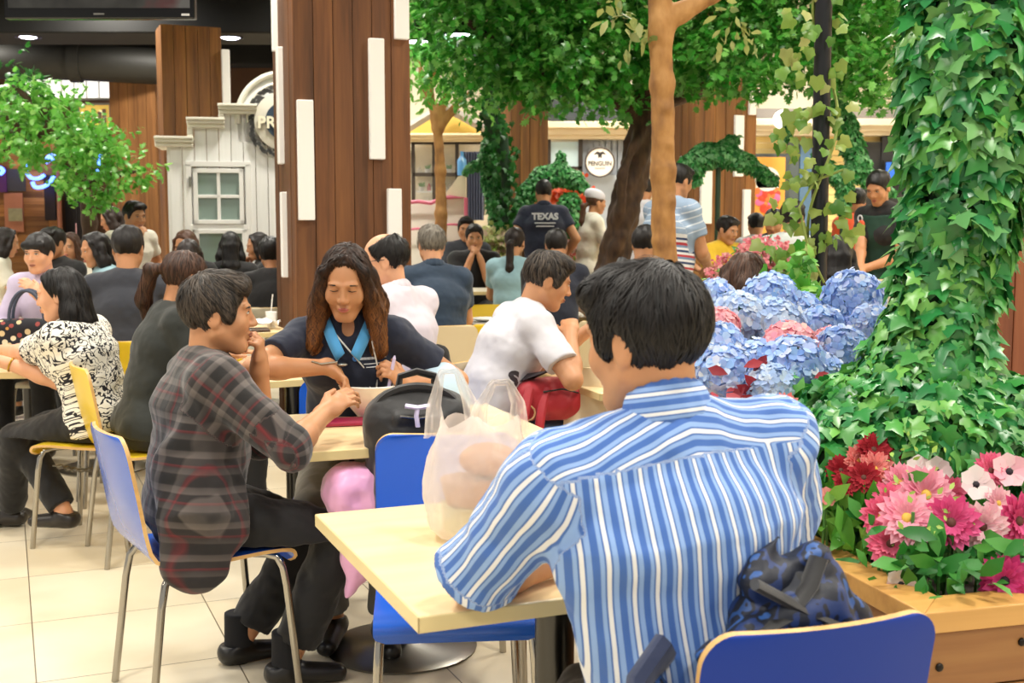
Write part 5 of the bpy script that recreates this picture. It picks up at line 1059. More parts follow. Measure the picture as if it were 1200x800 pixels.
# ---- black backpack
def Mnylon(name, col, rough=.55): return Mcloth(name, col, .12, .2, rough, .2)
BPK = Mnylon('nylon_black', '#1b1a1c'); zipm = M('zip_silver', '#b9b6b0', .25, 1.)
def backpack(label, loc, rz, h=.44, w=.30, d=.18, mat=None, tilt=0., pulls=True, ribs=True, strapm=None):
    root = empty('backpack', label, 'backpack', loc, rz); R = np.array(Matrix.Rotation(tilt, 3, 'X')); mat = mat or BPK
    def q(x, y, z): return R @ V3(x, y, z)
    pr = [rbox(q(0, 0, h*.48), (w/2, d/2, h*.48), .085, .02, R), ell(q(0, 0, h*.80), (w*.44, d*.5, h*.20), .04, R), rbox(q(0, -d*.55, h*.34), (w*.40, d*.25, h*.28), .045, .02, R)]
    if ribs:
        for i in range(4): pr.append(seg(q(-w*.30+.012*i, -d*.50, h*(.58+.085*i)), q(w*.30-.012*i, -d*.50, h*(.58+.085*i)), .018, k=.014))
    b = sdf_obj('bag_body', pr+[plane((0, 0, .002), (0, 0, -1))], .0055, mat, root, .006, 12.)
    m = MB(); pts = [q(w*.36*math.cos(a), -.02-.018*math.sin(a), h*(.84)+h*.17*math.sin(a)) for a in np.linspace(.15, PI-.15, 15)]; m.tube(pts, .014, 8, asp=1.6); m.build('top_piping', strapm or mat, root, True)
    m = MB(); m.tube([q(-.055, .04, h*.985), q(-.05, .04, h*1.05), q(0, .04, h*1.08), q(.05, .04, h*1.05), q(.055, .04, h*.985)], .010, 8, asp=1.8); m.build('carry_loop', strapm or mat, root, True)
    for s in (-1, 1):
        m = MB(); m.tube([q(s*w*.22, d*.45, h*.92), q(s*w*.30, d*.62, h*.78), q(s*w*.34, d*.68, h*.5), q(s*w*.36, d*.52, h*.18), q(s*w*.34, d*.42, h*.06)], .020, 8, asp=1.9); m.build('shoulder_strap', strapm or mat, root, True)
    if pulls:
        m = MB(); m.tube([q(-.05, -d*.62, h*.86), q(.0, -d*.66, h*.85), (q(.05, -d*.62, h*.86))], .004, 6); m.build('zip', zipm, root, True)
        m = MB(); m.tube([q(-.035, -d*.66, h*.93), q(.0, -d*.69, h*.92), q(.035, -d*.67, h*.93)], .007, 6, asp=1.6); m.tube([q(.0, -d*.69, h*.92), q(-.004, -d*.71, h*.87), q(.0, -d*.72, h*.80)], .006, 6, asp=1.6); m.build('zip_ribbon', M('ribbon_lilac', '#cdc4e4', .6), root, True)
    return root
backpack('black backpack standing on the blue chair by the table', tuple(c2+V3(.0, .0, .462)-v3*.03-u3*.075), r3, .46, .32, .19, None, .06)
# ---- pink satin bag over the chair edge
pk = c2-u3*.245-v3*.03; e = empty('pink_pouch', 'puffy pink satin pouch hanging beside the black backpack', 'pouch', (pk[0], pk[1], 0), r3)
sdf_obj('pouch_body', [rbox((0, 0, .60), (.10, .10, .085), .07, .03), seg((.02, 0, .56), (.0, -.04, .40), .085, .055, .05), seg((.0, -.04, .40), (-.04, -.06, .30), .055, .012, .03), ell((-.05, -.02, .62), (.07, .09, .06), .04)], .006, M('satin_pink', '#f5b4e4', .35, sheen=.4, bump=.15, bs=25.), e, .008, 14.)
m = MB(); m.tube([(.06, 0, .67), (.10, .0, .73), (.15, .0, .75)], .006, 6); m.tube([(.02, .03, .67), (.08, .03, .74), (.15, .03, .75)], .006, 6); m.build('drawstring', M('cord_pink', '#e08ac8', .6), e, True)
# ---- white plastic bag on the front table
pb = V3(*G(560, 628, .745)); e = empty('plastic_bag', 'white translucent plastic carrier bag standing on the front table', 'plastic bag', tuple(pb), math.radians(12))
def Mbag():
    t = NT('bag_film'); t.val('Base Color', lin('#f6efe9')); t.val('Roughness', .32); t.val('Specular IOR Level', .5); tr = t.nd('ShaderNodeBsdfTransparent'); tl = t.nd('ShaderNodeBsdfTranslucent'); tl.inputs[0].default_value = lin('#f8f0ea')
    a = t.nd('ShaderNodeMixShader'); a.inputs[0].default_value = .42; t.link(t.b.outputs[0], a.inputs[1]); t.link(tl.outputs[0], a.inputs[2]); lw = t.nd('ShaderNodeLayerWeight'); lw.inputs[0].default_value = .35
    f = t.math('SUBTRACT', .48, t.math('MULTIPLY', lw.outputs[1], .42)); b_ = t.nd('ShaderNodeMixShader'); t.link(f, b_.inputs[0]); t.link(a.outputs[0], b_.inputs[1]); t.link(tr.outputs[0], b_.inputs[2]); t.link(b_.outputs[0], t.o.inputs[0])
    t.bump(t.noise(26., 4), .4, .01); return t.m
FILM = Mbag()
def bag_surface():
    nu, nv = 56, 40; V = []
    for j in range(nv):
        v = j/(nv-1); z = .003+.245*v; e_ = .5+.5*math.cos(PI*min(v*1.0, 1)); rx = .098+.014*math.sin(v*PI)-.018*v**3; ry = .078+.012*math.sin(v*PI)-.052*v**2.2
        if v < .12: q = math.sqrt(1-(1-v/.12)**2*.5); rx *= q; ry *= q
        for i in range(nu):
            a = 2*PI*i/nu; c, s = math.cos(a), math.sin(a); sq = (abs(c)**3+abs(s)**3)**(-1/3); V.append([rx*c*sq, ry*s*sq, z+(.012*math.sin(a*5+v*4)*v)])
    V = np.array(V); n = np.stack([V[:, 0], V[:, 1], np.zeros(len(V))], 1); n /= np.linalg.norm(n, axis=1, keepdims=True); V += n*(.010*fbm(V*np.array([26, 26, 12.]), 21, 4))[:, None]
    f = [[j*nu+i, j*nu+(i+1) % nu, (j+1)*nu+(i+1) % nu, (j+1)*nu+i] for j in range(nv-1) for i in range(nu)]; return V, f, nu
V, f, nu = bag_surface(); cen = len(V); V = np.concatenate([V, [[0, 0, .003]]]); tri = [[(i+1) % nu, i, cen] for i in range(nu)]
np_obj('bag_wall', V, [np.array(f), np.array(tri)], FILM, e)
for s, tw in ((-1, .03), (1, -.02)):          # the two gathered handles, wide ribbons
    pts = [V3(s*.040-.030, tw*.6, .215), V3(s*.046-.032, tw*.8, .275), V3(s*.050-.018, tw, .345-.02*(s > 0)), V3(s*.050+.008, tw, .345-.02*(s > 0)), V3(s*.048+.028, tw*.8, .28), V3(s*.040+.030, tw*.6, .215)]
    P_ = []
    for t in np.linspace(0, 1, 30): x = t*(len(pts)-1); i = min(int(x), len(pts)-2); fr_ = x-i; fr_ = fr_*fr_*(3-2*fr_)*.5+fr_*.5; P_.append(pts[i]*(1-fr_)+pts[i+1]*fr_)
    P_ = np.array(P_); W = .040*np.abs(np.linspace(-1, 1, 30))**1.5+.012; VV = []
    for i in range(30):
        d = nrm(P_[min(i+1, 29)]-P_[max(i-1, 0)]); inn = nrm(np.cross(d, [0, 1, 0]))
        for k in range(7): VV.append(P_[i]+inn*W[i]*(k/6-.2)+V3(0, .010*math.sin(k*2.1+i*.35), 0))
    FF = [[i*7+k, i*7+k+1, (i+1)*7+k+1, (i+1)*7+k] for i in range(29) for k in range(6)]
    np_obj('bag_handle', np.array(VV), [np.array(FF)], FILM, e)
def inbag(x, y, z): return tuple(pb+rotz([x, y, z], math.radians(12)))
m = MB(); m.box((0, 0, .03), (.13, .10, .055)); m.box((0, 0, .061), (.136, .106, .008)); o = m.build('food_box', M('box_palegreen', '#c3c9a4', .5), bevel=.008, loc=inbag(.0, .0, .006), rz=.3); tag(o, 'pale green food box at the bottom of the plastic bag', 'food box')
m = MB(); m.lathe([(0, 0), (.055, .0), (.066, .045), (.068, .05), (0, .052)], n=24); o = m.build('food_tub', M('tub_brown', '#a5714a', .5), None, True, loc=inbag(-.012, .0, .074)); tag(o, 'brown lidded food tub inside the plastic bag', 'food tub')
m = MB(); m.ball((0, 0, .035), (.062, .045, .036), 20, 12); o = m.build('bread_roll', M('bread_crust', '#b9793a', .5, var=.2, vs=20), None, True, loc=inbag(.022, -.005, .129)); tag(o, 'brown bread roll on top inside the plastic bag', 'bread roll')
# ---- things on the second table
bo = V3(*G(428, 492, .745)); m = MB(); m.lathe([(0, .004), (.045, 0), (.05, .012), (.080, .05), (.112, .118), (.108, .121), (.076, .05), (.045, .018), (0, .016)], n=48); o = m.build('bowl', M('bowl_white', '#f6f1e8', .2), None, True, loc=tuple(bo+V3(.02, .02, .001))); tag(o, 'large white bowl in front of the navy polo woman', 'bowl')
nb = V3(*G(412, 497, .745)); m = MB(); m.box((0, 0, .008), (.17, .10, .014)); o = m.build('phone_case', M('case_magenta', '#9c2348', .4), bevel=.004, loc=tuple(nb+V3(-.01, 0, .001)), rz=.25); tag(o, 'dark red phone case lying on the second table', 'phone case')
h = Cw['l2w'](Cw['WR']); m = MB(); m.tube([h+V3(.03, -.02, .02), h+V3(-.02, -.04, .015), h+V3(-.05, -.05, .025)], .0028, 8); m.ball(h+V3(.045, -.015, .01), (.018, .012, .006), 12, 8); o = m.build('spoon', STEEL, None, True); tag(o, 'metal spoon held by the navy polo woman', 'spoon')
h = Cw['l2w'](Cw['WL']); m = MB(); m.tube([h+V3(-.05, -.03, -.01), h+V3(-.03, -.035, .09)], .006, 10); m.tube([h+V3(-.03, -.035, .09), h+V3(-.028, -.0355, .10)], [.006, .002], 10); o = m.build('pen', M('pen_lilac', '#cfc3e6', .3), None, True); tag(o, 'pale pen held up by the navy polo woman', 'pen')
hp = V3(*P(512, 452, 4.1)); e = empty('cap', 'pale blue and white cap lying beyond the black backpack', 'cap', (hp[0], hp[1], .747), .4)
sdf_obj('crown', [ell((0, 0, .03), (.115, .125, .155)), plane((0, 0, .003), (0, 0, -1)), ell((0, 0, .0), (.105, .115, .15), .006, sub=True)], .005, M('cap_blue', '#bcd4e4', .8), e); sdf_obj('visor', [ell((0, .15, .012), (.085, .085, .010)), plane((0, .11, 0), (0, -1, 0))], .004, M('cap_white', '#e9edf0', .8), e)
# small pieces of the polo woman: lanyard, badge lettering, necklace
c = Cw; pf = lambda x, y, z: c['C']+c['ss']*x+c['fw']*y+c['d2']*z
for s in (-1, 1): m = MB(); m.tube([c['N']+c['ss']*.075*s+c['fw']*.04-c['d2']*.01, pf(-.03+.05*s, .118, .10), pf(-.075+.022*s, .142, .0), pf(-.085+.004*s, .15, -.12), pf(-.085, .14, -.25)], .0028, 6); m.build('lanyard', M('cord_white', '#dcdcd8', .5), c['o'], True)
# blue collar flaps of the polo
def flap(c, pts, mat, name='collar'): 
    m = MB(); k = len(pts); m.add(np.array(pts), [(i, i+1, i+3, i+2) for i in range(0, k-2, 2)]); o = m.build(name, mat, c['o'], True); md = o.modifiers.new('t', 'SOLIDIFY'); md.thickness = .004; md.offset = 0; return o
n_ = c['N']; fw_, ss_, d2_ = c['fw'], c['ss'], c['d2']
for s in (-1, 1):
    pts = []
    for t in np.linspace(0, 1, 7):
        a = n_+ss_*s*(.066*(1-t)+.010*t)+fw_*(.012+.150*t**.8)+d2_*(.016-.135*t); pts += [a, a+ss_*s*(.026+.006*math.sin(t*3))+fw_*(.004+.006*t)-d2_*(.018+.012*t)]
    flap(c, pts, SKYC)
# ---- camouflage backpack on the navy chair
def Mcamo():
    t = NT('camo_nylon'); n = t.noise(11., 3); n2 = t.noise(24., 2, None, (1, 1, .4)); c = t.ramp(t.math('ADD', t.math('MULTIPLY', n, .6), t.math('MULTIPLY', n2, .4)), [(0, '#090b12'), (.38, '#101728'), (.45, '#1b3266'), (.50, '#0f1526'), (.54, '#28508f'), (.575, '#121a30'), (.64, '#3f3531')], 'CONSTANT')
    t.link(c, t.b.inputs['Base Color']); t.val('Roughness', .55); t.bump(t.noise(30., 3), .2, .008); return t.m
ca = A['loc']+rotz([.015, -.140, 0], A['rz']); CAMO = Mcamo(); NAVYN = Mnylon('nylon_navy', '#15254a')
bk = empty('camouflage_backpack', 'blue camouflage backpack slumped on the navy chair behind striped shirt man', 'backpack', (ca[0], ca[1], .46), A['rz'])
pr = [seg((-.14, .0, .10), (.12, .0, .12), .060, .065, .05), seg((-.18, .0, .15), (.15, .0, .30), .06, .052, .05), ell((.07, .0, .35), (.095, .045, .075), .03), seg((-.18, -.01, .08), (-.16, .0, .24), .045, .035, .04), rbox((.02, -.035, .30), (.13, .03, .06), .02, .015, np.array(Matrix.Rotation(-.35, 3, 'Y'))), plane((0, 0, .004), (0, 0, -1))]
pr = [dict(p) for p in pr]; sdf_obj('bag_body', pr, .0055, CAMO, bk, .020, 9., seed=8)
m = MB(); m.tube([(-.20, -.06, .02), (-.215, -.05, .15), (-.19, -.02, .27), (-.14, .0, .31)], .020, 8, asp=1.8); m.build('shoulder_strap', NAVYN, bk, True)
sdf_obj('top_flap', [rbox((.06, -.004, .402), (.075, .030, .035), .022, .02, np.array(Matrix.Rotation(-.35, 3, 'Y'))), seg((.02, .0, .42), (.045, .0, .462), .022, .008, .02), seg((.10, .0, .42), (.125, .0, .435), .02, .008, .02)], .005, CAMO, bk, .010, 16.)
for pts in (((-.05, -.062, .33), (.03, -.060, .36), (.07, -.052, .40), (.09, -.045, .44)), ((-.02, -.05, .41), (.05, -.062, .37), (.13, -.06, .33))): m = MB(); m.tube(pts, .009, 8, asp=2.2); m.build('webbing', BPK, bk, True)
m = MB(); m.tube([(-.07, -.064, .31), (.02, -.072, .335), (.10, -.070, .335), (.15, -.06, .32)], .006, 6); m.build('zip', M('zip_teal', '#4f7c8f', .4), bk, True)
# ---- red bag on the lap of the white T-shirt man
ra = E['l2w'](V3(.16, .22, .59)); rb_ = empty('red_bag', 'red sling bag on the thigh of the white T-shirt man', 'bag', tuple(ra), E['rz']); RED = Mnylon('nylon_red', '#b01f2d')
sdf_obj('bag_body', [rbox((0, .03, .10), (.075, .15, .085), .06, .02), ell((.05, .05, .08), (.05, .11, .06), .03)], .006, RED, rb_, .006, 14.)
for o_ in (0, .07): m = MB(); m.tube([(.06, -.08+o_, .15), (.11, -.12+o_, .05), (.115, -.135+o_, -.06), (.10, -.12+o_, -.14)], .012, 8, asp=1.7); m.build('strap', RED, rb_, True)
m = MB(); m.tube([(.085, -.03, .14), (.095, .05, .15), (.085, .12, .13)], .004, 6); m.build('zip', BLK, rb_, True)
m = MB(); m.tube([V3(.10, -.10, .06)+.03*V3(0, math.cos(a), math.sin(a)) for a in np.linspace(0, 2*PI, 13)[:-1]], .004, 6, closed=True); m.build('key_ring', M('cord_tan', '#d0a878', .5), rb_, True)
# lettering on the T-shirt
q = E['C']+E['ss']*.155+E['fw']*.10-E['d2']*.10
# ---- black jacket behind the white shirt man
j = Fm['l2w'](V3(.20, -.02, .62)); sdf = sdf_obj('jacket', [seg((0, 0, .20), (.03, -.02, -.02), .045, .085, .05, 1.3, (1, 0, 0)), seg((.03, -.02, -.02), (.06, .02, -.16), .085, .05, .05), seg((-.03, .03, .16), (-.02, .02, 0), .05, .06, .04)], .008, BLACKC, None, .012, 12., loc=tuple(j)); sdf.rotation_euler = (0, 0, Fm['rz']); tag(sdf, 'black jacket hung behind the balding man in white shirt', 'jacket')
# ---- far left table and bag
t3 = V3(*G(33, 437, .745)); table('pale table at the far left edge with a floral bag', t3+V3(-.42, .36, 0), 4, .80, .70)
fb = t3+V3(-.16, .42, .0); e = empty('floral_handbag', 'black floral handbag standing on the far left table', 'handbag', (fb[0], fb[1], .747), .1)
def Mfloral():
    t = NT('floral_cloth'); v = t.nd('ShaderNodeTexVoronoi'); v.inputs['Scale'].default_value = 26.; t.link(t.nd('ShaderNodeTexCoord').outputs['Object'], v.inputs['Vector']); hs_ = t.nd('ShaderNodeSeparateColor'); t.link(v.outputs['Color'], hs_.inputs[0])
    c = t.ramp(hs_.outputs[0], [(0, '#c9b58a'), (.3, '#8e3f3a'), (.5, '#d7c9a8'), (.7, '#5f7a4a'), (.85, '#b98544')], 'CONSTANT'); t.link(t.mix(t.math('GREATER_THAN', v.outputs['Distance'], .36), c, '#14121a'), t.b.inputs['Base Color']); t.val('Roughness', .8); return t.m
sdf_obj('bag_body', [rbox((0, 0, .105), (.16, .06, .10), .045), ell((0, 0, .06), (.165, .075, .06), .03)], .006, Mfloral(), e, .005, 12.)
for y in (-.03, .03): m = MB(); m.tube([(.08*math.cos(a), y, .20+.14*math.sin(a)) for a in np.linspace(0, PI, 17)], .008, 8); m.build('handle', M('strap_slate', '#3b4356', .6), e, True)
pbx = V3(*P(6, 350, 6.6)); 
# bracelets and chain
m = MB(); w_ = D['WR']+nrm(D['ER']-D['WR'])*.035; ax = nrm(D['ER']-D['WR']); s1, s2, _ = frame(ax); m.tube([w_+(s1*math.cos(a)+s2*math.sin(a))*.030 for a in np.linspace(0, 2*PI, 19)[:-1]], .0045, 6, closed=True); m.build('bracelet', M('gold', '#c79a3c', .3, .9), D['o'], True)
cA, cB = V3(*P(64, 545, 5.2)), V3(*P(136, 541, 5.45)); m = MB(); n = 18
for i in range(n):
    t = (i+.5)/n; p = cA*(1-t)+cB*t-V3(0, 0, .03*math.sin(PI*t)); d = nrm(cB-cA); o2 = V3(0, 0, 1) if i % 2 else nrm(np.cross(d, [0, 0, 1])); m.tube([p+d*.017*math.cos(a)+o2*.009*math.sin(a) for a in np.linspace(0, 2*PI, 11)[:-1]], .003, 5, closed=True)
tag(m.build('chain', STEEL, smooth=True), 'metal chain strung between legs of the yellow chair', 'chain')

# ---- daypack worn by the pale grey T-shirt man, a thing of its own
c = FK['day pack']; q = c['l2w'](c['C']-c['fw']*.215-c['d2']*.10); e = empty('daypack', 'black daypack with blue and red pockets on the pale grey T-shirt man', 'backpack', tuple(q), c['rz'])
R_ = np.array(Matrix.Rotation(-.28, 3, 'X'))
sdf_obj('bag_body', [rbox((0, 0, 0), (.15, .075, .20), .07, .02, R_), rbox((0, -.08, -.06), (.12, .035, .11), .035, .02, R_)], .008, BPK, e, .006, 12.)
sdf_obj('blue_pocket', [rbox((-.10, -.06, .04), (.06, .05, .08), .03, .02, R_)], .008, Mnylon('nylon_sky', '#2b6fa8'), e); sdf_obj('red_pocket', [rbox((.04, -.115, -.06), (.07, .02, .07), .02, .02, R_)], .008, MATS['nylon_red'], e)
for s in (-1, 1): m = MB(); l = lambda x, y, z: rotz(c['l2w'](c['C']+c['ss']*x+c['fw']*y+c['d2']*z)-q, -c['rz']); m.tube([l(s*.10, -.16, .12), l(s*.115, -.06, .235), l(s*.125, .06, .20), l(s*.13, .15, .05)], .016, 8, asp=1.9); m.build('shoulder_strap', BPK, e, True)
# shoulder bag strap of the striped tee man
c = FK['stripe tee']; m = MB(); l = lambda x, y, z: c['C']+c['ss']*x+c['fw']*y+c['d2']*z
m.tube([l(-.12, .0, .19), l(-.05, .16, .08), l(.06, .17, -.08), l(.17, .08, -.22)], .014, 6, asp=1.9); m.build('bag_strap', BPK, c['o'], True)
# ---- platform and tables further back
b = MB(); b.box((.35, 12.6, .05), (3.3, 6.0, .1)); tag(b.build('trim_20', M('platform_wood', '#7a5a3c', .5)), kind='structure')
DKT = Mwood('table_dark', '#4a3a2c', '#5f4b38', '#6d5842', .6, .35, 'X', .05, .05); LT = M('table_cream', '#d7cfb8', .35)
def tb(label, px, py, rz, w, d, mat=None, z=.745, zb=0, Y=None):
    o = V3(*P(px, py, Y)) if Y else V3(*G(px, py, z+zb)); e = table(label, o, rz, w, d, mat or LT, None, None, z); e.location.z = zb; return o
def ahead(c, dist, side=0.): return c['loc']+rotz([side, dist, 0], c['rz'])
def tb2(label, pos, rz, w, d, mat=None, zb=0.): e = table(label, pos, rz, w, d, mat or LT, None, None, .745); e.location.z = zb; return V3(pos[0], pos[1], zb+.746)
TX = {}
TX['left'] = tb2('cream table in front of the dark grey T-shirt man', ahead(FK['grey tee'], .62, -.30), 4, .8, .7)
TX['lav'] = tb2('cream table under the arms of the lavender shirt man', ahead(FK['lavender'], .66, .1), 170, .8, .62)
TX['long'] = tb2('cream table of the woman with long black hair', ahead(FK['long black'], .62), 118, .7, .6)
TX['pony'] = tb2('pale table shared by the ponytail woman in black and balding man', ahead(FK['pony dark'], .66), -60, .7, .6, BEECH)
TX['kiosk'] = tb2('cream table between the women by the kiosk', ahead(FK['bun back'], .66, -.05), 12, .7, .6)
TX['E'] = tb2('pale table of the man in the white lettered T-shirt', ahead(E, .66, .05), -72, .8, .62, BEECH)
TX['hands'] = tb2('cream table of the black T-shirt man with a white helmet on it', ahead(FK['hands up'], .62, -.2), 186, 1.0, .6, zb=.1)
TX['day'] = tb2('cream table of the man wearing the daypack', ahead(FK['day pack'], .64), -34, .8, .62)
TX['lany'] = tb2('cream table of the man with orange lanyard', ahead(FK['lanyard'], .64), -14, .8, .62)
TX['boy'] = tb2('cream table of the boy in yellow', ahead(FK['boy'], .58), -150, .7, .6)
o = tb('dark topped table with a tray right of the white shirt man', 560, 381, 14, .62, .55, DKT, Y=6.4 if False else None)
e = chair('yellow chair facing us beyond the dark topped table', V3(*G(560, 372, .46))*V3(1, 1, 0)+V3(.0, .3, 0) if False else V3(o[0]+.12, o[1]+.62, 0), 190, 'yellow')
chair('yellow chair tucked against the near side of the dark topped table', V3(o[0]+.10, o[1]-.50, 0), 14, 'yellow'); chair('beige chair beside the dark topped table', V3(o[0]-.44, o[1]-.12, 0), -70, 'beige')
m = MB(); m.box((0, 0, .008), (.38, .27, .012)); m.tube([(-.19, -.135, .014), (.19, -.135, .014), (.19, .135, .014), (-.19, .135, .014)], .008, 6, closed=True); t_ = m.build('tray', M('tray_grey', '#a7a6a0', .35), bevel=.003, loc=tuple(o+V3(.05, .05, .003)), rz=.2); tag(t_, 'grey serving tray on the dark topped table', 'tray')
m = MB(); m.lathe([(0, .0), (.06, 0), (.10, .018), (.098, .022), (0, .008)], n=28); t_ = m.build('plate', M('plate_white', '#e6e4de', .2), None, True, loc=tuple(o+V3(.06, .06, .022))); tag(t_, 'white plate on the grey tray', 'plate')
# table by the pillar with paper cup, tray and tissues
o = V3(-1.74, 7.42, .745); e = table('wood table by the big pillar with yellow chairs around', o, 23, .62, .6, BEECH)
o = V3(*o)
chair('yellow chair at the near side of the pillar table, the one at its left end', o+V3(-.55, .02, -o[2]), -72, 'yellow'); chair('yellow chair at the near side of the pillar table, nearest to us', o+V3(-.03, -.62, -o[2]), 18, 'yellow')
chair('cream chair between bun haired woman and big pillar table', o+V3(-.14, .62, -o[2]), 190, 'cream')
q = V3(*P(232, 356, 7.0)); m = MB(); m.box((0, 0, .012), (.30, .16, .022)); t_ = m.build('foam_tray', M('foam_white', '#eceae4', .5), bevel=.008, loc=tuple(o+V3(-.14, .08, .003)), rz=.1); tag(t_, 'white foam tray on the pillar table', 'tray')
m = MB(); m.box((0, 0, .006), (.30, .20, .010)); t_ = m.build('tray', M('tray_brown', '#4a372b', .4), bevel=.003, loc=tuple(o+V3(.10, -.14, .003)), rz=.3); tag(t_, 'dark brown tray on the pillar table', 'tray')
m = MB(); m.lathe([(.0, 0), (.028, 0), (.036, .10), (.0, .101)], n=18); m.tube([(0, 0, .1), (.012, 0, .21)], .004, 6); t_ = m.build('paper_cup', M('cup_white', '#efece6', .4), None, True, loc=tuple(o+V3(.22, .10, .003))); tag(t_, 'white paper cup with straw at the pillar foot', 'cup')
rr = random.Random(2); V = np.array([[x, y, 0] for x in np.linspace(-.09, .09, 9) for y in np.linspace(-.06, .06, 7)]); V[:, 2] = .03+.025*fbm(V*30, 3); Fq = [[i*7+k, i*7+k+1, (i+1)*7+k+1, (i+1)*7+k] for i in range(8) for k in range(6)]
t_ = np_obj('tissue', V, [np.array(Fq)], M('paper_white', '#f1efec', .8), None, True, loc=tuple(o+V3(.20, -.0, .016))); md = t_.modifiers.new('s', 'SOLIDIFY'); md.thickness = .002; tag(t_, 'crumpled white tissue on the pillar table', 'tissue')
def lathe_item(name, label, cat, prof, mat, loc, n=18): m = MB(); m.lathe(prof, n=n); return tag(m.build(name, mat, None, True, loc=tuple(loc)), label, cat)
CUPP = [(0, 0), (.028, 0), (.036, .10), (.034, .10), (.027, .01), (0, .008)]
hm = TX['hands']; e = empty('helmet', 'white round helmet standing on the table of the black T-shirt man', 'helmet', tuple(hm+V3(.08, -.14, .003)), .4)
sdf_obj('helmet_shell', [ell((0, 0, .11), (.11, .125, .11)), plane((0, 0, .003), (0, 0, -1)), rbox((0, .11, .07), (.08, .06, .035), .02, sub=True)], .008, M('helmet_white', '#e9e7e2', .25), e); m = MB(); m.tube([(.10*math.cos(a), .05*math.sin(a)*.2+.02, .03) for a in np.linspace(0, PI, 9)], .008, 6); m.build('helmet_strap', BLK, e, True)
lathe_item('bowl', 'pale blue bowl on the lavender shirt man table', 'bowl', [(0, 0), (.04, 0), (.09, .05), (.085, .052), (.038, .01), (0, .008)], M('bowl_skyblue', '#a9c8d4', .3), TX['lav']+V3(-.18, -.05, .002))
lathe_item('cup', 'purple cup on the table between the women by the kiosk', 'cup', CUPP, M('cup_purple', '#4a3a8c', .3), TX['kiosk']+V3(-.22, -.1, .002)); lathe_item('bowl', 'white bowl on the table between the women by the kiosk', 'bowl', [(0, 0), (.04, 0), (.08, .045), (.075, .047), (.038, .01), (0, .008)], M('bowl_white', '#f6f1e8'), TX['kiosk']+V3(-.05, -.12, .002))
lathe_item('plate', 'white plate under the hands of the lettered T-shirt man', 'plate', [(0, 0), (.06, 0), (.11, .018), (.108, .022), (0, .008)], M('plate_white', '#e6e4de'), TX['E']+V3(-.05, .02, .002)); lathe_item('plate', 'white plate on the cream table of the long haired woman', 'plate', [(0, 0), (.06, 0), (.11, .018), (.108, .022), (0, .008)], M('plate_white', '#e6e4de'), TX['long']+V3(0, 0, .002))
lathe_item('drink_cup', 'pale blue drink in front of the seated girl at left', 'cup', [(0, 0), (.05, 0), (.07, .12), (.06, .16), (0, .17)], M('drink_skyblue', '#9fc4d6', .3), V3(*FK['blue mask']['l2w'](V3(-.05, .42, .80))))
t_ = tb2('cream table of the seated girl at left', ahead(FK['blue mask'], .60), 176, .8, .6)
bpy.data.objects['drink_cup'].location.z = .749
m = MB(); m.box((0, 0, 0), (.008, .075, .15)); w_ = FK['phone girl']; q = w_['l2w']((w_['WR']+w_['WL'])/2+V3(0, .12, .06)); t_ = m.build('phone', M('phone_pink', '#d8a2a6', .3), bevel=.003, loc=tuple(q), rz=w_['rz']+PI/2); tag(t_, 'phone held by the standing woman in dusty pink', 'phone')

def decal(body, size, mat, ctx, center, nrm_v, up, target, name='lettering', bold=.003):
    """lettering printed on cloth: laid over the shirt surface"""
    from mathutils.bvhtree import BVHTree
    o = text3d(name, body, size, mat, (0, 0, 0), (0, 0, 0), None, 0., bold=bold); me = o.data; tm = target.data
    bv = BVHTree.FromPolygons([v.co.copy() for v in tm.vertices], [tuple(p.vertices) for p in tm.polygons]); n = Vector(nrm(nrm_v)); u = Vector(nrm(np.array(up)-np.array(n)*np.dot(up, np.array(n)))); r = u.cross(n)
    for v in me.vertices:
        p = Vector(center)+r*v.co.x+u*v.co.y+n*.3; h = bv.ray_cast(p, -n); v.co = (h[0]+n*.003) if h[0] is not None else p-n*.3
    o.parent = ctx['o']; return o
decal('S', .085, M('print_dark', '#3a3238', .7), E, E['C']+E['ss']*.16+E['fw']*.0-E['d2']*.135, E['ss']+E['fw']*.35, -E['fw']*.35+E['d2']*.9, E['top'], bold=.005); decal('A', .075, M('print_dark', '#3a3238', .7), E, E['C']+E['ss']*.16+E['fw']*.055-E['d2']*.115, E['ss']+E['fw']*.5, -E['fw']*.35+E['d2']*.9, E['top'], bold=.005)
PRW = M('print_white', '#d8dade', .6)
c = Cw
for dz, L, sz, mt in ((.035, 9, .012, PRW), (.018, 14, .008, PRW), (.006, 11, .008, PRW)):
    decal('|'*0+'-'*L if sz < .01 else '='*L, sz*1.6, mt, c, c['C']-c['ss']*.075+c['fw']*.1+c['d2']*dz, c['fw']-c['ss']*.15, c['d2'], c['top'], 'small_print', .0008)
decal('o', .03, M('logo_blue', '#3f7fc4', .6), c, c['C']-c['ss']*.022+c['fw']*.1+c['d2']*.036, c['fw'], c['d2'], c['top'], 'round_emblem', .002)

q = P(1010, 333, 7.75); e = empty('counter', 'low cream counter in front of the woman in the green apron', 'counter', (q.x+.2, 7.75, 0))
m = MB(); m.box((0, 0, .5), (1.1, .40, 1.0)); m.build('counter_body', M('laminate_cream', '#cfc8b0'), e, bevel=.01); m = MB(); m.box((0, 0, 1.017), (1.16, .46, .03)); m.build('counter_top', BEECH, e, bevel=.004)
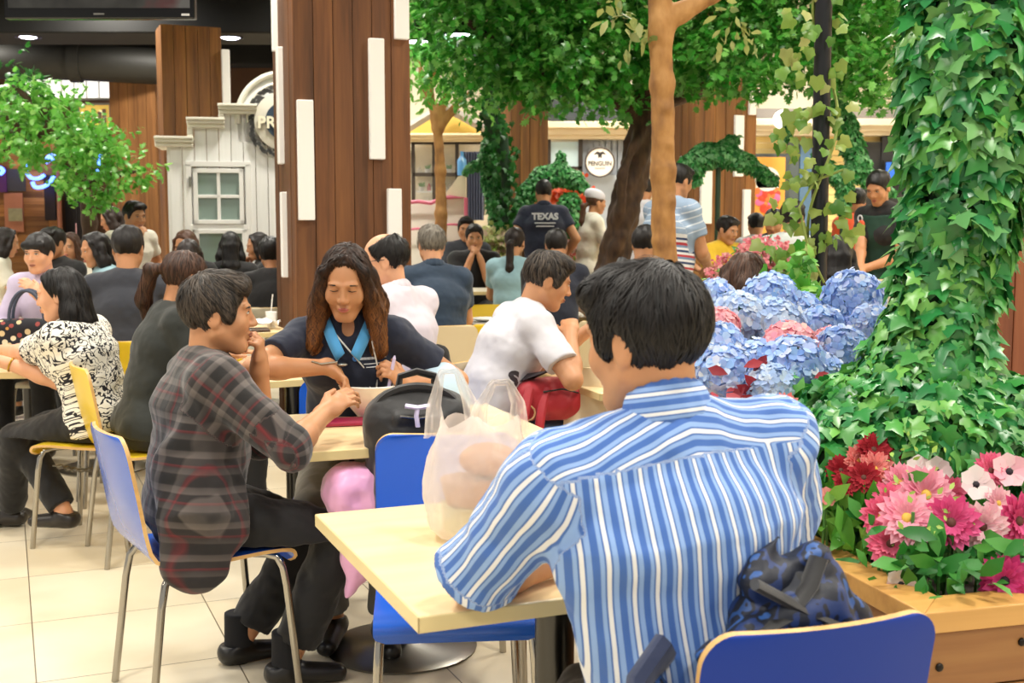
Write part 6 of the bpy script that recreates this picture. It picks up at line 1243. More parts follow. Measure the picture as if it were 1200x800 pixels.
# ---------------------------------------------------------------- plants
def T_(pts, faces): return np.array(pts, float), [np.array([f for f in faces if len(f) == k]) for k in sorted({len(f) for f in faces})]
LEAF = T_([(0, 0, 0), (-.24, .38, .05), (.24, .38, .05), (0, .45, 0), (0, 1, -.08), (-.17, .72, .02), (.17, .72, .02)], [(0, 2, 3), (0, 3, 1), (2, 6, 3), (3, 5, 1), (3, 6, 4), (3, 4, 5)])
def lobed(pol, drop=.08):
    pts = [(0, .34, .03)]+[(x, y, -drop*math.hypot(x, y-.34)*1.6) for x, y in pol]; n = len(pol); return T_(pts, [(0, 1+i, 1+(i+1) % n) for i in range(n)])
IVY = lobed([(0, .04), (.16, -.10), (.40, -.06), (.33, .14), (.56, .40), (.26, .50), (.16, .74), (0, 1.02), (-.16, .74), (-.26, .50), (-.56, .40), (-.33, .14), (-.40, -.06), (-.16, -.10)])
VINE = lobed([(0, .04), (.17, -.07), (.38, -.02), (.40, .20), (.50, .44), (.30, .58), (.17, .80), (0, 1.0), (-.17, .80), (-.30, .58), (-.50, .44), (-.40, .20), (-.38, -.02), (-.17, -.07)], .14)
OAK = lobed([(0, 0), (.10, .12), (.36, .16), (.20, .34), (.46, .50), (.20, .58), (.30, .84), (.10, .80), (0, 1.05), (-.10, .80), (-.30, .84), (-.20, .58), (-.46, .50), (-.20, .34), (-.36, .16), (-.10, .12)], .06)
PETAL = T_([(0, 0, 0), (-.30, .35, .05), (.30, .35, .05), (0, .4, 0), (-.34, .75, .10), (.34, .75, .10), (0, 1.0, .04), (0, .75, .03)], [(0, 2, 3), (0, 3, 1), (2, 5, 7, 3), (3, 7, 4, 1), (7, 5, 6), (7, 6, 4)])
def scatter(name, tmpl, pos, dirs, nors, size, mat, parent=None, loc=None, aspect=1.):
    """many small blades of one plant in one mesh: pos, growing direction, face normal, size"""
    TV, TF = tmpl; n = len(pos); d = dirs/np.maximum(np.linalg.norm(dirs, axis=1, keepdims=True), 1e-9); nn = nors-d*(nors*d).sum(1, keepdims=True); nn /= np.maximum(np.linalg.norm(nn, axis=1, keepdims=True), 1e-9); s = np.cross(d, nn)
    size = np.broadcast_to(np.asarray(size, float), (n,))
    V = pos[:, None, :]+size[:, None, None]*(TV[None, :, 0, None]*aspect*s[:, None, :]+TV[None, :, 1, None]*d[:, None, :]+TV[None, :, 2, None]*nn[:, None, :])
    k = len(TV); off = (np.arange(n)*k)[:, None, None]
    return np_obj(name, V.reshape(-1, 3), [(f[None]+off).reshape(-1, f.shape[1]) for f in TF], mat, parent, True, loc=loc)
def rdir(n, rng): v = rng.normal(size=(n, 3)); return v/np.linalg.norm(v, axis=1, keepdims=True)
GREEN1 = Misl('leaf_tree', ['#2a7a22', '#3f9a30', '#5db544', '#8fd06a', '#357f2a', '#74c255'], .33, .38, .6)
GREEN2 = Misl('leaf_tree_light', ['#57a83a', '#80c552', '#66b344', '#a2d66c', '#489a34'], .36, .38, .6)
GREEN3 = Misl('leaf_dark', ['#123f14', '#1b5a1e', '#2a7428', '#164a18'], .4, .22, .5)
IVYM = Misl('leaf_ivy', ['#246b34', '#348a40', '#4a9c45', '#7cbb58', '#2a7d40', '#35804a', '#86b96f'], .3, .18, .55)
IVYL = Misl('leaf_ivy_yellow', ['#4f8030', '#7f9f42', '#9aa955', '#5f8c35', '#b5b673'], .4, .3, .4)
TOPI = Misl('leaf_topiary', ['#277038', '#358f42', '#57a95a', '#86c284', '#2c7637'], .45, .2, .4)
BARK = None
def Mbark(name, c1, c2, c3, sc=(6, 6, 1.5), bs=.6):
    t = NT(name); n = t.noise(3., 5, None, sc); n2 = t.noise(22., 3, None, (1, 1, .4)); f = t.math('ADD', t.math('MULTIPLY', n, .7), t.math('MULTIPLY', n2, .3)); t.link(t.ramp(f, [(.3, c1), (.5, c2), (.7, c3)]), t.b.inputs['Base Color']); t.val('Roughness', .75); t.bump(f, bs, .015); return t.m
BK_D = Mbark('bark_dark', '#2a1c12', '#4a3422', '#63492f'); BK_L = Mbark('bark_light', '#7a5330', '#a3753f', '#bb8d55', (4, 4, 2.2), .4)
def trunk(name, parent, strands, mat, vs=.02, wr=.015, ws=9.):
    pr = []
    for path, r in strands:
        for i in range(len(path)-1): pr.append(seg(path[i], path[i+1], r[i], r[i+1], .04))
    return sdf_obj(name, pr, vs, mat, parent, wr, ws)
def canopy(name, root, blobs, dens, size, mat, tmpl=OAK, seed=1, droop=.6, shell=.55):
    rng = np.random.default_rng(seed); o = V3(*root.location); PP, DD, NN = [], [], []
    for (c, r) in blobs:
        r = np.broadcast_to(np.asarray(r, float), (3,)); n = int(dens*(r[0]*r[1]*r[2])**(2/3)); u = rdir(n, rng); rad = shell+(1-shell)*rng.random(n)**.6; rad *= 1+.28*fbm(u*2.2+c, 5, 2)
        # sprigs: a few leaves leave the same twig
        k = 5; ns = max(1, n//k); su = u[:ns]; sr = rad[:ns]; cen = c+su*r*sr[:, None]; tw = su*.6+rdir(ns, rng)*.6+V3(0, 0, -droop*.6); tw /= np.linalg.norm(tw, axis=1, keepdims=True)
        for j in range(k):
            p = cen+tw*(j*size*.42); d = tw*.55+rdir(ns, rng)*.8+V3(0, 0, -droop*.35); PP.append(p); DD.append(d); NN.append(su*.5+rdir(ns, rng)*.55+V3(0, 0, .75))
    PP, DD, NN = np.concatenate(PP), np.concatenate(DD), np.concatenate(NN); rng2 = np.random.default_rng(seed+50)
    return scatter(name, tmpl, PP-o, DD, NN, size*rng2.uniform(.65, 1.25, len(PP)), mat, root)
def B_(px, py, Y, r, up=0): return (V3(*P(px, py-up, Y)), r)
def BL(l, f): return [B_(x, y, Y, r*.9, f(x)) for x, y, Y, r in l]
def px2(pts, Y): return [V3(*P(x, y, Y if not isinstance(Y, (list, tuple)) else Y[i])) for i, (x, y) in enumerate(pts)]
# ---- large tree with twisted dark trunk
tr0 = V3(*P(712, 330, 10.2)); e = empty('tree', 'large artificial tree with dark twisted trunk and broad green crown', 'tree', (tr0[0], tr0[1], .1)); o = V3(*e.location)
cen = px2([(700, 470), (714, 345), (722, 290), (736, 230), (748, 180), (756, 130), (760, 80)], 10.2); cen[0][2] = .1; st = []
for k in range(5):
    path, rr_ = [], []
    for i in range(25):
        t = i/24*(len(cen)-1); a = min(int(t), len(cen)-2); p = cen[a]*(1-(t-a))+cen[a+1]*(t-a); ang = k*2*PI/5+i*.26; R0 = .105*(1-.35*i/24)+(.06 if i < 2 else 0); path.append(p+V3(math.cos(ang)*R0, math.sin(ang)*R0, 0)-o); rr_.append(.058*(1-.40*i/24))
    st.append((path, rr_))
br = cen[-2]-o
for q in ((600, 5), (660, -10), (860, 5), (980, -5), (800, -30), (540, 20), (930, 30)):
    b_ = V3(*P(q[0], q[1], 10.2+(q[0] % 7)*.2-.6))-o; m_ = (br+b_)/2+V3(0, 0, -.12); st.append(([br, m_, b_], [.07, .045, .02]))
loop = [cen[2]-o, V3(*P(726, 250, 10.05))-o, V3(*P(729, 205, 10.0))-o, V3(*P(741, 172, 10.05))-o, cen[5]-o]; st.append((loop, [.05, .035, .033, .035, .04]))
trunk('trunk', e, st, BK_D, .022, .014, 8.)
bl = BL([(520, 30, 10.4, .6), (556, 62, 9.8, .55), (600, 70, 10.1, .62), (640, 95, 9.7, .50), (672, 78, 9.6, .62), (700, 40, 10.2, .75), (742, 80, 9.9, .55), (640, 20, 10.2, .8), (560, 0, 10.2, .75), (600, 110, 9.9, .28), (570, 105, 9.8, .3), (720, 125, 10., .28), (690, 112, 9.8, .3),
      (820, 62, 9.6, .62), (862, 92, 9.3, .48), (906, 62, 9.6, .62), (950, 80, 9.3, .52), (1000, 66, 9.5, .62), (1030, 100, 9.0, .40), (884, 118, 9.1, .24), (836, 118, 9.3, .28), (1004, 118, 9.0, .26), (1030, 142, 8.9, .22), (960, 112, 9.1, .22), (790, 105, 9.7, .42), (880, 10, 9.8, .7), (980, 5, 9.7, .75), (800, 0, 10., .7), (1060, 40, 9.4, .6), (1015, 150, 8.95, .16), (770, 40, 10.2, .5), (815, 128, 9.5, .2)], lambda x: 30 if x < 780 else 52)
canopy('crown', e, bl, 3300, .080, GREEN1, OAK, 3, .35, .35)
# ---- slim tree behind the big pillar
b0 = V3(*P(516, 270, 11.9)); e = empty('tree', 'slim tan trunk tree with forked branches beside the big pillar', 'tree', (b0[0], b0[1], .1)); o = V3(*e.location)
pts = px2([(517, 400), (517, 250), (516, 200), (513, 150), (512, 138)], 11.9); pts[0][2] = .1; st = [([p-o for p in pts], [.062, .058, .05, .046, .045])]
for q in (((512, 138), (500, 108), (490, 70)), ((512, 140), (523, 112), (535, 80)), ((502, 112), (508, 70), (505, 30)), ((514, 150), (532, 128), (550, 108))): st.append(([p-o for p in px2(q, 11.9)], [.05, .036, .018]))
trunk('trunk', e, st, BK_L, .018, .006, 10.)
canopy('crown', e, [B_(495, 70, 11.3, .36), B_(515, 20, 11.4, .5), B_(540, 80, 11.3, .36), B_(500, 100, 11.2, .16), B_(530, 108, 11.2, .2), B_(555, 120, 11.3, .16), B_(490, 20, 11.2, .3)], 1500, .085, GREEN2, LEAF, 8, .9, .3)
# ---- left tree
b0 = V3(*P(104, 250, 9.6)); e = empty('tree', 'leafy green tree spreading over the left shop front', 'tree', (b0[0], b0[1], 0)); o = V3(*e.location)
pts = px2([(106, 420), (105, 260), (100, 220), (85, 180), (60, 150)], 10.0); pts[0][2] = 0; st = [([p-o for p in pts], [.07, .06, .055, .05, .03])]
for q in (((100, 220), (130, 205), (165, 200)), ((85, 180), (50, 130), (15, 100)), ((90, 195), (110, 175), (125, 165)), ((60, 150), (20, 170), (0, 180))): st.append(([p-o for p in px2(q, 9.6)], [.04, .03, .015]))
trunk('trunk', e, st, BK_D, .018, .006, 10.)
canopy('crown', e, [B_(12, 146, 9.6, .30), B_(42, 150, 9.4, .30), B_(84, 158, 9.3, .27), B_(108, 168, 9.3, .22), B_(128, 168, 9.6, .20), B_(78, 205, 9.3, .13), B_(100, 215, 9.3, .13), B_(122, 212, 9.3, .12), B_(140, 192, 9.3, .16), B_(165, 192, 9.3, .13), B_(150, 205, 9.3, .09), B_(60, 118, 9.7, .2), B_(92, 132, 9.6, .16), B_(110, 222, 9.4, .14), B_(30, 120, 9.7, .22), B_(82, 200, 9.4, .12)], 4300, .062, GREEN2, OAK, 12, .7, .3)
canopy('upper_crown', e, [B_(5, 95, 10., .26), B_(30, 100, 10.1, .18), B_(-15, 120, 9.9, .3)], 2200, .075, GREEN3, OAK, 13, .7, .3)
# ---- log post with cut branch and a few pale leaves
b0 = V3(*P(777, 330, 6.2)); e = empty('log_post', 'peeled log post with a cut side branch rising behind the striped shirt man', 'post', (b0[0], b0[1], 0)); o = V3(*e.location)
pts = px2([(779, 700), (779, 330), (777, 200), (776, 100), (774, 40), (772, -40)], 6.2); pts[0][2] = 0; st = [([p-o for p in pts], [.066, .064, .060, .058, .058, .060])]; st.append(([p-o for p in px2([(778, 30), (800, 14), (840, -8)], 6.2)], [.052, .045, .042]))
rr = random.Random(12)
for i in range(9): t = rr.uniform(.35, .98); p = V3(*P(778, 330-330*(t-.35)/.63, 6.2))-o; a = rr.uniform(-2.6, -.5); st.append(([p, p+V3(math.cos(a)*.048, math.sin(a)*.048, rr.uniform(-.01, .03))], [.02, .014]))
trunk('trunk', e, st, BK_L, .009, .004, 16.)
m = MB()
for z in np.linspace(3.24, 3.42, 7): 
    pass
canopy('foliage', e, [B_(738, 18, 6.2, .13), B_(722, 42, 6.25, .08), B_(752, 40, 6.2, .07), B_(728, 5, 6.2, .12), B_(880, 5, 6.3, .14), B_(850, 18, 6.3, .08)], 1500, .075, Misl('leaf_olive', ['#8f9a55', '#a8b06a', '#74874a', '#b9bd83'], .5, .3, .3), LEAF, 21, .8, .2)
# ---- ivy column on the planter
def ivy_on(V, Q, n, size, mat, parent, rng, tmpl=IVY, lift=.02, spread=.02):
    N = vnormals(V, Q); i = rng.integers(0, len(V), n); p = V[i]+N[i]*(lift+spread*rng.random(n))[:, None]; d = V3(0, 0, -1)+rdir(n, rng)*.75+N[i]*.25; nn = N[i]+rdir(n, rng)*.55+V3(0, 0, .25)
    return scatter('foliage', tmpl, p, d, nn, size*rng.uniform(.6, 1.25, n), mat, parent)
PC = V3(*G(1085, 716, .62)); PB = V3(*G(921, 630, .62)); pv = nrm(PB-PC); pu = V3(pv[1], -pv[0], 0); pr_ = math.atan2(pu[1], pu[0])
ic = V3(*P(1125, 450, 3.15)); e = empty('ivy_column', 'thick column covered in ivy leaves at right, flaring over the planter', 'ivy column', (ic[0], ic[1], .625)); o = V3(*e.location)
cpx = [((1158, -60), .20), ((1153, 60), .185), ((1142, 160), .165), ((1128, 250), .135), ((1110, 330), .115), ((1094, 400), .115), ((1085, 450), .18)]
pr = [seg(V3(*P(*cpx[i][0], 3.15))-o, V3(*P(*cpx[i+1][0], 3.15))-o, cpx[i][1]*.82, cpx[i+1][1]*.82, .05) for i in range(len(cpx)-1)]
pr += [seg(V3(*P(1085, 445, 3.15))-o, V3(*P(1075, 520, 3.1))-o, .14, .27, .08), ell(V3(*P(1000, 500, 3.12))-o, (.15, .16, .11), .06), ell(V3(*P(1150, 500, 3.1))-o, (.20, .18, .12), .06), ell(V3(*P(960, 540, 3.05))-o, (.07, .12, .10), .05), ell(V3(*P(1190, 520, 3.1))-o, (.2, .2, .10), .05), plane((0, 0, .0), (0, 0, -1))]
V, Q = sdf_mesh(pr, .02); V = V+vnormals(V, Q)*(.02*fbm(V*9., 4))[:, None]; np_obj('stem_core', V, [Q], M('ivy_core', '#17331b', .9), e); ivy_on(V, Q, 8800, .060, IVYM, e, np.random.default_rng(5), lift=-.005, spread=.045)
# ---- black pole with creeper
p0 = V3(*P(960, 360, 4.55)); e = empty('pole', 'slim black pole with yellowish ivy creeper among the hydrangeas', 'pole', (p0[0], p0[1], .0)); zt = 4.39
m = MB(); m.tube([(0, 0, .0), (-.012, 0, 2.2), (-.016, 0, zt)], .032, 16); m.lathe([(.07, 0), (.07, .01), (.04, .03), (0, .03)], n=16); m.build('shaft', M('pole_black', '#121318', .35), e, 'auto')
vp = [V3(.05*math.cos(a*1.6), .05*math.sin(a*1.6), 1.0+a*.21) for a in np.linspace(0, 9.5, 60)]; m = MB(); m.tube(vp, .006, 6); m.tube([V3(.0, -.06, 1.18), V3(-.07, -.1, 1.30), V3(-.10, -.06, 1.46), V3(-.04, -.05, 1.56), V3(.06, -.06, 1.60)], .005, 6); m.tube([V3(.02, -.05, 1.05), V3(-.12, -.08, 1.12), V3(-.16, -.06, 1.2)], .005, 6); m.build('vine_stem', M('vine_green', '#8a9a4a', .6), e, True)
rng = np.random.default_rng(31); cl = [(940, 70, 10, .10), (975, 90, 8, .09), (938, 130, 10, .09), (975, 130, 9, .09), (935, 165, 12, .10), (968, 160, 8, .09), (940, 205, 12, .10), (975, 200, 6, .08), (925, 250, 10, .09), (980, 245, 8, .09), (935, 290, 14, .10), (975, 280, 9, .09), (920, 305, 10, .09), (945, 325, 14, .11), (985, 265, 5, .07), (950, 30, 9, .10), (970, 10, 9, .1), (905, 290, 5, .06)]
PP = np.concatenate([V3(*P(x, y, 4.5))+rng.normal(size=(max(2, int(n*.95)), 3))*r*.42 for x, y, n, r in cl]); n = len(PP); ax = np.array([p0[0], p0[1], 0]); out = (PP-ax)*V3(1, 1, 0); out /= np.linalg.norm(out, axis=1, keepdims=True)
scatter('foliage', VINE, PP-V3(*e.location), V3(0, 0, -.8)+rdir(n, rng)*.6+out*.4, V3(0, -.8, .25)+rdir(n, rng)*.6, rng.uniform(.035, .066, n), IVYL, e)
cl = [(932, 328, 34, .08), (925, 345, 22, .06), (958, 348, 22, .07), (942, 310, 14, .06)]; PP = np.concatenate([V3(*P(x, y, 4.2))+rng.normal(size=(n_, 3))*r*.5 for x, y, n_, r in cl]); n = len(PP)
scatter('low_foliage', VINE, PP-V3(*e.location), V3(0, 0, -.4)+rdir(n, rng)*.8, V3(0, -.7, .5)+rdir(n, rng)*.6, rng.uniform(.038, .064, n), Misl('leaf_fresh', ['#3e8a2a', '#5ea53a', '#86b84e', '#2f7526'], .4, .3, .4), e)
# ---- planter boxes
OAKB = Mwood('planter_oak', '#6b4526', '#8a5d33', '#9c7040', .8, .45, 'X', .2, .15); OAKT = Mwood('planter_rim', '#a5763c', '#c1924f', '#cf9f5c', .8, .4, 'X', .1, .1)
e = empty('planter', 'wooden flower planter with dark round studs at bottom right', 'planter', (PC[0], PC[1], 0), pr_); PLn, PW = 1.02, 1.5; zt = .62; rw = .085
m = MB(); zz = [.0, .15, .30, .45, .575]
for i in range(4):
    h = zz[i+1]-zz[i]-.004; zc = (zz[i]+zz[i+1])/2
    m.box((PW/2, .02, zc), (PW, .04, h)); m.box((PW/2, PLn-.02, zc), (PW, .04, h)); m.box((.02, PLn/2, zc), (.04, PLn-.08, h)); m.box((PW-.02, PLn/2, zc), (.04, PLn-.08, h))
m.build('side_boards', OAKB, e, bevel=.003)
m = MB(); m.prism([(-.012, -.012), (PW, -.012), (PW, rw), (rw, rw)], (0, 0, .575), (1, 0, 0), (0, 1, 0), .045); m.prism([(-.012, -.012), (rw, rw), (rw, PLn), (-.012, PLn)], (0, 0, .575), (1, 0, 0), (0, 1, 0), .045); m.build('rim_board', OAKT, e, bevel=.003)
m = MB(); m.box((PW/2, PLn/2, .53), (PW-.1, PLn-.1, .06)); m.build('soil', M('soil_dark', '#231a12', .9, var=.3, vs=30), e)
for (x, z) in ((.035, .50), (.23, .535), (.035, .34), (.14, .43), (.20, .30), (.33, .40)):
    m = MB(); m.ball((x, -.002, z), (.009, .006, .009), 12, 8); m.build('stud', M('stud_iron', '#2a2623', .35, .8), e, True)
for (y, z) in ((.05, .50), (.06, .36), (.05, .25)): m = MB(); m.ball((-.002, y, z), (.006, .009, .009), 12, 8); m.build('stud', M('stud_brass', '#8f6f38', .3, .9), e, True)
def inpl(p): return nrm(p) if False else p
# second planter carrying hydrangeas and the pole, behind the ivy column
h0 = V3(*P(930, 480, 3.75)); e = empty('planter', 'wooden planter trough carrying the blue hydrangeas behind the striped shirt man', 'planter', (h0[0], h0[1], 0), pr_)
m = MB()
for z in (.07, .21, .35, .49, .62): m.box((0, 0, z), (1.0, .60, .135))
m.build('side_boards', OAKB, e, bevel=.004); m = MB(); m.box((0, 0, .70), (1.04, .64, .03)); m.build('rim_board', OAKT, e, bevel=.004); m = MB(); m.box((0, 0, .718), (.9, .5, .01)); m.build('soil', M('soil_dark', '#231a12'), e)
HYZ = .725
# ---- hydrangeas
BLUES = Misl('petal_blue', ['#86aee4', '#a6c6f0', '#c4daf6', '#7ba0e0', '#d8e6f8', '#94b2ea', '#b6c4f0', '#eef2ee'], .6, .3, .2); PINKS = Misl('petal_pink', ['#f0a6b4', '#f7c3c9', '#ea8aa0', '#f9d9cf'], .6, .3, .2); PALE = Misl('petal_paleblue', ['#c3d6ee', '#dbe4ef', '#a9c4ea', '#b4c8ee'], .6, .3, .2)
def hydrangea(label, c, r, mat, seed, stem_z, nfl=170):
    rng = np.random.default_rng(seed); e = empty('hydrangea', label, 'flower', (c[0], c[1], c[2]), 0, None); i_ = np.arange(nfl); zz_ = 1-2*(i_+.5)/nfl; an_ = i_*2.39996+seed; u = np.stack([np.sqrt(1-zz_**2)*np.cos(an_), np.sqrt(1-zz_**2)*np.sin(an_), zz_], 1)+rng.normal(size=(nfl, 3))*.06; u /= np.linalg.norm(u, axis=1, keepdims=True); u = u[u[:, 2] > -.7]; n = len(u); cen = u*r*(.86+.2*rng.random((n, 1))); PP, DD, NN = [], [], []
    for k in range(4):
        s, w, _ = [np.array(x) for x in zip(*[frame(q, (0.3, .2, 1)) for q in u])]; a = k*PI/2+rng.uniform(0, 1.5, n)*0+np.arange(n)*.7; d = s*np.cos(a)[:, None]+w*np.sin(a)[:, None]; PP.append(cen); DD.append(d+u*.18+rdir(n, rng)*.12); NN.append(u+rdir(n, rng)*.25)
    scatter('flower_head', PETAL, np.concatenate(PP), np.concatenate(DD), np.concatenate(NN), r*.31*rng.uniform(.8, 1.2, n*4), mat, e, aspect=1.25)
    m = MB(); m.tube([(0, 0, -r*.2), (rng.uniform(-.02, .02), rng.uniform(-.02, .02), -(c[2]-stem_z)*.5), (rng.uniform(-.03, .03), rng.uniform(-.02, .02), -(c[2]-stem_z)+.0)], .005, 6); m.ball((0, 0, 0), r*.75, 10, 8); m.build('stem', M('stem_green', '#4d7d3a', .6), e, True)
    nl = 5; a = rng.uniform(0, 6.3, nl); d = np.stack([np.cos(a), np.sin(a), -.35+0*a], 1); scatter('leaf', LEAF, np.tile(V3(0, 0, -r*.8), (nl, 1)), d, np.tile(V3(0, 0, 1), (nl, 1))+rdir(nl, rng)*.3, r*1.25, Misl('leaf_hydrangea', ['#2c6a2d', '#3f8238', '#58984a'], .45, .2, .4), e, aspect=1.5)
HY = [(838, 352, 3.95, .068, 0, 'uppermost left'), (903, 352, 3.95, .086, 0, ''), (866, 376, 3.7, .085, 2, ''), (908, 384, 3.7, .085, 2, ''), (843, 412, 3.45, .078, 0, ''), (852, 442, 3.35, .085, 0, ''), (884, 428, 3.4, .072, 0, ''), (938, 368, 3.95, .07, 0, ''), (962, 390, 3.8, .08, 0, ''), (1000, 352, 3.95, .095, 0, ''), (1020, 388, 3.75, .078, 0, ''), (986, 416, 3.5, .078, 0, ''), (930, 434, 3.35, .090, 0, ''), (902, 458, 3.25, .070, 2, ''), (962, 440, 3.35, .062, 0, ''), (842, 384, 3.55, .058, 1, ''), (925, 408, 3.45, .075, 1, ''), (972, 402, 3.6, .048, 1, '')]
where = ['blue hydrangea head at the far left top of the cluster', 'large blue hydrangea head left of the black pole', 'pale blue hydrangea head in the left middle of the cluster', 'pale blue hydrangea head below the large one left of the pole', 'blue hydrangea head under the leftmost pink one', 'blue hydrangea head lowest at left beside striped collar', 'small blue hydrangea head between two pink ones, lower row', 'blue hydrangea head just left of the pole foot', 'blue hydrangea head just in front of the pole foot', 'largest blue hydrangea head right of the black pole', 'blue hydrangea head at the right end beside the ivy column', 'blue hydrangea head lower right above the ivy mound', 'big blue hydrangea head in the middle of the lowest row', 'pale blue hydrangea head hanging lowest over the striped shoulder', 'small blue hydrangea head in the lowest row at right', 'pink hydrangea head beside the black haired head', 'pink hydrangea head in the middle of the blue cluster', 'small pink hydrangea head at right of the blue cluster']
for i, ((x, y, Y, r, k, _), lb_) in enumerate(zip(HY, where)): hydrangea(lb_, V3(*P(x, y, Y)), r, (BLUES, PINKS, PALE)[k], 100+i, HYZ)
# ---- gerberas, anemones, red blossoms in the front planter
def flower(label, cat, c, r, nrm_, mat, core, kind='gerbera', seed=0, ground=.56):
    rng = np.random.default_rng(seed); e = empty(kind, label, 'flower', tuple(c)); n_ = nrm(nrm_); s, w, _ = frame(n_)
    k, rows = (21, ((1., .08), (.80, .28), (.52, .6))) if kind == 'gerbera' else (7, ((1., .30),))
    PP, DD, NN, SS = [], [], [], []
    for f, up in rows:
        a = np.arange(k)*2*PI/k+up*2+rng.normal(size=k)*.06; d = np.cos(a)[:, None]*s+np.sin(a)[:, None]*w+n_*up; PP.append(np.tile(n_*.004, (k, 1))+d*r*.12); DD.append(d); NN.append(np.tile(n_, (k, 1))+rdir(k, rng)*.18); SS.append(np.full(k, r*f*.9)*rng.uniform(.9, 1.1, k))
    scatter('petals', PETAL, np.concatenate(PP), np.concatenate(DD), np.concatenate(NN), np.concatenate(SS), mat, e, aspect=.50 if kind == 'gerbera' else 1.25)
    m = MB(); R = np.stack([s, w, n_], 1); m.ball(n_*r*.10, (r*.20, r*.20, r*.14), 12, 8, R); m.build('centre', core, e, True)
    dz = c[2]-ground; m = MB(); m.tube([-n_*.004, -n_*r*.4-V3(0, 0, dz*.35), V3(-n_[0]*r*.5, -n_[1]*r*.5+.02, -dz+.0)], .0035, 6); m.build('stem', M('stem_green', '#4d7d3a'), e, True)
GP = [Misl('ger_'+k, v, .6, .3, .2) for k, v in (('light', ['#f3a9bd', '#f7bccb', '#ee93ae']), ('deep', ['#d94f86', '#e2669a', '#cf3f78']), ('pale', ['#f5c6cf', '#f9d9dc', '#f0b0c0']), ('pink', ['#ea6f92', '#ef86a4', '#e25c84']), ('magenta', ['#d83f88', '#e4569b', '#c93478']), ('white', ['#f4e6e4', '#f8efec', '#efd6d8']), ('red', ['#a31f2b', '#b83340', '#8a1722']), ('coral', ['#e98a86', '#f0a49b', '#e0726f']))]
CO = [M('core_yellow', '#d9b24a', .7), M('core_dark', '#1f1420', .7), M('core_brown', '#5a3226', .7)]
FL = [(1062, 608, 2.62, 26, 0, 0, 'gerbera', 'light pink gerbera with yellow centre lowest in the middle of the bed'), (1114, 613, 2.60, 25, 1, 2, 'gerbera', 'deep pink gerbera right of the light pink one with yellow centre'), (1151, 617, 2.6, 23, 2, 2, 'gerbera', 'pale pink gerbera between two deep pink gerberas'), (1191, 610, 2.62, 25, 1, 2, 'gerbera', 'deep pink gerbera at the right photo edge'), (1083, 580, 2.7, 27, 0, 0, 'gerbera', 'large light pink gerbera in the centre of the bed'), (1032, 606, 2.66, 20, 3, 0, 'gerbera', 'pink gerbera at the left side of the gerbera bed'), (1043, 638, 2.62, 22, 3, 2, 'gerbera', 'strong pink gerbera hanging low at the left over leaves'), (1177, 680, 2.50, 24, 4, 1, 'gerbera', 'magenta gerbera drooping over the planter rim at right'), (1056, 684, 2.54, 14, 5, 1, 'anemone', 'white anemone with dark centre lying at the planter rim'),
      (1076, 550, 2.8, 12, 5, 1, 'anemone', 'white anemone with dark centre, left of a pair behind the gerberas'), (1097, 551, 2.8, 13, 5, 1, 'anemone', 'white anemone with dark centre, right of a pair behind the gerberas'), (1109, 533, 2.85, 14, 2, 2, 'anemone', 'pale pink anemone topmost under the ivy'), (1132, 538, 2.85, 14, 2, 1, 'anemone', 'pale pink anemone seen sideways under the ivy'), (1143, 568, 2.7, 16, 5, 1, 'anemone', 'white anemone with large dark centre amid the gerberas'), (1182, 553, 2.75, 17, 2, 1, 'anemone', 'pale anemone with dark eye near the right edge'), (1160, 552, 2.76, 17, 3, 2, 'gerbera', 'pink gerbera beside the anemone with dark eye'), (1168, 590, 2.68, 16, 2, 0, 'gerbera', 'small pale pink gerbera above the deep pink right one'), (1112, 576, 2.74, 15, 3, 0, 'gerbera', 'pink gerbera half hidden behind the large light pink one'), (1052, 566, 2.76, 18, 0, 0, 'gerbera', 'light pink gerbera upper left of the largest'), (1040, 585, 2.72, 16, 3, 2, 'gerbera', 'pink gerbera upper left at the leafy edge'),
      (1023, 527, 2.85, 15, 6, 2, 'gerbera', 'red blossom topmost at the left of the bed'), (1005, 540, 2.85, 15, 7, 0, 'gerbera', 'coral blossom beside the topmost red one'), (985, 552, 2.85, 14, 6, 2, 'gerbera', 'red blossom at the far left of the bed'), (1012, 560, 2.8, 15, 6, 2, 'gerbera', 'red blossom in the middle of the left group'), (1025, 550, 2.82, 16, 7, 0, 'gerbera', 'coral pink blossom right of the left red group'), (990, 568, 2.8, 12, 6, 2, 'gerbera', 'small red blossom lowest in the left group'), (1045, 535, 2.86, 13, 6, 2, 'gerbera', 'dark red blossom behind the coral pink one'), (1062, 537, 2.86, 12, 4, 2, 'gerbera', 'magenta blossom under the ivy behind the white pair'),
      (968, 582, 2.78, 9, 7, 2, 'anemone', 'tiny coral blossom among the long leaves'), (1176, 648, 2.52, 8, 2, 0, 'anemone', 'small pale bud above the drooping magenta gerbera')]
rr = random.Random(8)
for i, (x, y, Y, r, mi_, ci, kd_, lb_) in enumerate(FL): c_ = V3(*P(x, y, Y)); flower(lb_, 'flower', c_, r/F*Y*1.38, (rr.uniform(-.35, .35), -1, rr.uniform(.1, .65)), GP[mi_], CO[ci], kd_, 300+i)
FR = Misl('leaf_fresh', ['#3e8a2a', '#5ea53a', '#86b84e', '#2f7526'], .4, .3, .4); LONG = T_([(0, 0, 0), (-.10, .3, .03), (.10, .3, .03), (0, .3, 0), (-.13, .65, .02), (.13, .65, .02), (0, .65, -.01), (0, 1, -.12)], [(0, 2, 3), (0, 3, 1), (2, 5, 6, 3), (3, 6, 4, 1), (6, 5, 7), (6, 7, 4)])
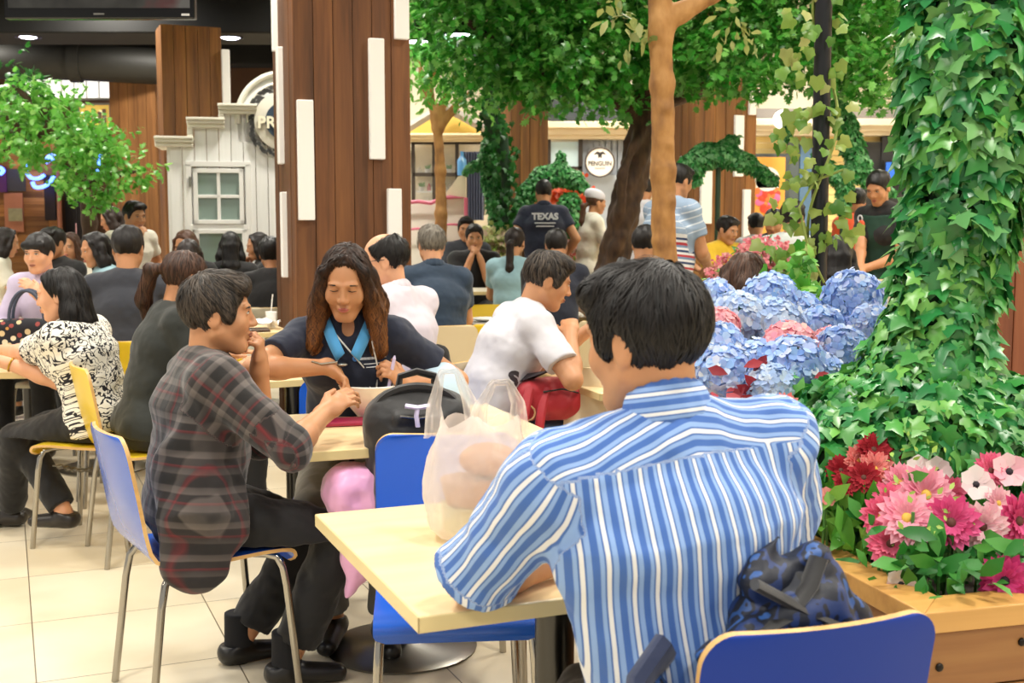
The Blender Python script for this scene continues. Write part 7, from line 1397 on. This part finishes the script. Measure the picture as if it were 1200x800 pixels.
def leafbed(label, name, spots, z0, n, size, mat, tmpl, seed, up=.9, aspect=1.):
    rng = np.random.default_rng(seed); c = np.mean([V3(*P(*s)) for s in spots], 0); e = empty(name, label, 'plant', (c[0], c[1], z0)); o = V3(*e.location); PP = []
    for s in spots: p = V3(*P(*s)); q = np.tile(p, (n, 1))+rng.normal(size=(n, 3))*V3(.035, .05, .035); PP.append(q)
    PP = np.concatenate(PP); k = len(PP); d = rdir(k, rng)+V3(0, -.25, up); scatter('foliage', tmpl, PP-o, d, V3(0, -.9, .4)+rdir(k, rng)*.55, size*rng.uniform(.6, 1.2, k), mat, e, aspect=aspect)
    m = MB()
    for s in spots: p = V3(*P(*s))-o; m.tube([p, p*V3(1, 1, .5), V3(p[0]*.9, p[1]*.9, 0)], .004, 5)
    m.build('stems', M('stem_green', '#4d7d3a'), e, True)
leafbed('bright green plant with long leaves at the left corner of the front planter', 'leafy_plant', [(970, 600, 2.85), (985, 590, 2.85), (1000, 612, 2.82), (990, 632, 2.8), (1010, 595, 2.85), (965, 575, 2.95), (950, 605, 2.95), (1012, 630, 2.78)], .57, 12, .10, FR, LONG, 61, .8, 1.3)
leafbed('dark green lobed leaves of the gerberas spilling towards the planter rim', 'gerbera_leaves', [(1040, 610, 2.75), (1080, 610, 2.8), (1120, 600, 2.8), (1160, 600, 2.8), (1190, 590, 2.8), (1070, 650, 2.58), (1100, 655, 2.56), (1130, 655, 2.56), (1150, 670, 2.54), (1090, 680, 2.54), (1120, 680, 2.54), (1050, 655, 2.6), (1180, 650, 2.56), (1030, 660, 2.64), (1195, 665, 2.56)], .57, 15, .075, Misl('leaf_gerbera', ['#1f5c26', '#2d7a2f', '#3f8a38', '#5a9f44'], .4, .25, .4), LONG, 62, .1, 1.7)
leafbed('light green fern sprigs between the gerberas', 'fern', [(1062, 540, 2.8), (1078, 530, 2.85), (1070, 600, 2.6), (1110, 590, 2.64), (1046, 570, 2.75)], .57, 16, .022, Misl('leaf_lime', ['#a9cf5c', '#c0dc7c', '#8dbb48'], .5, .3, .3), LEAF, 63, .5)
leafbed('low green ivy plant between hydrangeas and planter rim', 'ivy_plant', [(935, 490, 3.15), (945, 515, 3.1), (940, 545, 3.0), (960, 560, 2.95), (930, 530, 3.1), (985, 470, 3.25), (960, 480, 3.2)], .60, 24, .055, IVYM, IVY, 64, -.3)
leafbed('red leaved plant under the lowest hydrangeas', 'red_leaved_plant', [(880, 470, 3.2), (905, 476, 3.2), (830, 462, 3.25), (940, 470, 3.25), (865, 478, 3.2)], .72, 10, .07, Misl('leaf_red', ['#8e2a35', '#b5404a', '#7a1f2c', '#c9606a'], .5, .25, .3), LEAF, 65, .1)
for i, (x, y, r, lb_) in enumerate(((918, 478, 20, 'coral pink gerbera just beside the striped right shoulder'), (912, 500, 13, 'small coral gerbera lower beside the striped right shoulder'))): flower(lb_, 'flower', V3(*P(x, y, 3.05)), r/F*3.05, (-.1, -1, .3), GP[7], CO[0], 'gerbera', 380+i, .725)
# ---- pink blossom bush behind
b0 = V3(*P(885, 345, 6.1)); e = empty('blossom_bush', 'bush of small pink blossoms in front of the boy in yellow', 'flowering bush', (b0[0], b0[1], 0)); o = V3(*e.location); rng = np.random.default_rng(77); PP = []
for (x, y, r) in ((850, 318, .10), (875, 305, .12), (900, 300, .12), (925, 305, .09), (885, 325, .14), (860, 335, .10), (915, 322, .12), (930, 330, .07), (842, 330, .06), (890, 292, .08)): PP.append(V3(*P(x, y, 6.1))+rdir(80, rng)*r*rng.uniform(.4, 1, (80, 1)))
PP = np.concatenate(PP)-o; k = 5; Q_ = np.repeat(PP, k, 0); scatter('blossom', PETAL, Q_, rdir(len(Q_), rng), V3(0, -1, .3)+rdir(len(Q_), rng)*.6, .019, Misl('petal_rose', ['#e58a99', '#eda9ae', '#d9707f', '#f2c0bd'], .6, .3, .2), e, aspect=1.2)
scatter('leaf', LEAF, PP[::3]+V3(0, 0, -.03), rdir(len(PP[::3]), rng), V3(0, -.5, .8)+rdir(len(PP[::3]), rng)*.5, .06, GREEN1, e)
m = MB(); m.box((0, 0, .42), (.8, .4, .84)); m.build('trough', OAKB, e, bevel=.01); m = MB()
for i in range(10): a = i*.63; m.tube([(math.cos(a)*.05, 0, .83), (math.cos(a)*.22, math.sin(a)*.1, 1.15)], .006, 5)
m.build('stem', M('stem_green', '#4d7d3a'), e)
# ---- leaf clad dolphins
def topiary(label, paths, Y, n, stand, extra=(), size=.045, z0=.0):
    a = V3(*P(stand[0], stand[1], Y)); e = empty('leafy_dolphin', label, 'topiary', (a[0], a[1], z0)); o = V3(*e.location); pr = []
    for pts, rad in paths:
        q = [p-o for p in px2(pts, Y)]
        for i in range(len(q)-1): pr.append(seg(q[i], q[i+1], rad[i]*.68, rad[i+1]*.68, .04))
    V, Q = sdf_mesh(pr, .022); np_obj('wire_body', V, [Q], M('ivy_core', '#17331b'), e); ivy_on(V, Q, n, size, TOPI, e, np.random.default_rng(int(a[0]*100) % 999+5), lift=-.005, spread=.02)
    m = MB(); m.tube([V3(0, 0, 0), V3(0, 0, a[2]-z0)], .022, 10); m.lathe([(.14, 0), (.14, .012), (.03, .03), (0, .03)], n=20); m.build('stand', M('stand_green', '#26402a', .6), e, 'auto'); return e
topiary('leafy dolphin leaping on a stand before the right wood pillar', [([(797, 206), (806, 192), (825, 181), (850, 179), (876, 190), (908, 210)], [.05, .085, .115, .115, .075, .035]), ([(850, 174), (858, 164), (862, 162)], [.06, .045, .03]), ([(822, 190), (815, 214)], [.05, .025])], 9.6, 2600, (842, 182))
topiary('upright leafy dolphin beside the pillar behind the black T-shirt man', [([(571, 166), (572, 185), (577, 210), (580, 235), (582, 258), (584, 275)], [.06, .115, .125, .115, .09, .08]), ([(566, 192), (554, 194), (545, 201)], [.06, .045, .03]), ([(584, 190), (597, 196)], [.05, .03]), ([(584, 275), (572, 290)], [.06, .05]), ([(584, 275), (600, 288)], [.06, .05])], 12.2, 2600, (581, 250), z0=.1)
topiary('leafy dolphin arching behind the man in lettered polo', [([(607, 250), (618, 225), (636, 208), (655, 203), (674, 210), (689, 222)], [.09, .12, .15, .15, .10, .05]), ([(655, 198), (658, 184), (656, 180)], [.06, .05, .03]), ([(607, 250), (598, 262)], [.07, .06]), ([(668, 238), (668, 262)], [.16, .17])], 12.2, 3600, (640, 215), z0=.1)
topiary('leafy dolphin diving down behind the black pole', [([(984, 120), (990, 142), (997, 165), (1006, 190), (1016, 207)], [.06, .09, .10, .10, .07]), ([(1016, 207), (1032, 214), (1044, 224)], [.07, .06, .03]), ([(1000, 200), (984, 206), (966, 196)], [.08, .08, .06]), ([(966, 196), (962, 180)], [.06, .07]), ([(990, 215), (988, 245)], [.07, .05]), ([(925, 140), (922, 158)], [.05, .04]), ([(925, 140), (960, 125), (984, 120)], [.03, .03, .04])], 9.4, 3600, (988, 235))
# flowers behind the arching dolphin, planted beds seen under it
for (lb_, spts, Y, cols, z0) in (('orange flowers behind the arching leafy dolphin', [(655, 224), (668, 222), (678, 226), (662, 232), (650, 232)], 13.6, ['#e8693f', '#f08a5a', '#d94f2f', '#ef9a86'], .1), ('red and white flower bed under the arching leafy dolphin', [(672, 284), (684, 286), (692, 284), (676, 294), (668, 292), (690, 296)], 12.6, ['#d9363c', '#f2e6df', '#e07a7a', '#7fb05a'], .1), ('yellow green flower bed below the upright leafy dolphin', [(572, 282), (584, 280), (596, 284), (580, 288), (566, 288), (600, 290)], 12.0, ['#d9d29a', '#a9c46a', '#e9c8b8', '#8fb04f'], .1)):
    a = np.mean([V3(*P(x, y, Y)) for x, y in spts], 0); e = empty('flower_bed', lb_, 'flowers', (a[0], a[1], z0)); o = V3(*e.location); PP = np.concatenate([V3(*P(x, y, Y))+rng.normal(size=(40, 3))*.06 for x, y in spts])-o; n = len(PP)
    scatter('blossom', PETAL, np.repeat(PP, 3, 0), rdir(n*3, rng), V3(0, -1, .4)+rdir(n*3, rng)*.6, .055, Misl('bed_'+cols[0][1:], cols, .6, .25, .2), e, aspect=1.3); m = MB(); zt_ = PP[:, 2].min()-.02; m.box((0, 0, zt_/2), (.45, .35, zt_)); m.build('wooden_trough', OAKB, e, bevel=.01)
# ivy garland hanging beside the upright dolphin
e = empty('ivy_garland', 'ivy garland hanging from the tree beside the middle wood pillar', 'ivy', tuple(P(572, 130, 12.0))); o = V3(*e.location); m = MB(); q = [p-o for p in px2([(590, 90), (574, 120), (577, 145), (588, 165), (593, 200), (592, 260)], 12.)]; m.tube(q, [.09, .09, .08, .07, .05, .03], 10); m.build('core', M('ivy_core', '#17331b'), e, True)
PP = np.concatenate([np.linspace(q[i], q[i+1], 90) for i in range(len(q)-1)])+rng.normal(size=(450, 3))*.06; scatter('foliage', IVY, PP, V3(0, 0, -1)+rdir(450, rng)*.6, V3(0, -1, .3)+rdir(450, rng)*.5, .07, GREEN3, e)
EXPO = -0.55
w = bpy.data.worlds.new('World'); SC.world = w; w.use_nodes = True; w.node_tree.nodes['Background'].inputs[0].default_value = (1., .96, .90, 1); w.node_tree.nodes['Background'].inputs[1].default_value = .95
def area(x, y, z, size, power, col=(1, .95, .85)):
    l = bpy.data.lights.new('ceiling_lamp', 'AREA'); l.shape = 'DISK'; l.size = size; l.energy = power; l.color = col; l.spread = math.radians(150); o = bpy.data.objects.new('ceiling_lamp', l); COL.objects.link(o); o.location = (x, y, z)
for y in (-1., 2., 4.6, 7.4, 10.4, 13.6, 16.):
    for x in (-7.5, -4.6, -1.7, 1.2, 4.1, 7.0): area(x+(.6 if int(y*10) % 2 else 0), y, 4.25, .5, 95 if y < 9 else 120)
for x in (-9.5, -7.5): area(x, 18.6, 4.0, .4, 130, (1, .86, .66))          # shop lamps over the rustic front
cam = bpy.data.cameras.new('camera'); co = bpy.data.objects.new('camera', cam); COL.objects.link(co); SC.camera = co
cam.sensor_width = 36; cam.lens = F/1200*36; cam.clip_end = 200; cam.clip_start = .05
co.location = (0, 0, CZ); co.rotation_euler = (PI/2-PITCH, 0, 0)
cam.dof.use_dof = True; cam.dof.focus_distance = 3.5; cam.dof.aperture_fstop = 7.0
SC.view_settings.view_transform = 'Standard'; SC.view_settings.look = 'None'; SC.view_settings.gamma = 1; SC.view_settings.use_curve_mapping = False
SC.view_settings.exposure = EXPO
SC.cycles.use_denoising = True; SC.cycles.max_bounces = 8; SC.cycles.transparent_max_bounces = 16; SC.cycles.sample_clamp_indirect = 6; SC.cycles.caustics_reflective = False; SC.cycles.caustics_refractive = False
